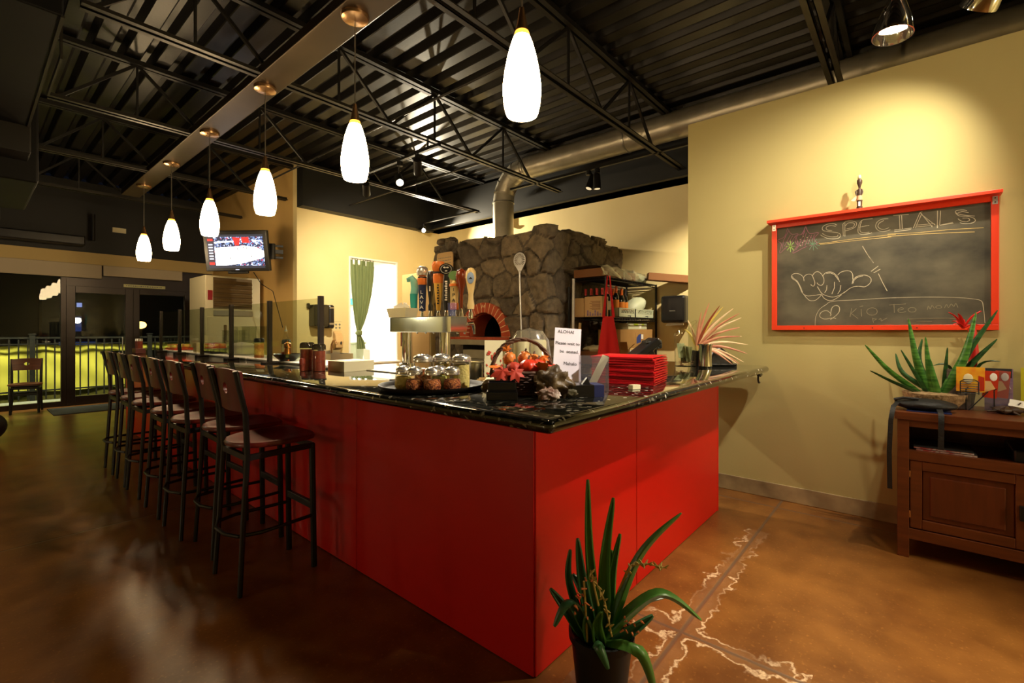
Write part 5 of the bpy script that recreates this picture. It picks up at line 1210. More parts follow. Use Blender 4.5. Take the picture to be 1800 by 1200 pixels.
def pl2(poly, mi, lay): b.mat(mi); b.add([Mx@Vector((x*W, -0.002-0.0008*lay, -0.012+y*Hh)) for x, y in poly], [tuple(range(len(poly)))])
pl2([(-1, -1), (1, -1), (1, 1), (-1, 1)], 4, 0)
pl2([(-0.98, -0.84), (1, -0.86), (1, 0.86), (-0.98, 0.86)], 0, 1)
pl2([(-0.74, -0.84), (-0.40, -0.84), (0.2, -0.72), (0.92, -0.42), (1, -0.30), (1, 0.02), (0.75, 0.22), (0.30, 0.34), (-0.1, 0.28), (-0.74, 0.22)], 1, 2)
pl2([(0.0, 0.35), (0.14, 0.35), (0.20, 0.80), (-0.08, 0.84)], 2, 2); pl2([(0.26, 0.5), (0.5, 0.5), (0.5, 0.84), (0.24, 0.84)], 2, 2)
pl2([(-0.98, -0.84), (-0.76, -0.84), (-0.76, 0.86), (-0.98, 0.86)], 3, 2)
pl2([(-0.97, 0.62), (-0.78, 0.62), (-0.78, 0.76), (-0.97, 0.76)], 2, 3); pl2([(-0.97, -0.80), (-0.78, -0.80), (-0.78, -0.64), (-0.97, -0.64)], 2, 3)
for k in range(6): pl2([(-0.95, -0.48+k*0.17), (-0.80, -0.48+k*0.17), (-0.80, -0.40+k*0.17), (-0.95, -0.40+k*0.17)], 5, 3)
pl2([(-0.74, 0.48), (-0.05, 0.56), (-0.05, 0.64), (-0.74, 0.58)], 5, 3); pl2([(0.62, 0.60), (0.95, 0.56), (0.95, 0.64), (0.62, 0.68)], 5, 3)
for x, y in ((0.08, 0.16), (0.10, 0.06), (-0.20, -0.40), (0.28, 0.24), (0.40, 0.20), (-0.34, -0.56), (0.55, -0.30)): pl2([(x-0.012, y-0.05), (x+0.014, y-0.05), (x+0.010, y+0.05), (x-0.008, y+0.05)], 6, 3)
b.build('screen', names, tv, smooth=0)
b = B(); b.box(-0.03, -0.003, -0.295, 0.03, 0.0, -0.288); tvb(b).build('power_light', 'screen_white', tv, smooth=0)
b = B(); b.box(0.42, 0.08, -0.12, 0.56, 0.13, 0.12); b.bar((0.5, 0.11, 0.0), (0.64, 0.20, 0.0), 0.05, 0.06); b.bar((0.5, 0.11, -0.09), (0.64, 0.2, -0.09), 0.03, 0.03); b.bar((0.5, 0.11, 0.09), (0.64, 0.2, 0.09), 0.03, 0.03); b.build('wall_arm', 'blackmetal', tv, smooth=0)
tag(B().tube([(2.95, 7.86, 2.27), (3.1, 7.95, 2.1), (3.3, 8.0, 2.0), (3.482, 8.05, 1.4)], 0.006, 8).build('cable', 'blackplastic'), 'thin cable drooping from below the television to the wall', 'cable')

# ---------------------------------------------------------------- stone oven
OX0, OX1, OY0, OY1, OZ = 4.597, 6.455, 3.37, 5.437, 2.62
ov = thing('stone_oven', 'large dark lava stone pizza oven with brick arched mouth', 'oven', ((OX0+OX1)/2, (OY0+OY1)/2, 0))
oc = Vector(ov.location)
random.seed(13)
L_FRONT = OY1-OY0; L_SIDE = OX1-OX0; TOT = L_FRONT+L_SIDE
seeds = []
zz = -0.1; row = 0
while zz < OZ+0.3:
    u = -0.2+random.uniform(0, 0.2); rh = random.uniform(0.20, 0.30)
    while u < TOT+0.3:
        seeds.append((u+random.uniform(-0.07, 0.07), zz+random.uniform(-0.09, 0.09), random.random(), random.uniform(-1, 1), random.uniform(-1, 1), random.uniform(0.85, 1.2))); u += random.uniform(0.20, 0.48)
    zz += rh
from collections import defaultdict
grid = defaultdict(list)
for s_ in seeds: grid[(int(math.floor(s_[0]/0.4)), int(math.floor(s_[1]/0.4)))].append(s_)
def vor(u, z):
    wu = u+0.07*noise.noise(Vector((u*3.1, z*3.1, 2.0)))+0.02*noise.noise(Vector((u*11, z*11, 5.0))); wz = z+0.07*noise.noise(Vector((u*3.1, z*3.1, 9.0)))
    gi, gj = int(math.floor(wu/0.4)), int(math.floor(wz/0.4)); b1 = b2 = 9; c1 = None
    for i in (-1, 0, 1):
        for j in (-1, 0, 1):
            for s_ in grid.get((gi+i, gj+j), ()):
                d = math.hypot(wu-s_[0], (wz-s_[1])*1.15)/s_[5]
                if d < b1: b2 = b1; b1 = d; c1 = s_
                elif d < b2: b2 = d
    return b2-b1, c1, wu-c1[0], wz-c1[1]
step = 0.018; nu = int(TOT/step); nz_ = int(OZ/step)
AY, AZ, RI, RO = 4.385, 1.27, 0.325, 0.46
def surf(u):
    if u < L_FRONT: return Vector((OX0, OY1-u, 0)), Vector((-1, 0, 0))
    return Vector((OX0+(u-L_FRONT), OY0, 0)), Vector((0, -1, 0))
vs, fs, att = [], [], []
for j in range(nz_+1):
    for i in range(nu+1):
        u = TOT*i/nu; z = OZ*j/nz_
        e, c_, du, dz = vor(u, z)
        face = min(1.0, e/0.060); h = 0.060*face**0.28-0.028+face*(0.020*(c_[2]*2-1)+du*c_[3]*0.20+dz*c_[4]*0.20)+face*0.016*noise.noise(Vector((u*9, z*9, 0)))+0.008*noise.noise(Vector((u*26, z*26, 0)))
        p, n_ = surf(u)
        if abs(u-L_FRONT) < 0.12:
            k = (u-L_FRONT)/0.12; n_ = (Vector((-1, 0, 0))*(1-k)/2+Vector((0, -1, 0))*(1+k)/2).normalized(); h -= 0.03*(1-abs(k))
        zt = z
        if j == nz_: h -= 0.05
        if j >= nz_-3: zt = z+(c_[2]-0.45)*0.10+0.02*noise.noise(Vector((u*9, 3, 0)))
        vs.append(p+n_*h+Vector((0, 0, zt))-oc); att.append(0.0 if e < 0.018 else 0.34+0.66*((c_[2]*7.31) % 1))
W_ = nu+1
for j in range(nz_):
    for i in range(nu):
        u = TOT*(i+0.5)/nu; z = OZ*(j+0.5)/nz_; y = OY1-u
        if u < L_FRONT and z > AZ-0.12 and math.hypot(y-AY, max(0, z-AZ)) < RI+0.06: continue
        fs.append((j*W_+i, j*W_+i+1, (j+1)*W_+i+1, (j+1)*W_+i))
b = B(); b.add(vs, fs)
me_ = b.build('stone_body', 'stone', ov, smooth=60)
at_ = me_.data.attributes.new('stone', 'FLOAT', 'POINT')
at_.data.foreach_set('value', att)
B().box(OX0+0.03-oc.x, OY0+0.03-oc.y, OZ-0.06, OX1-oc.x, OY1-0.02-oc.y, OZ-0.02).box(OX0+0.03-oc.x, OY1-0.04-oc.y, 0, OX1-oc.x, OY1-0.02-oc.y, OZ-0.06).build('roof_slab', 'concrete', ov, smooth=0)
for i, (x, y, rx, ry) in enumerate(((OX0+0.06, 5.33, 0.10, 0.11), (OX0+0.06, 5.15, 0.10, 0.09), (OX0+0.5, OY0+0.05, 0.14, 0.10), (OX0+0.85, OY0+0.05, 0.16, 0.10), (OX0+1.3, OY0+0.05, 0.15, 0.10))):
    o = B().ell((x-oc.x, y-oc.y, OZ+(0.05 if i < 2 else -0.01)), (rx, ry, 0.055), 20, 10, fn=lambda q, t_: 1+0.25*noise.noise(q*2.5+Vector((x, i, 0)))).build('cap_stone', 'stone', ov, smooth=60)
    a2 = o.data.attributes.new('stone', 'FLOAT', 'POINT'); a2.data.foreach_set('value', [0.6]*len(o.data.vertices))
def O(x, y, z): return (x-oc.x, y-oc.y, z)
nb = 17
ar = B()
N = 48
for k in range(N):
    a0, a1 = PI*k/N, PI*(k+1)/N
    q = [(RI+0.001, a0), (RO-0.003, a0), (RO-0.003, a1), (RI+0.001, a1)]
    ar.prism(q, lambda r, a: O(OX0-0.068, AY+r*math.cos(a), AZ+r*math.sin(a)), (0.20, 0, 0))
mort = ar.build('arch_mortar', 'mortar', ov, smooth=30)
for k in range(nb):
    b = B(); g = 0.026
    a0, a1 = PI*k/nb+g*0.5, PI*(k+1)/nb-g*0.5; m_ = 4; q = [(RI, a0+(a1-a0)*i/m_) for i in range(m_+1)]+[(RO, a1-(a1-a0)*i/m_) for i in range(m_+1)]
    b.prism(q, lambda r, a: O(OX0-0.072, AY+r*math.cos(a), AZ+r*math.sin(a)), (0.21, 0, 0))
    br = b.build('arch_brick', 'brick', ov, smooth=0, bevel=0.004)
    if k == 8:
        mk_ = B(); mk_.tube([O(OX0-0.074, AY+0.03, AZ+0.37), O(OX0-0.074, AY+0.012, AZ+0.43), O(OX0-0.074, AY-0.004, AZ+0.40), O(OX0-0.074, AY+0.014, AZ+0.40)], 0.004, 6); mk_.tube([O(OX0-0.074, AY-0.012, AZ+0.40), O(OX0-0.074, AY-0.028, AZ+0.425), O(OX0-0.074, AY-0.040, AZ+0.40), O(OX0-0.074, AY-0.02, AZ+0.395)], 0.004, 6)
        mk_.build('brick_mark', 'mortar', br)
b = B(); rows = []
for j in range(9):
    x = OX0+0.12+1.1*j/8; sc = 1.0 if j < 2 else 1.0+0.35*min(1, (j-1)/3)-(0.8 if j == 8 else 0)
    rows.append([O(x, AY+RI*sc*math.cos(PI*k/24), AZ+RI*sc*math.sin(PI*k/24)*(1.0)) for k in range(25)])
b.sheet(rows, 0.01); b.box(OX0-0.02-oc.x, AY-0.45-oc.y, AZ-0.05, OX0+1.25-oc.x, AY+0.45-oc.y, AZ); b.build('chamber', 'soot', ov, smooth=50)
B().sheet([[O(OX0-0.02+0.30*j_, AY+(RI-0.006)*math.cos(PI*k/24), AZ+(RI-0.006)*math.sin(PI*k/24)) for k in range(25)] for j_ in (0, 0.5, 1)], 0.008).build('throat', 'brick', ov, smooth=50)
HX0 = 4.33
B().box(HX0-oc.x, 3.93-oc.y, 1.165, OX0-oc.x+0.05, 4.83-oc.y, 1.235).build('hearth_shelf', 'concrete', ov, smooth=0, bevel=0.006)
b = B()
for k in range(9): b.box(HX0+0.002-oc.x, 3.935+0.0995*k-oc.y, 1.2355, OX0-0.05-oc.x, 3.935+0.0995*k+0.095-oc.y, 1.268)
b.build('hearth_brick', 'brick', ov, smooth=0, bevel=0.003)
b = B(); b.box(OX0-0.10-oc.x, 3.99-oc.y, 0.72, OX0-oc.x+0.03, 4.74-oc.y, 1.16); b.build('niche_frame', 'soot', ov, smooth=0)
tag(B().box(4.36, 4.05, 0.985, 4.49, 4.60, 1.10).build('niche_box', 'concrete', smooth=0, bevel=0.006), 'olive box under the hearth shelf of the stone oven', 'box')
tag(B().box(4.0, 3.9, 0, 4.49, 4.9, 0.983).build('oven_table', 'steel', smooth=0), 'steel table in front of the stone oven', 'table')
t = thing('tan_cabinet', 'tall tan cabinet between the curtain window and the stone oven', 'cabinet', (4.95, 5.92, 0))
B().mat(0).box(-0.35, -0.36, 0.05, 0.35, 0.36, 2.25).build('body', 'soffit', t, smooth=0, bevel=0.006); B().box(-0.37, -0.345, 0.1, -0.351, 0.33, 2.235).build('door', 'carton', t, smooth=0, bevel=0.004); B().box(-0.375, 0.335, 1.1, -0.352, 0.358, 1.7).build('handle', 'wood', t, smooth=0); B().box(-0.33, -0.34, 0, 0.33, 0.34, 0.05).build('plinth', 'blackmetal', t, smooth=0)
t = thing('rule_tablet', 'rounded cream tablet with lines of writing hung on the left of the oven', 'notice', (4.47, 5.085, 2.0))
B().prism(rounded_poly([(-0.17, 0), (0.17, 0), (0.17, 0.47), (-0.17, 0.47)], [0.05]*4), lambda y, z: (-0.006, y, z), (0.012, 0, 0)).build('tablet', 'carton', t, smooth=0)
b = B(); random.seed(12)
for k in range(9):
    y_ = -0.135
    while y_ < 0.12: w_ = random.uniform(0.02, 0.05); b.box(-0.0072, y_, 0.07+k*0.040, -0.006, min(0.135, y_+w_), 0.077+k*0.040); y_ += w_+0.010
b.build('lettering', 'greyink', t, smooth=0)
# peel
pe = thing('pizza_peel', 'perforated round metal pizza peel with long handle against the oven', 'pizza peel', (OX0-0.22, 3.63, 0.95))
def pe_pt(y, z, off=0): 
    t_ = z/1.4; return Vector((0.06+0.085*t_+off, y+0.12*t_, z))
hz = 1.285; b = B(); rr = 0.098
for (r0, r1) in ((0.0, 0.034), (0.081, rr)):
    n_ = 40
    for off in (0, 0.003): pass
    ring = []
    for k in range(n_):
        a0, a1 = 2*PI*k/n_, 2*PI*(k+1)/n_
        b.prism([(r0, a0), (r1, a0), (r1, a1), (r0, a1)] if r0 > 0 else [(r1, a0), (r1, a1), (0, 0)], lambda r, a: pe_pt(r*math.sin(a), hz+r*math.cos(a)), (0.003, 0, 0))
for k in range(20):
    a = 2*PI*(k+0.5)/20; b.prism([(-0.0036, 0.030), (0.0036, 0.030), (0.0066, 0.083), (-0.0066, 0.083)], lambda w, r: pe_pt(r*math.sin(a)+w*math.cos(a), hz+r*math.cos(a)-w*math.sin(a)), (0.003, 0, 0))
b.prism([(-0.075, -0.062), (0.075, -0.062), (0.05, -0.10), (0.02, -0.14), (0.012, -0.17), (-0.012, -0.17), (-0.02, -0.14), (-0.05, -0.10)], lambda y, z: pe_pt(y, hz+z), (0.003, 0, 0))
b.build('head', 'silver', pe, smooth=0)
B().tube([pe_pt(0, hz-0.13, -0.004), pe_pt(0, 0.0, -0.004)], 0.0105, 10).build('handle', 'silver', pe)

# ---------------------------------------------------------------- wire rack beside the oven
RX0, RX1, RY0, RY1 = 4.983, 6.42, 2.788, 3.245
rk = thing('wire_rack', 'black wire shelving rack holding wine and cartons beside the oven', 'rack', ((RX0+RX1)/2, (RY0+RY1)/2, 0))
rcx, rcy = (RX0+RX1)/2, (RY0+RY1)/2
for x in (RX0, RX1):
    for y in (RY0, RY1):
        B().cyl((x-rcx, y-rcy, 0), (x-rcx, y-rcy, 2.006), 0.014, n=12).build('post', 'blackmetal', rk)
for z in (2.0, 1.515, 0.93, 0.25):
    b = B(); x0, x1, y0, y1 = RX0-rcx, RX1-rcx, RY0-rcy, RY1-rcy
    for dz in (0, -0.032):
        b.tube([(x0, y0, z+dz), (x1, y0, z+dz)], 0.006, 6); b.tube([(x0, y1, z+dz), (x1, y1, z+dz)], 0.006, 6); b.tube([(x0, y0, z+dz), (x0, y1, z+dz)], 0.006, 6); b.tube([(x1, y0, z+dz), (x1, y1, z+dz)], 0.006, 6)
    n_ = 40
    b.tube([(x0+(x1-x0)*k/n_, y0, z-0.016+0.014*(-1)**k) for k in range(n_+1)], 0.003, 4); b.tube([(x0, y0+(y1-y0)*k/14, z-0.016+0.014*(-1)**k) for k in range(15)], 0.003, 4)
    for k in range(1, 60): b.box(x0+(x1-x0)*k/60-0.0025, y0, z-0.003, x0+(x1-x0)*k/60+0.0025, y1, z+0.003)
    b.build('shelf', 'blackmetal', rk, smooth=40)
def carton(name, c, s, mat, label, rz=0.0, flaps=False, extra=None):
    t = thing(name, label, 'box', c, rz, 'boxes on the wire rack')
    x, y, z = s
    B().box(-x/2, -y/2, 0, x/2, y/2, z).build('carton', mat, t, smooth=0, bevel=0.004)
    if flaps:
        b = B(); b.obox((-x/2-0.04, 0, z+0.04), (0.003, y*0.9, 0.13), R3('Y', -40)); b.obox((0, -y/2-0.03, z+0.03), (x*0.9, 0.003, 0.11), R3('X', 45)); b.build('flap', mat, t, smooth=0)
    if extra: extra(t)
    return t
SZ = 1.523
def pr1(t):
    b = B(); random.seed(8)
    for k in range(9): b.box(-0.0785-0.0, -0.1+0.0*k, 0.09+k*0.012, -0.0765, 0.06+0.04*random.random()-0.05, 0.094+k*0.012)
    b.build('print', 'tapbrown', t, smooth=0)
    b = B()
    for k in range(6): b.box(-0.0785, -0.11+0.035*k, 0.012, -0.0765, -0.09+0.035*k, 0.012+0.03+0.02*(k % 3))
    b.build('grape_print', 'brochure_p', t, smooth=0)
carton('wine_carton', (5.075, 3.17, SZ), (0.16, 0.135, 0.235), 'carton', 'narrow tan wine carton at the left end of the upper shelf')
carton('wine_carton', (5.075, 2.972, SZ), (0.152, 0.245, 0.25), 'carton', 'wide pinkish wine carton with grape print on the upper shelf', extra=pr1)
def wine(label, loc, cap, lab, group):
    t = thing('wine_bottle', label, 'wine bottle', loc, 0, group)
    B().lathe((0, 0, 0), [(0.0, 0.0), (0.036, 0.0), (0.0375, 0.008), (0.0375, 0.22), (0.034, 0.245), (0.018, 0.28), (0.0145, 0.30), (0.0145, 0.355), (0.0, 0.357)], 20).build('bottle', 'bottle', t)
    B().lathe((0, 0, 0), [(0.0185, 0.280), (0.0162, 0.30), (0.0166, 0.365), (0.0, 0.367)], 16).build('capsule', cap, t)
    if lab: B().lathe((0, 0, 0), [(0.0381, 0.085), (0.0384, 0.088), (0.0384, 0.190), (0.0381, 0.193)], 20).build('label', lab, t)
    return t
wr = wine('red capped wine bottle above the tan cartons, first from the left', (5.20, 3.20, SZ), 'cap_r', 'label_w', 'red capped bottles behind the cartons')
oname = ['second', 'third', 'fourth', 'fifth', 'sixth', 'seventh', 'eighth']
for i, (x, y) in enumerate(((5.28, 3.16), (5.20, 3.12), (5.28, 3.08), (5.20, 3.04), (5.28, 3.00), (5.20, 2.96), (5.20, 2.88))): dup(wr, (x, y, SZ+(0.0 if i % 2 else 0.004)), label='red capped wine bottle above the tan cartons, %s from the left' % oname[i])
for ch_ in [c for c in rk.children if c.name.startswith('nothing')]: pass
wo = wine('orange labelled wine bottle standing tallest in the left crate', (5.41, 2.88, SZ+0.03), 'cap_o', 'label_o', 'orange labelled bottles in the left crate')
for x, y, lab in ((5.395, 2.965, 'orange labelled wine bottle nearest the red apron'), (5.48, 2.96, 'orange labelled wine bottle at the back middle of the left crate'), (5.56, 2.88, 'orange labelled wine bottle at the front right of the left crate'), (5.47, 3.045, 'orange labelled wine bottle farthest back in the left crate')): dup(wo, (x, y, SZ+0.009), label=lab)
wine('black capped wine bottle at the right end of the left crate', (5.66, 2.88, SZ+0.009), 'cap_b', 'label_o', 'orange labelled bottles in the left crate'); wine('small dark bottle lying low between the two crates', (5.72, 2.97, SZ+0.009), 'cap_b', 'label_o', 'orange labelled bottles in the left crate')
def crate(c, sx, mat, label):
    t = thing('bottle_crate', label, 'crate', c, 0, 'plastic crates on the wire rack')
    x, y, h = sx/2, 0.16, 0.12
    b = B(); b.box(-x, -y, 0, x, -y+0.008, 0.055); b.box(-x, y-0.008, 0, x, y, h); b.box(-x, -y, 0, -x+0.008, y, h); b.box(x-0.008, -y, 0, x, y, h); b.box(-x, -y, 0, x, y, 0.008)
    b.box(-x, -y-0.004, h-0.012, x, -y+0.008, h); b.box(-x, -y, 0.055, -x+0.07, -y+0.008, h); b.box(x-0.03, -y, 0.055, x, -y+0.008, h)
    b.build('body', mat, t, smooth=0)
    b = B(); k = -x+0.07
    while k < x-0.05:
        b.bar((k, -y+0.004, 0.055), (k+0.045, -y+0.004, h-0.012), 0.006, 0.006); b.bar((k+0.045, -y+0.004, 0.055), (k, -y+0.004, h-0.012), 0.006, 0.006); k += 0.045
    b.build('lattice', mat, t, smooth=0); B().box(0.02, -y-0.003, 0.02, 0.10, -y, 0.028).box(0.092, -y-0.003, 0.0, 0.10, -y, 0.028).build('mark', 'ink', t, smooth=0)
crate((5.565, 2.965, SZ), 0.45, 'crate', 'pale grey-green crate full of orange labelled bottles'); crate((6.09, 2.965, SZ), 0.56, 'crate', 'greyer crate at the right end of the upper shelf, holding a bagged bundle')
tag(B().ell((6.05, 2.93, SZ+0.175), (0.22, 0.13, 0.10), 24, 12, R3('Y', -22), lambda q, a: 1+0.12*noise.noise(q*4)).build('bagged_bundle', 'crate', smooth=60), 'pale bagged bundle poking out of the right crate', 'bag')
LZ = 0.938
def pr2(t):
    x = -0.30
    b = B(); b.box(-0.05, -0.1625, 0.03, 0.22, -0.1605, 0.20); b.build('label_panel', 'cardboard', t, smooth=0)
    b = B(); b.prism([(-0.03, 0.05), (0.10, 0.07), (0.10, 0.185), (0.03, 0.17), (-0.03, 0.13)], lambda p, q: (p, -0.1645, q), (0, 0.0015, 0)); b.build('blue_print', 'blue', t, smooth=0); B().box(0.11, -0.1645, 0.11, 0.17, -0.163, 0.175).build('sticker', 'paper', t, smooth=0)
carton('cardboard_box', (5.85, 2.96, LZ+0.19), (0.95, 0.32, 0.24), 'cardboard', 'large brown box with blue print on the lower shelf', extra=pr2)
carton('cardboard_box', (5.90, 2.96, LZ+0.002), (0.80, 0.33, 0.186), 'carton', 'tan box under the blue printed one on the lower shelf')
def pr3(t): B().box(-0.12, -0.132, 0.05, 0.0, -0.13, 0.075).box(0.12, -0.132, 0.05, 0.18, -0.13, 0.075).build('lime_print', 'lime', t, smooth=0); B().box(0.04, -0.132, 0.01, 0.10, -0.13, 0.05).build('sticker', 'paper', t, smooth=0)
carton('white_carton', (5.95, 2.97, LZ+0.432), (0.56, 0.26, 0.085), 'crate', 'flat pale carton with lime print on top of the brown box', extra=pr3)
carton('open_carton', (5.22, 3.03, LZ), (0.36, 0.36, 0.16), 'carton2', 'dark open carton with crumpled paper at the left of the lower shelf', flaps=False)
tag(B().ell((5.2, 3.05, LZ+0.185), (0.16, 0.16, 0.045), 20, 10, fn=lambda q, a: 1+0.3*noise.noise(q*4)).build('crumpled_paper', 'cream2', smooth=40), 'crumpled cream paper stuffed in the dark open carton', 'paper')
carton('open_carton', (5.30, 2.70, LZ+0.03), (0.10, 0.1, 0.16), 'cardboard', 'small open carton with raised flap beside the red apron', rz=0.3, flaps=True)
tag(B().obox((5.36, 2.68, LZ+0.12), (0.15, 0.02, 0.06), R3('Y', -20)).build('white_slip', 'paper', smooth=0), 'white slip leaning beside the red apron', 'paper')
# things on top of the rack
t = thing('wrapped_board', 'long brown carton in torn plastic wrap on top of the rack', 'carton', (5.45, 3.0, 2.008), 0.0)
B().box(-0.50, -0.20, 0, 0.35, 0.22, 0.10).build('carton', 'carton2', t, smooth=0, bevel=0.004)
b = B(); rows = []
random.seed(6)
for j in range(10): rows.append([(-0.56+i*0.088, -0.215-0.02*math.sin(i*1.7+j)+(0.46 if j > 6 else 0.0)*((j-6)/3), min(0.125, 0.004+0.02*j)+0.014*math.sin(i*2.3+j*1.9)) for i in range(12)])
b.sheet(rows, 0.002); b.build('plastic_wrap', 'plasticwrap', t, smooth=50)
B().box(0.0, -0.205, 0.0, 0.03, -0.199, 0.102).build('white_tape', 'paper', t, smooth=0)
t = thing('wrapped_pack', 'lumpy plastic wrapped pack on the top shelf, right of the long carton', 'pack', (6.09, 2.95, 2.008), 0.0)
B().ell((0, 0, 0.06), (0.19, 0.14, 0.075), 28, 16, fn=lambda q, a: 1+0.22*noise.noise(q*3.5)).build('pack', 'crate', t, smooth=50); B().ell((0, -0.005, 0.06), (0.205, 0.15, 0.085), 28, 16, fn=lambda q, a: 1+0.25*noise.noise(q*4.5)).build('wrap', 'plasticwrap', t, smooth=30)
t = thing('long_carton', 'narrow mottled brown carton jutting off the right end of the top shelf', 'carton', (6.30, 2.53, 2.01), -0.95)
B().obox((0, 0, 0.06), (0.62, 0.15, 0.10), R3('Y', 5)).build('carton', 'carton2', t, smooth=0, bevel=0.006)
# apron, poles, dispenser
t = thing('red_apron', 'bright red apron hanging from the front corner of the rack', 'apron', (4.955, 2.745, 2.02))
rows = []
for j in range(26):
    q = j/25; z = -0.50-0.60*q if True else 0
    hw_ = 0.055+0.095*q**0.9; row = []
    for i in range(31):
        u = i/30*2-1; row.append((RT*(u*hw_+0.012*q)+FW*(-0.035*math.cos(u*1.2)+0.022*math.sin(u*5.5+1.0)*q)+Vector((0, 0, z+0.015*u*u))))
    rows.append(row)
B().sheet(rows, 0.004).build('skirt', 'redcloth', t, smooth=70)
rows = []
for j in range(12):
    q = j/11; z = -0.02-0.49*q; row = []
    for s_ in (-1,): pass
    rows.append(z)
for s_ in (-1, 1):
    g_ = []
    for z in rows:
        q = (-z-0.02)/0.49; xo = s_*(0.014+0.045*q**1.1); wd = 0.006+0.012*q
        g_.append([RT*(xo+k*wd)+FW*(-0.03+0.005*k)+Vector((0, 0, z)) for k in (-1, 0, 1)])
    B().sheet(g_, 0.004).build('strap', 'redcloth', t, smooth=70)
tag(B().tube([(4.90, 3.215, 0.004), (4.90, 3.19, 1.995)], 0.017, 12).build('white_pole', 'paper'), 'white pole leaning between the oven and the rack', 'pole')
t = thing('black_broom', 'black pole with white sticker standing beside the white pole', 'pole', (4.925, 3.275, 0))
B().cyl((0, 0, 0), (0, 0, 1.9), 0.014, n=10).build('pole', 'blackmetal', t); B().cyl((0, 0, 1.13), (0, 0, 1.16), 0.0148, n=10).cyl((0, 0, 1.25), (0, 0, 1.35), 0.0146, n=10).build('sticker', 'paper', t)
tag(B().tube([(4.945, 3.215, 0.004), (4.945, 3.125, 1.45)], 0.018, 12).build('wooden_pole', 'lightwood'), 'short varnished wooden pole leaning against the rack post', 'pole')
t = thing('paper_towel_dispenser', 'black paper towel dispenser on the kitchen wall beside the wall corner', 'dispenser', (6.46, 2.49, 1.40))
B().box(-0.22, -0.18, 0.06, 0, 0.16, 0.43).build('cover', 'blackplastic', t, smooth=0, bevel=0.035); B().prism([(-0.13, 0.05), (0.0, 0.075), (0.1, 0.05), (0.12, 0.02), (-0.13, 0.03)], lambda y, z: (-0.14, y, z), (0.02, 0, 0)).build('paper_towel', 'paper', t, smooth=0); B().box(-0.224, -0.05, 0.215, -0.219, 0.03, 0.228).build('badge', 'greyplastic', t, smooth=0)
t = thing('wall_pipe', 'thin black bent conduit end below the kitchen beam', 'conduit', (6.4, 5.55, 3.2))
B().tube([(0, 0.05, 0.18), (0, 0.05, 0.06), (0, 0.03, 0.02), (0, -0.03, 0.0), (0, -0.07, 0.02)], 0.022, 10).build('pipe', 'blackplastic', t)

# ---------------------------------------------------------------- chalkboard
bd = thing('chalkboard', 'red framed specials chalkboard with chalk drawings', 'chalkboard', (4.2268, 0.237, 1.36))
BY0, BY1, BZ0, BZ1 = -0.374, 0.827, 1.396, 2.172
def Q(y, z, off=0.0): return Vector((off, y-0.237, z-1.36))
B().box(0.004, BY0-0.237-0.005, BZ0-1.36-0.005, 0.030, BY1-0.237+0.005, BZ1-1.36+0.005).build('slate', 'board', bd, smooth=0)
b = B(); fo = 0.036; x0, x1 = -0.012, 0.030
b.box(x0, BY0-0.237-fo, BZ0-1.36-fo, x1, BY1-0.237+fo, BZ0-1.36); b.box(x0, BY0-0.237-fo, BZ1-1.36, x1, BY1-0.237+fo, BZ1-1.36+fo); b.box(x0, BY0-0.237-fo, BZ0-1.36, x1, BY0-0.237, BZ1-1.36); b.box(x0, BY1-0.237, BZ0-1.36, x1, BY1-0.237+fo, BZ1-1.36)
b.build('frame', 'orange', bd, smooth=0, bevel=0.002)
B().box(-0.085, BY0-0.237-0.046, BZ1-1.36+fo-0.002, 0.030, BY1-0.237+0.056, BZ1-1.36+fo+0.020).build('top_ledge', 'orange', bd, smooth=0, bevel=0.002)
for y in (BY0-0.018, BY1+0.018):
    br = B().box(-0.016, y-0.237-0.012, BZ1-1.36-0.02, -0.0125, y-0.237+0.012, BZ1-1.36+0.03).build('bracket', 'silver', bd, smooth=0)
    B().cyl(Q(y, BZ1+0.018, -0.0185), Q(y, BZ1+0.018, -0.016), 0.004, n=8).cyl(Q(y, BZ1-0.008, -0.0185), Q(y, BZ1-0.008, -0.016), 0.004, n=8).build('screw', 'ink', br)
b = B()
for y in (0.64, 0.22, -0.02): b.cyl(Q(y, BZ0-0.02, -0.0128), Q(y, BZ0-0.02, -0.0115), 0.004, n=8)
b.build('screw_hole', 'ink', bd)
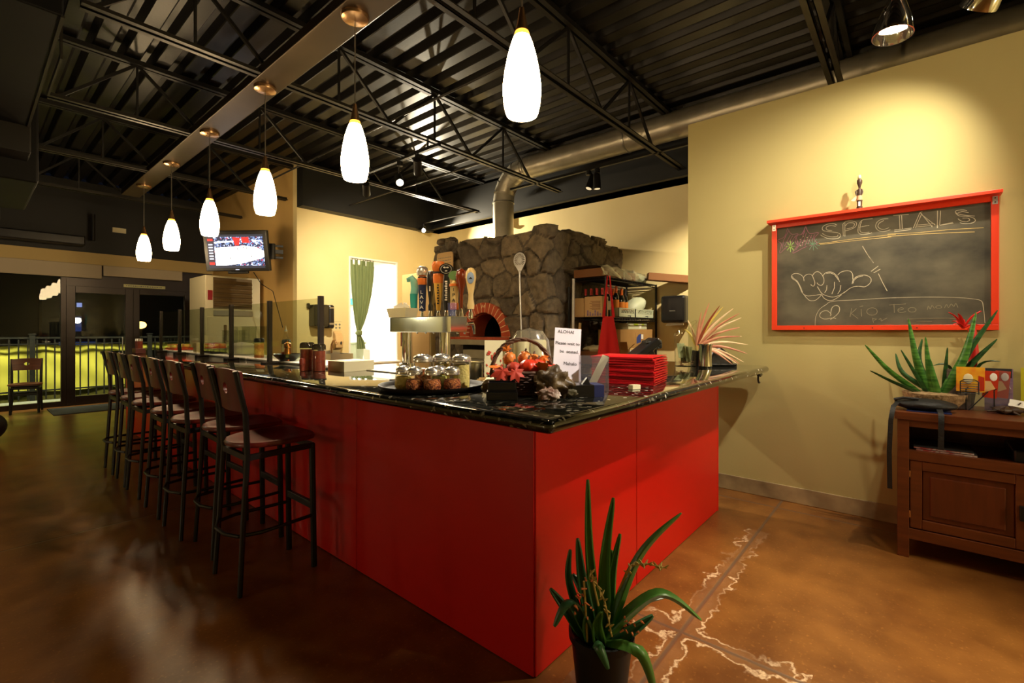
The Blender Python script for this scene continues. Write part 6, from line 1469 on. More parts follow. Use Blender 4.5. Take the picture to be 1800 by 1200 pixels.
CHALK = [('w',1,[(0.431,2.142),(0.456,2.158),(0.494,2.157),(0.521,2.141),(0.518,2.115),(0.48,2.1),(0.431,2.086),(0.41,2.069),(0.417,2.047),(0.447,2.042),(0.485,2.049),(0.518,2.069),(0.535,2.083)]),('w',1,[(0.438,2.135),(0.471,2.144),(0.497,2.138),(0.494,2.117),(0.461,2.104)]),('w',1,[(0.523,2.093),(0.499,2.072),(0.461,2.059),(0.431,2.058),(0.424,2.071)]),('w',1,[(0.395,2.143),(0.393,2.056)]),('w',1,[(0.383,2.15),(0.383,2.052)]),('w',1,[(0.395,2.146),(0.373,2.162),(0.337,2.159),(0.314,2.142),(0.319,2.115),(0.346,2.1),(0.38,2.093)]),('w',1,[(0.38,2.129),(0.364,2.147),(0.337,2.145),(0.325,2.133),(0.337,2.112),(0.373,2.106)]),('w',1,[(0.22,2.158),(0.274,2.158),(0.294,2.139),(0.304,2.102),(0.303,2.069),(0.283,2.054),(0.244,2.053),(0.224,2.058)]),('w',1,[(0.283,2.148),(0.292,2.117),(0.292,2.078),(0.274,2.065),(0.239,2.063)]),('w',1,[(0.299,2.107),(0.261,2.112),(0.239,2.112)]),('w',1,[(0.133,2.144),(0.171,2.145),(0.196,2.127),(0.203,2.098),(0.188,2.069),(0.158,2.057),(0.121,2.065)]),('w',1,[(0.158,2.135),(0.183,2.12),(0.19,2.097),(0.175,2.078),(0.154,2.073),(0.129,2.08)]),('w',1,[(0.106,2.162),(0.023,2.157)]),('w',1,[(0.073,2.159),(0.069,2.061)]),('w',1,[(0.061,2.16),(0.057,2.059)]),('w',1,[(0.1,2.06),(0.007,2.06)]),('w',1,[(0.1,2.048),(0.011,2.051)]),('w',1,[(-0.001,2.059),(-0.036,2.162),(-0.048,2.164)]),('w',1,[(-0.011,2.058),(-0.044,2.148)]),('w',1,[(-0.036,2.162),(-0.098,2.053)]),('w',1,[(-0.05,2.137),(-0.113,2.063)]),('w',1,[(-0.018,2.077),(-0.109,2.074)]),('w',1,[(-0.015,2.065),(-0.101,2.065)]),('w',1,[(-0.124,2.158),(-0.123,2.042)]),('w',1,[(-0.139,2.155),(-0.135,2.06),(-0.198,2.068)]),('w',1,[(-0.135,2.058),(-0.202,2.063)]),('w',1,[(-0.301,2.094),(-0.262,2.105),(-0.234,2.115),(-0.212,2.131),(-0.216,2.143),(-0.245,2.143),(-0.266,2.134)]),('w',1,[(-0.273,2.121),(-0.245,2.133),(-0.223,2.129)]),('w',1,[(-0.212,2.128),(-0.23,2.106),(-0.27,2.097),(-0.298,2.08),(-0.303,2.06),(-0.28,2.049),(-0.248,2.053),(-0.232,2.063)]),('w',1,[(-0.223,2.089),(-0.238,2.072),(-0.262,2.064),(-0.278,2.071),(-0.27,2.085),(-0.245,2.089)]),('y',0.8,[(0.545,2.018),(0.471,2.02),(0.332,2.027),(0.2,2.028),(0.092,2.03)]),('y',0.8,[(0.538,2.011),(0.424,2.012),(0.287,2.014),(0.116,2.014)]),('y',0.8,[(0.137,2.036),(-0.024,2.024),(-0.176,2.024),(-0.342,2.013)]),('y',0.8,[(0.137,2.02),(-0.024,2.014),(-0.198,2.001),(-0.301,1.992)]),('v',0.8,[(0.755,2.166),(0.726,2.114),(0.682,2.111),(0.703,2.063),(0.687,2.014),(0.749,2.024),(0.808,1.974),(0.797,2.045),(0.824,2.078),(0.776,2.1),(0.755,2.166)]),('v',0.8,[(0.76,2.148),(0.77,2.096)]),('v',0.8,[(0.747,2.141),(0.781,2.073),(0.792,2.008)]),('v',0.8,[(0.734,2.109),(0.776,2.024)]),('v',0.8,[(0.718,2.101),(0.755,2.034)]),('v',0.8,[(0.703,2.093),(0.734,2.037)]),('v',1.0,[(0.631,2.163),(0.606,2.104),(0.547,2.102),(0.577,2.059),(0.557,2.016),(0.636,2.002),(0.718,1.964),(0.682,2.031),(0.698,2.098),(0.657,2.105),(0.631,2.163)]),('v',1.0,[(0.636,2.131),(0.667,2.041)]),('v',1.0,[(0.626,2.112),(0.657,2.011)]),('v',1.0,[(0.606,2.092),(0.636,2.014)]),('v',1.0,[(0.592,2.09),(0.616,2.023)]),('v',1.0,[(0.572,2.093),(0.592,2.044)]),('v',1.0,[(0.647,2.098),(0.677,2.019),(0.698,1.986)]),('w',1,[(0.665,2.065),(0.666,2.063),(0.668,2.063),(0.669,2.065),(0.668,2.067),(0.666,2.067),(0.665,2.065)]),('w',1,[(0.645,2.086),(0.646,2.084),(0.648,2.084),(0.649,2.086),(0.648,2.088),(0.646,2.088),(0.645,2.086)]),('w',1,[(0.619,2.074),(0.62,2.072),(0.622,2.072),(0.623,2.074),(0.622,2.076),(0.62,2.076),(0.619,2.074)]),('w',1,[(0.604,2.051),(0.605,2.049),(0.607,2.05),(0.608,2.052),(0.607,2.054),(0.605,2.053),(0.604,2.051)]),('w',1,[(0.634,2.049),(0.635,2.047),(0.637,2.047),(0.639,2.05),(0.637,2.051),(0.635,2.051),(0.634,2.049)]),('w',1,[(0.665,2.017),(0.666,2.015),(0.668,2.016),(0.669,2.018),(0.668,2.02),(0.666,2.02),(0.665,2.017)]),('w',1,[(0.65,2.039),(0.651,2.037),(0.653,2.037),(0.654,2.04),(0.653,2.042),(0.651,2.041),(0.65,2.039)]),('w',1,[(0.595,2.073),(0.596,2.071),(0.598,2.072),(0.599,2.074),(0.598,2.076),(0.596,2.075),(0.595,2.073)]),('g',1.2,[(0.734,2.02),(0.702,2.016)]),('g',1.2,[(0.734,2.02),(0.711,1.985)]),('g',1.2,[(0.734,2.02),(0.734,1.975)]),('g',1.2,[(0.734,2.02),(0.757,1.99)]),('g',1.2,[(0.734,2.02),(0.766,2.023)]),('g',1.2,[(0.734,2.02),(0.757,2.054)]),('g',1.2,[(0.734,2.02),(0.734,2.064)]),('g',1.2,[(0.734,2.02),(0.711,2.048)]),('t',0.9,[(0.584,2.017),(0.539,2.002)]),('t',0.9,[(0.584,2.017),(0.553,1.979)]),('t',0.9,[(0.584,2.017),(0.579,1.97)]),('t',0.9,[(0.584,2.017),(0.607,1.979)]),('t',0.9,[(0.584,2.017),(0.627,2.002)]),('t',0.9,[(0.584,2.017),(0.631,2.031)]),('t',0.9,[(0.584,2.017),(0.616,2.055)]),('t',0.9,[(0.584,2.017),(0.59,2.064)]),('t',0.9,[(0.584,2.017),(0.561,2.054)]),('t',0.9,[(0.584,2.017),(0.542,2.031)]),('w',1.1,[(0.642,1.739),(0.646,1.766),(0.663,1.79),(0.692,1.803),(0.716,1.799),(0.727,1.782),(0.718,1.762),(0.692,1.74),(0.671,1.699),(0.658,1.659),(0.642,1.634),(0.625,1.609),(0.604,1.588),(0.571,1.587),(0.547,1.605),(0.528,1.628)]),('w',1.1,[(0.722,1.782),(0.712,1.766),(0.686,1.74),(0.665,1.694),(0.652,1.654)]),('w',1.1,[(0.642,1.634),(0.616,1.623),(0.575,1.626),(0.528,1.631)]),('w',1.1,[(0.646,1.764),(0.637,1.78),(0.616,1.791),(0.592,1.784),(0.577,1.747),(0.571,1.718),(0.581,1.696),(0.598,1.71)]),('w',1.1,[(0.587,1.777),(0.571,1.8),(0.551,1.805),(0.53,1.787),(0.514,1.752),(0.514,1.719),(0.528,1.7),(0.547,1.706),(0.557,1.721)]),('w',1.1,[(0.52,1.772),(0.502,1.792),(0.474,1.797),(0.447,1.783),(0.427,1.755),(0.416,1.719)]),('w',1.1,[(0.498,1.789),(0.471,1.789),(0.447,1.776),(0.424,1.736)]),('w',1.1,[(0.555,1.692),(0.543,1.668),(0.526,1.638),(0.498,1.62),(0.459,1.608),(0.424,1.616),(0.397,1.631),(0.374,1.649),(0.351,1.668),(0.325,1.678),(0.295,1.678),(0.265,1.673),(0.24,1.691),(0.229,1.713),(0.233,1.736),(0.255,1.754),(0.28,1.758),(0.31,1.751),(0.332,1.73),(0.34,1.698)]),('w',1.1,[(0.526,1.628),(0.514,1.604),(0.486,1.584),(0.455,1.585),(0.424,1.605),(0.404,1.622)]),('w',1.1,[(0.427,1.769),(0.408,1.789),(0.374,1.798),(0.347,1.789),(0.336,1.762),(0.336,1.73)]),('w',1.1,[(0.494,1.698),(0.496,1.665),(0.508,1.642)]),('w',1.1,[(0.447,1.721),(0.447,1.676),(0.463,1.63)]),('w',1.1,[(0.408,1.693),(0.412,1.656),(0.427,1.628)]),('w',1.1,[(0.334,1.702),(0.328,1.725),(0.31,1.744),(0.276,1.752)]),('w',1.1,[(0.244,1.892),(0.215,1.841)]),('w',1.1,[(0.229,1.781),(0.188,1.816)]),('w',1.1,[(0.215,1.769),(0.177,1.793)]),('w',1.1,[(0.188,1.762),(0.162,1.691),(0.139,1.636)]),('w',0.9,[(0.279,1.969),(0.252,1.909),(0.216,1.845)]),('w',0.8,[(0.569,1.397),(0.565,1.461),(0.542,1.516),(0.502,1.55),(0.456,1.576),(0.293,1.581),(0.134,1.586),(-0.049,1.584),(-0.203,1.575),(-0.282,1.563),(-0.33,1.548),(-0.341,1.504),(-0.348,1.404)]),('w',1.2,[(0.437,1.447),(0.46,1.451),(0.509,1.444),(0.539,1.464),(0.529,1.496),(0.495,1.507),(0.469,1.482),(0.473,1.467)]),('w',1.2,[(0.471,1.478),(0.463,1.525),(0.44,1.544),(0.418,1.532),(0.418,1.497),(0.44,1.466),(0.473,1.439)]),('f',1,[(0.342,1.521),(0.352,1.457)]),('f',1,[(0.314,1.517),(0.345,1.483),(0.305,1.444)]),('f',1,[(0.287,1.512),(0.284,1.459)]),('f',1,[(0.296,1.53),(0.275,1.535)]),('f',1,[(0.194,1.492),(0.197,1.481),(0.205,1.472),(0.217,1.468),(0.23,1.468),(0.242,1.473),(0.251,1.483),(0.254,1.494),(0.251,1.505),(0.242,1.514),(0.23,1.519),(0.217,1.519),(0.205,1.513),(0.197,1.504),(0.194,1.492)]),('f',1,[(0.128,1.537),(0.038,1.541)]),('f',1,[(0.102,1.543),(0.099,1.481)]),('f',1,[(0.08,1.499),(0.052,1.505),(0.057,1.515),(0.074,1.511),(0.081,1.495),(0.066,1.482),(0.038,1.488)]),('f',1,[(-0.015,1.498),(-0.013,1.492),(-0.008,1.486),(0.001,1.484),(0.01,1.484),(0.018,1.487),(0.024,1.493),(0.026,1.5),(0.024,1.506),(0.018,1.512),(0.01,1.515),(0.001,1.514),(-0.008,1.511),(-0.013,1.505),(-0.015,1.498)]),('f',1,[(-0.073,1.498),(-0.078,1.523),(-0.088,1.501),(-0.096,1.526),(-0.109,1.504)]),('f',1,[(-0.144,1.514),(-0.143,1.509),(-0.139,1.506),(-0.133,1.504),(-0.127,1.504),(-0.121,1.506),(-0.117,1.51),(-0.115,1.514),(-0.117,1.519),(-0.121,1.522),(-0.127,1.524),(-0.133,1.524),(-0.139,1.522),(-0.143,1.518),(-0.144,1.514)]),('f',1,[(-0.158,1.506),(-0.168,1.53),(-0.178,1.509),(-0.191,1.533),(-0.203,1.515),(-0.213,1.535),(-0.223,1.508)]),('f',1,[(0.032,1.436),(-0.075,1.44),(-0.178,1.439),(-0.243,1.429)]),('f',1,[(0.221,1.447),(0.215,1.413)]),('f',1,[(0.221,1.443),(0.197,1.439),(0.212,1.428)]),('f',1,[(0.186,1.435),(0.174,1.442),(0.171,1.424),(0.157,1.435),(0.139,1.445)]),('f',1,[(-0.017,1.418),(-0.096,1.419)])]
groups = {'w': B(), 'y': B(), 'v': B(), 'g': B(), 't': B(), 'f': B()}
random.seed(17)
for m_, w, pts in CHALK:
    pts = [p for i, p in enumerate(pts) if i == 0 or math.hypot(p[0]-pts[i-1][0], p[1]-pts[i-1][1]) > 0.0015]
    if len(pts) < 2: continue
    fine = []
    for i in range(len(pts)-1):
        p0, p1, p2, p3 = [Vector(pts[max(0, min(len(pts)-1, i+k))]) for k in (-1, 0, 1, 2)]
        for f in (0.0, 0.25, 0.5, 0.75): fine.append(0.5*((2*p1)+(-p0+p2)*f+(2*p0-5*p1+4*p2-p3)*f*f+(-p0+3*p1-3*p2+p3)*f**3) if len(pts) > 4 else p1.lerp(p2, f))
    fine.append(Vector(pts[-1])); wd = 0.0019*w; row = []
    for i, p in enumerate(fine):
        d = fine[min(i+1, len(fine)-1)]-fine[max(i-1, 0)]; d = d.normalized() if d.length > 1e-6 else Vector((1, 0)); n_ = Vector((-d.y, d.x)); ww = wd*random.uniform(0.75, 1.2)
        row.append((Q(p.x+n_.x*ww, p.y+n_.y*ww, 0.0028), Q(p.x-n_.x*ww, p.y-n_.y*ww, 0.0028)))
    groups[m_].sheet([[r_[0] for r_ in row], [r_[1] for r_ in row]], 0.0006)
for k, (nm, mt) in {'w': ('chalk_drawing', 'chalk'), 'y': ('chalk_underline', 'chalkyellow'), 'v': ('chalk_star', 'chalkviolet'), 'g': ('chalk_splash', 'chalkgreen'), 't': ('chalk_splash', 'chalkteal'), 'f': ('chalk_lettering', 'chalkfaint')}.items(): groups[k].build(nm, mt, bd, smooth=0)
t = thing('carved_figurine', 'small carved painted figurine on top of the chalkboard', 'figurine', (4.175, 0.292, 2.228))
B().lathe((0, 0, 0), [(0.0, 0), (0.018, 0), (0.018, 0.016), (0.0, 0.016)], 14).build('base', 'dolldark', t)
b = B().mat(0).lathe((0, 0, 0), [(0.0, 0.016), (0.015, 0.016), (0.016, 0.055), (0.0, 0.055)], 14); b.mat(1).box(-0.017, -0.006, 0.02, -0.012, 0.006, 0.05); b.mat(0).lathe((0, 0, 0), [(0.0, 0.055), (0.018, 0.055), (0.018, 0.062), (0.0, 0.062)], 14)
b.mat(2).lathe((0, 0, 0), [(0.0, 0.062), (0.018, 0.062), (0.015, 0.095), (0.0, 0.097)], 14); b.mat(0).lathe((0, 0, 0), [(0.0, 0.095), (0.014, 0.095), (0.016, 0.11), (0.013, 0.135), (0.006, 0.15), (0.0, 0.15)], 14)
b.build('body', ['dolldark', 'paper', 'dollskin'], t)
B().tube([(0, 0.012, 0.14), (-0.006, 0.022, 0.125), (-0.008, 0.016, 0.10)], 0.005, 8).build('arm', 'dolldark', t); B().tube([(0, -0.012, 0.14), (-0.004, -0.018, 0.12), (-0.008, -0.012, 0.10)], 0.005, 8).build('arm', 'dolldark', t)
B().lathe((0, 0, 0), [(0.0, 0.15), (0.007, 0.152), (0.009, 0.165), (0.016, 0.185), (0.016, 0.205), (0.010, 0.215), (0.0, 0.217)], 14).build('head', 'dolldark', t); B().ell((0, 0, 0.228), (0.011, 0.011, 0.016), 12, 8).build('cap', 'straw', t)
B().prism([(0.012, 0.105), (0.050, 0.068), (0.030, 0.060), (0.014, 0.075)], lambda y, z: (-0.004, y, z), (0.008, 0, 0)).build('raffia_skirt', 'straw', t, smooth=0)

# ---------------------------------------------------------------- side cabinet
CX0, CX1, CY0, CY1 = 3.672, 4.235, -1.30, 0.073
cb = thing('side_cabinet', 'brown teak side cabinet with open shelf and panelled door', 'cabinet', ((CX0+CX1)/2, (CY0+CY1)/2, 0))
ox, oy = (CX0+CX1)/2, (CY0+CY1)/2
def cbx(name, x0, y0, z0, x1, y1, z1, mat='teak', par=None, bev=0.003): return B().box(x0-ox, y0-oy, z0, x1-ox, y1-oy, z1).build(name, mat, par or cb, smooth=0, bevel=bev)
cbx('top', CX0-0.012, CY0-0.01, 0.825, CX1, CY1+0.012, 0.871)
for x in (CX0, CX1-0.055):
    for y in (CY0, CY1-0.055): cbx('leg', x, y, 0, x+0.055, y+0.055, 0.825)
b = B()
b.box(CX0+0.02-ox, CY1-0.035-oy, 0.12, CX1-0.055-ox, CY1-0.012-oy, 0.825); b.box(CX0+0.02-ox, CY0+0.012-oy, 0.12, CX1-0.055-ox, CY0+0.035-oy, 0.825); b.box(CX1-0.03-ox, CY0+0.055-oy, 0.12, CX1-0.012-ox, CY1-0.055-oy, 0.825)
b.build('side_panel', 'teakpanel', cb, smooth=0)
cbx('shelf', CX0+0.06, CY0+0.03, 0.60, CX1-0.03, CY1-0.03, 0.625); cbx('bottom_board', CX0+0.05, CY0+0.03, 0.13, CX1-0.03, CY1-0.03, 0.15)
cbx('rail', CX0+0.008, CY0+0.05, 0.782, CX0+0.045, CY1-0.05, 0.825); cbx('rail', CX0+0.006, CY0+0.05, 0.585, CX0+0.045, CY1-0.05, 0.642); cbx('rail', CX0+0.006, CY0+0.05, 0.112, CX0+0.045, CY1-0.05, 0.175)
def cdoor(y0, y1, hy):
    d = B(); z0, z1 = 0.18, 0.583; s_ = 0.055; x0, x1 = CX0+0.012, CX0+0.04
    d.box(x0-ox, y0-oy, z0, x1-ox, y0+s_-oy, z1); d.box(x0-ox, y1-s_-oy, z0, x1-ox, y1-oy, z1); d.box(x0-ox, y0+s_-oy, z0, x1-ox, y1-s_-oy, z0+s_); d.box(x0-ox, y0+s_-oy, z1-s_, x1-ox, y1-s_-oy, z1)
    o = d.build('door', 'teak', cb, smooth=0, bevel=0.004)
    p = B(); p.box(x0+0.014-ox, y0+s_-oy, z0+s_, x1-ox, y1-s_-oy, z1-s_); p.box(x0+0.004-ox, y0+s_+0.035-oy, z0+s_+0.03, x0+0.016-ox, y1-s_-0.035-oy, z1-s_-0.03); p.build('panel', 'teakpanel', o, smooth=0, bevel=0.010)
    B().box(x0-0.02-ox, hy-0.012-oy, 0.34, x0-ox, hy+0.012-oy, 0.42).build('handle', 'blackmetal', o, smooth=0, bevel=0.003)
    B().box(x0-0.003-ox, y1-0.004-oy, 0.24, x0+0.01-ox, y1+0.006-oy, 0.28).box(x0-0.003-ox, y1-0.004-oy, 0.48, x0+0.01-ox, y1+0.006-oy, 0.52).build('hinge', 'nickel', o, smooth=0)
cdoor(-0.475, 0.015, -0.445); cdoor(-1.24, -0.482, -0.51)
for k, (dy, dx, lab) in enumerate(((0.0, 0.0, 'lower magazine lying in the open shelf of the side cabinet'), (0.012, 0.006, 'upper magazine lying in the open shelf of the side cabinet'))):
    t = thing('magazine', lab, 'magazine', (3.82+dx, -0.145+dy, 0.6425+0.010*k), 0, 'magazines in the cabinet')
    B().box(-0.11, -0.13, 0.0, 0.12, 0.13, 0.009).build('pages', 'magazine', t, smooth=0); B().box(-0.112, -0.131, 0.009, 0.12, 0.131, 0.0098).build('cover', 'ink', t, smooth=0)
tag(B().box(3.75, -0.95, 0.626, 4.1, -0.42, 0.70).build('dark_box', 'blackplastic', smooth=0, bevel=0.01), 'dark flat box deep in the cabinet shelf', 'box')
# black pouch with straps
t = thing('waist_pouch', 'black nylon waist pouch with dangling straps on the cabinet corner', 'pouch', (3.80, -0.055, 0.872))
b = B(); b.ell((0, 0, 0.035), (0.10, 0.145, 0.036), 28, 14, fn=lambda q, a: (1+0.08*noise.noise(q*3))); b.build('bag', 'pouch', t, smooth=70)
def strap(pts, w, nm='strap'):
    P_ = [Vector(p) for p in pts]; g_ = []
    for i, p in enumerate(P_):
        d = (P_[min(i+1, len(P_)-1)]-P_[max(i-1, 0)]).normalized(); sd = Vector((0, 1, 0)) if abs(d.y) < 0.7 else Vector((1, 0, 0)); sd = (sd-d*sd.dot(d)).normalized(); g_.append([p-sd*w/2, p+sd*w/2])
    B().sheet(g_, 0.003).build(nm, 'pouch', t, smooth=60)
strap([(-0.02, 0.10, 0.05), (-0.05, 0.125, 0.045), (-0.10, 0.146, 0.025), (-0.152, 0.150, 0.0), (-0.158, 0.158, -0.06), (-0.158, 0.165, -0.25), (-0.160, 0.162, -0.47)], 0.024)
strap([(-0.07, -0.06, 0.03), (-0.125, -0.066, 0.012), (-0.150, -0.068, 0.0), (-0.156, -0.068, -0.05), (-0.156, -0.066, -0.20)], 0.026)
B().tube([(0.05, 0.13, 0.03), (-0.03, 0.14, 0.06), (-0.06, 0.10, 0.075), (-0.05, 0.03, 0.07)], 0.008, 8).build('loop', 'pouch', t)
tag(B().box(3.70, -0.17, 0.8715, 3.88, 0.03, 0.876).build('blue_folder', 'navy', smooth=0), 'thin blue folder under the waist pouch', 'folder')
# snake plant
sp = thing('snake_plant', 'snake plant with banded green leaves in a shallow stone bowl', 'plant', (4.02, -0.10, 0.872))
B().lathe((0, 0, 0), [(0.0, 0), (0.11, 0), (0.15, 0.05), (0.158, 0.09), (0.15, 0.09), (0.14, 0.06), (0.0, 0.055)], 32).build('bowl', 'pebble', sp); B().ell((0, 0, 0.075), (0.143, 0.143, 0.02), 28, 8, fn=lambda q, a: 1+0.05*noise.noise(q*12)).build('gravel', 'pebble', sp)
sb = Vector((4.02, -0.10, 0.872))
for bx_, by_, tip, mid, w, mat in (
    (0.0, 0.07, (3.93, 0.245, 1.262), (3.96, 0.12, 1.09), 0.056, 'snake'), (0.0, 0.07, (3.92, 0.218, 1.092), (3.95, 0.10, 1.02), 0.046, 'snakedark'),
    (0.02, 0.03, (4.0, 0.023, 1.434), (4.01, -0.015, 1.17), 0.060, 'snake'), (0.03, 0.01, (4.08, -0.045, 1.30), (4.06, -0.03, 1.15), 0.045, 'snakedark'),
    (-0.02, 0.0, (3.97, -0.060, 1.316), (3.98, -0.075, 1.12), 0.050, 'snake'), (-0.02, -0.015, (3.96, -0.078, 1.19), (3.97, -0.10, 1.05), 0.048, 'snake'),
    (0.0, -0.04, (3.99, -0.290, 1.465), (3.99, -0.235, 1.19), 0.066, 'snake'), (0.03, -0.05, (4.03, -0.386, 1.480), (4.02, -0.26, 1.23), 0.050, 'snakedark'),
    (0.04, -0.08, (4.05, -0.385, 1.305), (4.05, -0.26, 1.13), 0.056, 'snakedark'), (0.05, 0.0, (4.12, 0.09, 1.20), (4.09, 0.05, 1.07), 0.040, 'snakedark'),
    (0.03, -0.05, (4.03, -0.165, 1.25), (4.03, -0.155, 1.10), 0.032, 'snakedark'), (0.0, 0.03, (4.0, 0.06, 1.23), (4.0, 0.0, 1.10), 0.030, 'snakedark')):
    P0 = Vector((bx_, by_, 0.08)); blade(B(), P0, [(0, 0, 0), Vector(mid)-sb-P0, Vector(tip)-sb-P0], w*0.78, 14, cup=0.35, thick=0.003, side=(0.3, 1, 0.1)).build('leaf', mat, sp, smooth=70)
br_ = thing('red_bromeliad', 'red flower spike rising behind the snake plant', 'plant', (4.13, -0.24, 0.872))
B().lathe((0, 0, 0), [(0.0, 0), (0.05, 0), (0.06, 0.10), (0.0, 0.10)], 18).build('pot', 'pot', br_); B().tube([(0, -0.03, 0.1), (-0.02, -0.05, 0.35), (-0.03, -0.04, 0.50)], [0.02, 0.022, 0.02], 10).build('stem', 'redflower', br_)
for k in range(9):
    a = k*2.2; e = Vector((0.06*math.cos(a), 0.085*math.sin(a), 0.06+0.05*math.sin(k))); blade(B(), Vector((-0.03, -0.04+0.04, 0.50)), [(0, 0, 0), e*0.5+Vector((0, 0, 0.02)), e], 0.022, 6).build('bract', 'redflower', br_, smooth=60)
for k, e in enumerate(((-0.05, 0.14, 0.16), (-0.06, -0.16, 0.20), (0.04, -0.18, 0.10))): blade(B(), Vector((0, 0, 0.1)), [(0, 0, 0), Vector(e)*0.5+Vector((0, 0, 0.08)), e], 0.05, 8).build('leaf', 'snakedark', br_, smooth=60)
# brochures
t = thing('brochure_holder', 'clear brochure holder on wire legs on the cabinet', 'brochure holder', (4.02, -0.32, 0.872))
b = B(); b.box(-0.03, -0.11, 0.002, -0.027, 0.11, 0.245); b.box(-0.03, -0.11, 0.002, 0.035, -0.107, 0.2); b.box(-0.03, 0.107, 0.002, 0.035, 0.11, 0.2); b.build('case', 'plasticclear', t, smooth=0)
b = B()
for y in (-0.045, 0.075):
    b.tube([(-0.06, y, 0.004), (-0.05, y, 0.13), (-0.05, y-0.01, 0.14)], 0.003, 6)
b.tube([(-0.07, 0.065, 0.004), (-0.04, -0.02, 0.12)], 0.003, 6)
for k in range(6): b.tube([(-0.055, 0.10, 0.105+0.014*k), (-0.058, 0.02, 0.107+0.014*k)], 0.0025, 6)
b.tube([(-0.055, 0.10, 0.10), (-0.055, 0.10, 0.175), (-0.056, 0.085, 0.187), (-0.057, 0.035, 0.187), (-0.058, 0.02, 0.175), (-0.058, 0.02, 0.10)], 0.003, 6); b.build('wire_stand', 'blackmetal', t)
def brochure(label, y, x, w, h, z, mat, tilt=0, deco=None):
    o = thing('brochure', label, 'brochure', (x, y, z), 0, 'brochures on the cabinet'); B().obox((0, 0, h/2), (0.006, w, h), R3('X', tilt)).build('sheet', mat, o, smooth=0)
    if deco: deco(o)
    return o
def oval(o): B().ell((-0.004, -0.012, 0.125), (0.0015, 0.016, 0.024), 20, 8).build('oval', 'paper', o); B().prism([(0.03, 0.03), (-0.02, 0.055), (0.0, 0.10), (0.03, 0.10)], lambda y, z: (-0.0045, y, z), (0.001, 0, 0)).build('print', 'carton', o, smooth=0)
def dots(o):
    b = B(); b.ell((-0.004, 0.01, 0.08), (0.002, 0.022, 0.03), 16, 8); b.build('flower_print', 'cream2', o); B().prism([(-0.03, 0.01), (-0.06, 0.01), (-0.06, 0.09), (-0.035, 0.10)], lambda y, z: (-0.0045, y, z), (0.001, 0, 0)).build('print', 'brochure_r', o, smooth=0)
brochure('yellow flower brochure at the front of the wire rack', -0.265, 3.985, 0.125, 0.15, 0.985, 'brochure_y', 0, dots)
brochure('dark brochure at the left behind the yellow flower one', -0.215, 4.015, 0.11, 0.24, 0.876, 'brochure_k')
brochure('red brochure with pale oval, left of its twin', -0.352, 3.99, 0.062, 0.16, 0.955, 'brochure_r', 4, oval); brochure('red brochure with pale oval, right of its twin', -0.400, 4.0, 0.062, 0.16, 0.958, 'brochure_r', 4, oval)
def spa(o): B().box(-0.0045, -0.055, 0.20, -0.003, 0.055, 0.255).build('dark_band', 'ink', o, smooth=0); text('lettering', '&A', 0.035, (-0.0048, -0.03, 0.145), (0, -1, 0), (0, 0, 1), 'paper', o)
brochure('tall purple landscape brochure behind the red ones', -0.392, 4.06, 0.12, 0.255, 0.874, 'brochure_p', 0, spa)
o = brochure('bright yellow card leaning on the wall at the right edge', -0.56, 4.20, 0.12, 0.23, 0.90, 'yellowcard')
B().ell((-0.004, 0.028, 0.075), (0.002, 0.013, 0.012), 14, 8).build('print', 'tapbrown', o)
t = thing('dark_figurine', 'dark spiky ornament on the cabinet at the right edge', 'ornament', (3.95, -0.42, 0.872))
b = B(); b.ell((0, 0, 0.022), (0.05, 0.055, 0.022), 20, 10, fn=lambda q, a: 1+0.2*math.sin(5*a)); 
for k in range(7): a = k*0.9; b.tube([(0.03*math.cos(a), 0.03*math.sin(a), 0.02), (0.085*math.cos(a), 0.09*math.sin(a), 0.008+0.02*(k % 2))], [0.01, 0.003], 7)
b.build('body', 'dolldark', t)
t = thing('business_card', 'white business card resting on the dark ornament', 'card', (3.99, -0.47, 0.91)); B().obox((0, 0, 0.02), (0.002, 0.085, 0.055), R3('Y', 50)@R3('X', 12)).build('card', 'paper', t, smooth=0); B().obox((-0.004, 0.0, 0.021), (0.002, 0.006, 0.024), R3('Y', 50)@R3('X', 32)).build('mark', 'dolldark', t, smooth=0)

# ---------------------------------------------------------------- aloe in front of the counter
AP = Vector((1.49, 0.862-0.01, 0))
al = thing('potted_aloe', 'potted aloe with long green leaves on the floor at the counter corner', 'plant', AP)
B().lathe((0, 0, 0), [(0.0, 0.012), (0.082, 0.012), (0.108, 0.255), (0.116, 0.257), (0.117, 0.282), (0.108, 0.283), (0.103, 0.25), (0.0, 0.245)], 40).build('pot', 'pot', al)
B().ell((0, 0, 0.248), (0.102, 0.102, 0.014), 30, 8, fn=lambda q, a: 1+0.05*noise.noise(q*9)).build('soil', 'soil', al)
B().lathe((0, 0, 0), [(0.0, 0.002), (0.12, 0.002), (0.145, 0.055), (0.142, 0.055), (0.117, 0.006), (0.0, 0.006)], 40).build('saucer', 'plasticclear', al)
def AL(r, d, z): return RT*r+FW*d+Vector((0, 0, z))
def al_leaf(tip, mid, w, mat='leaf', base=(0, 0, 0.25), cup=0.55):
    P0 = AL(*base); blade(B(), P0, [(0, 0, 0), AL(*mid)-P0, AL(*tip)-P0], w*0.84, 16, cup=cup, thick=0.006, side=RT if abs(tip[0]) < 0.2 else None).build('leaf', mat, al, smooth=70)
al_leaf((-0.045, 0.02, 0.815), (-0.040, 0.02, 0.56), 0.034, base=(-0.01, 0.01, 0.25)); al_leaf((0.050, 0.03, 0.745), (0.018, 0.03, 0.52), 0.046, base=(0.01, 0.01, 0.25))
al_leaf((0.278, -0.02, 0.712), (0.135, 0.0, 0.545), 0.052, base=(0.02, 0, 0.25)); al_leaf((0.082, 0.06, 0.60), (0.05, 0.05, 0.46), 0.032, base=(0.03, 0.02, 0.25))
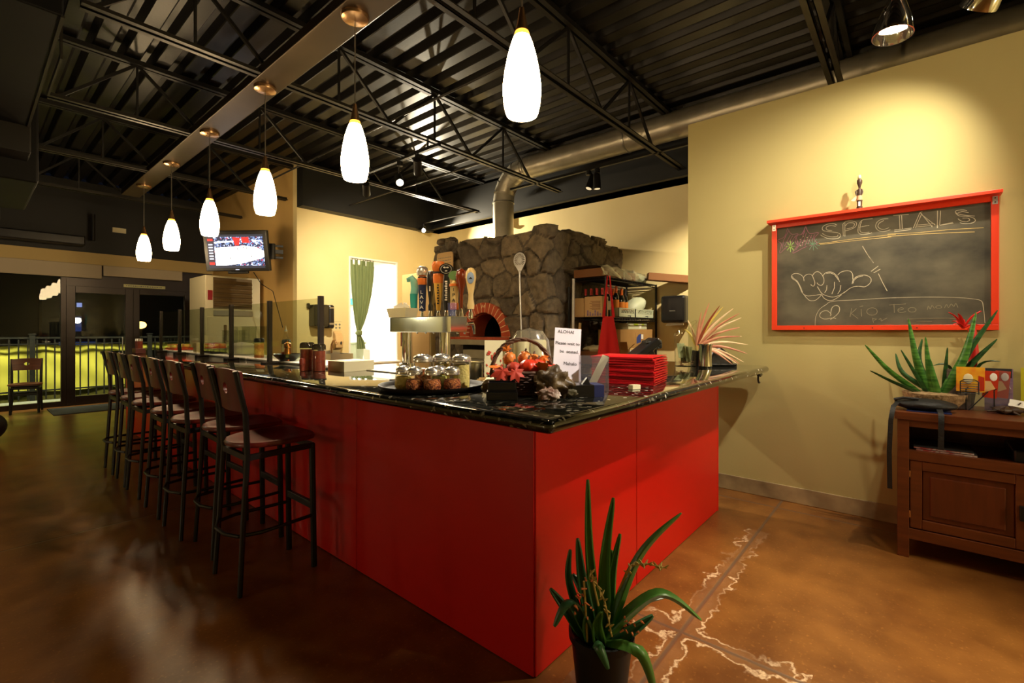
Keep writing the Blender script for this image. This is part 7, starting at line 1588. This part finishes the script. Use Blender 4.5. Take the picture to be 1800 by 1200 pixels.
al_leaf((0.052, 0.07, 0.535), (0.04, 0.06, 0.43), 0.026, base=(0.02, 0.03, 0.25)); al_leaf((-0.085, 0.0, 0.61), (-0.07, 0.0, 0.47), 0.040, 'leafdark', base=(-0.03, 0, 0.25))
al_leaf((-0.108, 0.03, 0.555), (-0.112, 0.03, 0.44), 0.026, 'leafdark', base=(-0.05, 0.01, 0.25)); al_leaf((-0.185, -0.03, 0.445), (-0.125, -0.03, 0.37), 0.042, 'leafdark', base=(-0.05, -0.02, 0.26))
al_leaf((-0.178, -0.10, 0.36), (-0.12, -0.08, 0.425), 0.040, 'leafdark', base=(-0.03, -0.03, 0.26)); al_leaf((0.340, -0.05, 0.352), (0.19, -0.04, 0.435), 0.058, base=(0.01, -0.02, 0.27))
al_leaf((0.235, 0.03, 0.385), (0.13, 0.02, 0.36), 0.044, 'leafdark', base=(0.03, 0.0, 0.26)); al_leaf((0.165, -0.10, 0.125), (0.105, -0.12, 0.285), 0.048, base=(0.01, -0.05, 0.265))
al_leaf((0.18, -0.02, 0.345), (0.10, -0.03, 0.30), 0.050, 'leafdark', base=(0.02, -0.03, 0.25)); al_leaf((-0.02, -0.11, 0.41), (-0.03, -0.08, 0.35), 0.040, 'leaf', base=(-0.01, -0.05, 0.25)); al_leaf((-0.07, -0.09, 0.38), (-0.06, -0.07, 0.33), 0.044, 'leafdark', base=(-0.03, -0.04, 0.25))
al_leaf((-0.005, -0.14, 0.245), (-0.03, -0.115, 0.30), 0.040, 'leafdark', base=(-0.02, -0.06, 0.26)); al_leaf((0.05, 0.12, 0.46), (0.03, 0.08, 0.38), 0.05, 'leafdark', base=(0.01, 0.04, 0.25)); al_leaf((-0.09, 0.10, 0.43), (-0.05, 0.07, 0.37), 0.05, 'leafdark', base=(-0.02, 0.04, 0.25))
def stalk(pts, tips, name='flower_stalk'):
    st_ = B().tube([AL(*p) for p in pts], [0.004, 0.0035, 0.003, 0.0025][:len(pts)], 7).build(name, 'stalk', al)
    b = B(); random.seed(len(pts)+int(pts[-1][0]*100))
    P_ = [AL(*p) for p in pts]
    for k in range(tips):
        q = (k/tips)*(len(P_)-1-0.6)+0.6; i = min(int(q), len(P_)-2); p = P_[i].lerp(P_[i+1], q-i); a = k*2.4; e = Vector((math.cos(a)*0.014, math.sin(a)*0.014, 0.012 if k % 2 else -0.010)); b.tube([p, p+e*0.5, p+e], [0.003, 0.0035, 0.001], 6)
    b.build('bud', 'stalk', st_)
stalk([(-0.02, -0.05, 0.40), (-0.05, -0.07, 0.53), (-0.01, -0.11, 0.45), (0.015, -0.11, 0.33)], 26); stalk([(0.06, 0.0, 0.42), (0.10, -0.03, 0.53), (0.15, -0.05, 0.545), (0.215, -0.06, 0.535)], 24)
b = B(); random.seed(31)
for k in range(26):
    c_ = AL(random.uniform(-0.11, -0.04), random.uniform(-0.1, -0.06), random.uniform(0.38, 0.50)) if k < 16 else AL(random.uniform(0.06, 0.14), random.uniform(-0.09, -0.05), random.uniform(0.31, 0.38)); d_ = Vector((random.uniform(-1, 1), random.uniform(-1, 1), random.uniform(-1, 0.3)))*0.014; b.tube([c_, c_+d_], [0.004, 0.002], 6)
b.build('dried_bloom', 'flower', al)['kind'] = 'stuff'
b = B().tube([AL(-0.06, -0.06, 0.28), AL(-0.07, -0.08, 0.42), AL(-0.075, -0.08, 0.50)], 0.004, 6); b.build('flower_stalk', 'stalk', al)
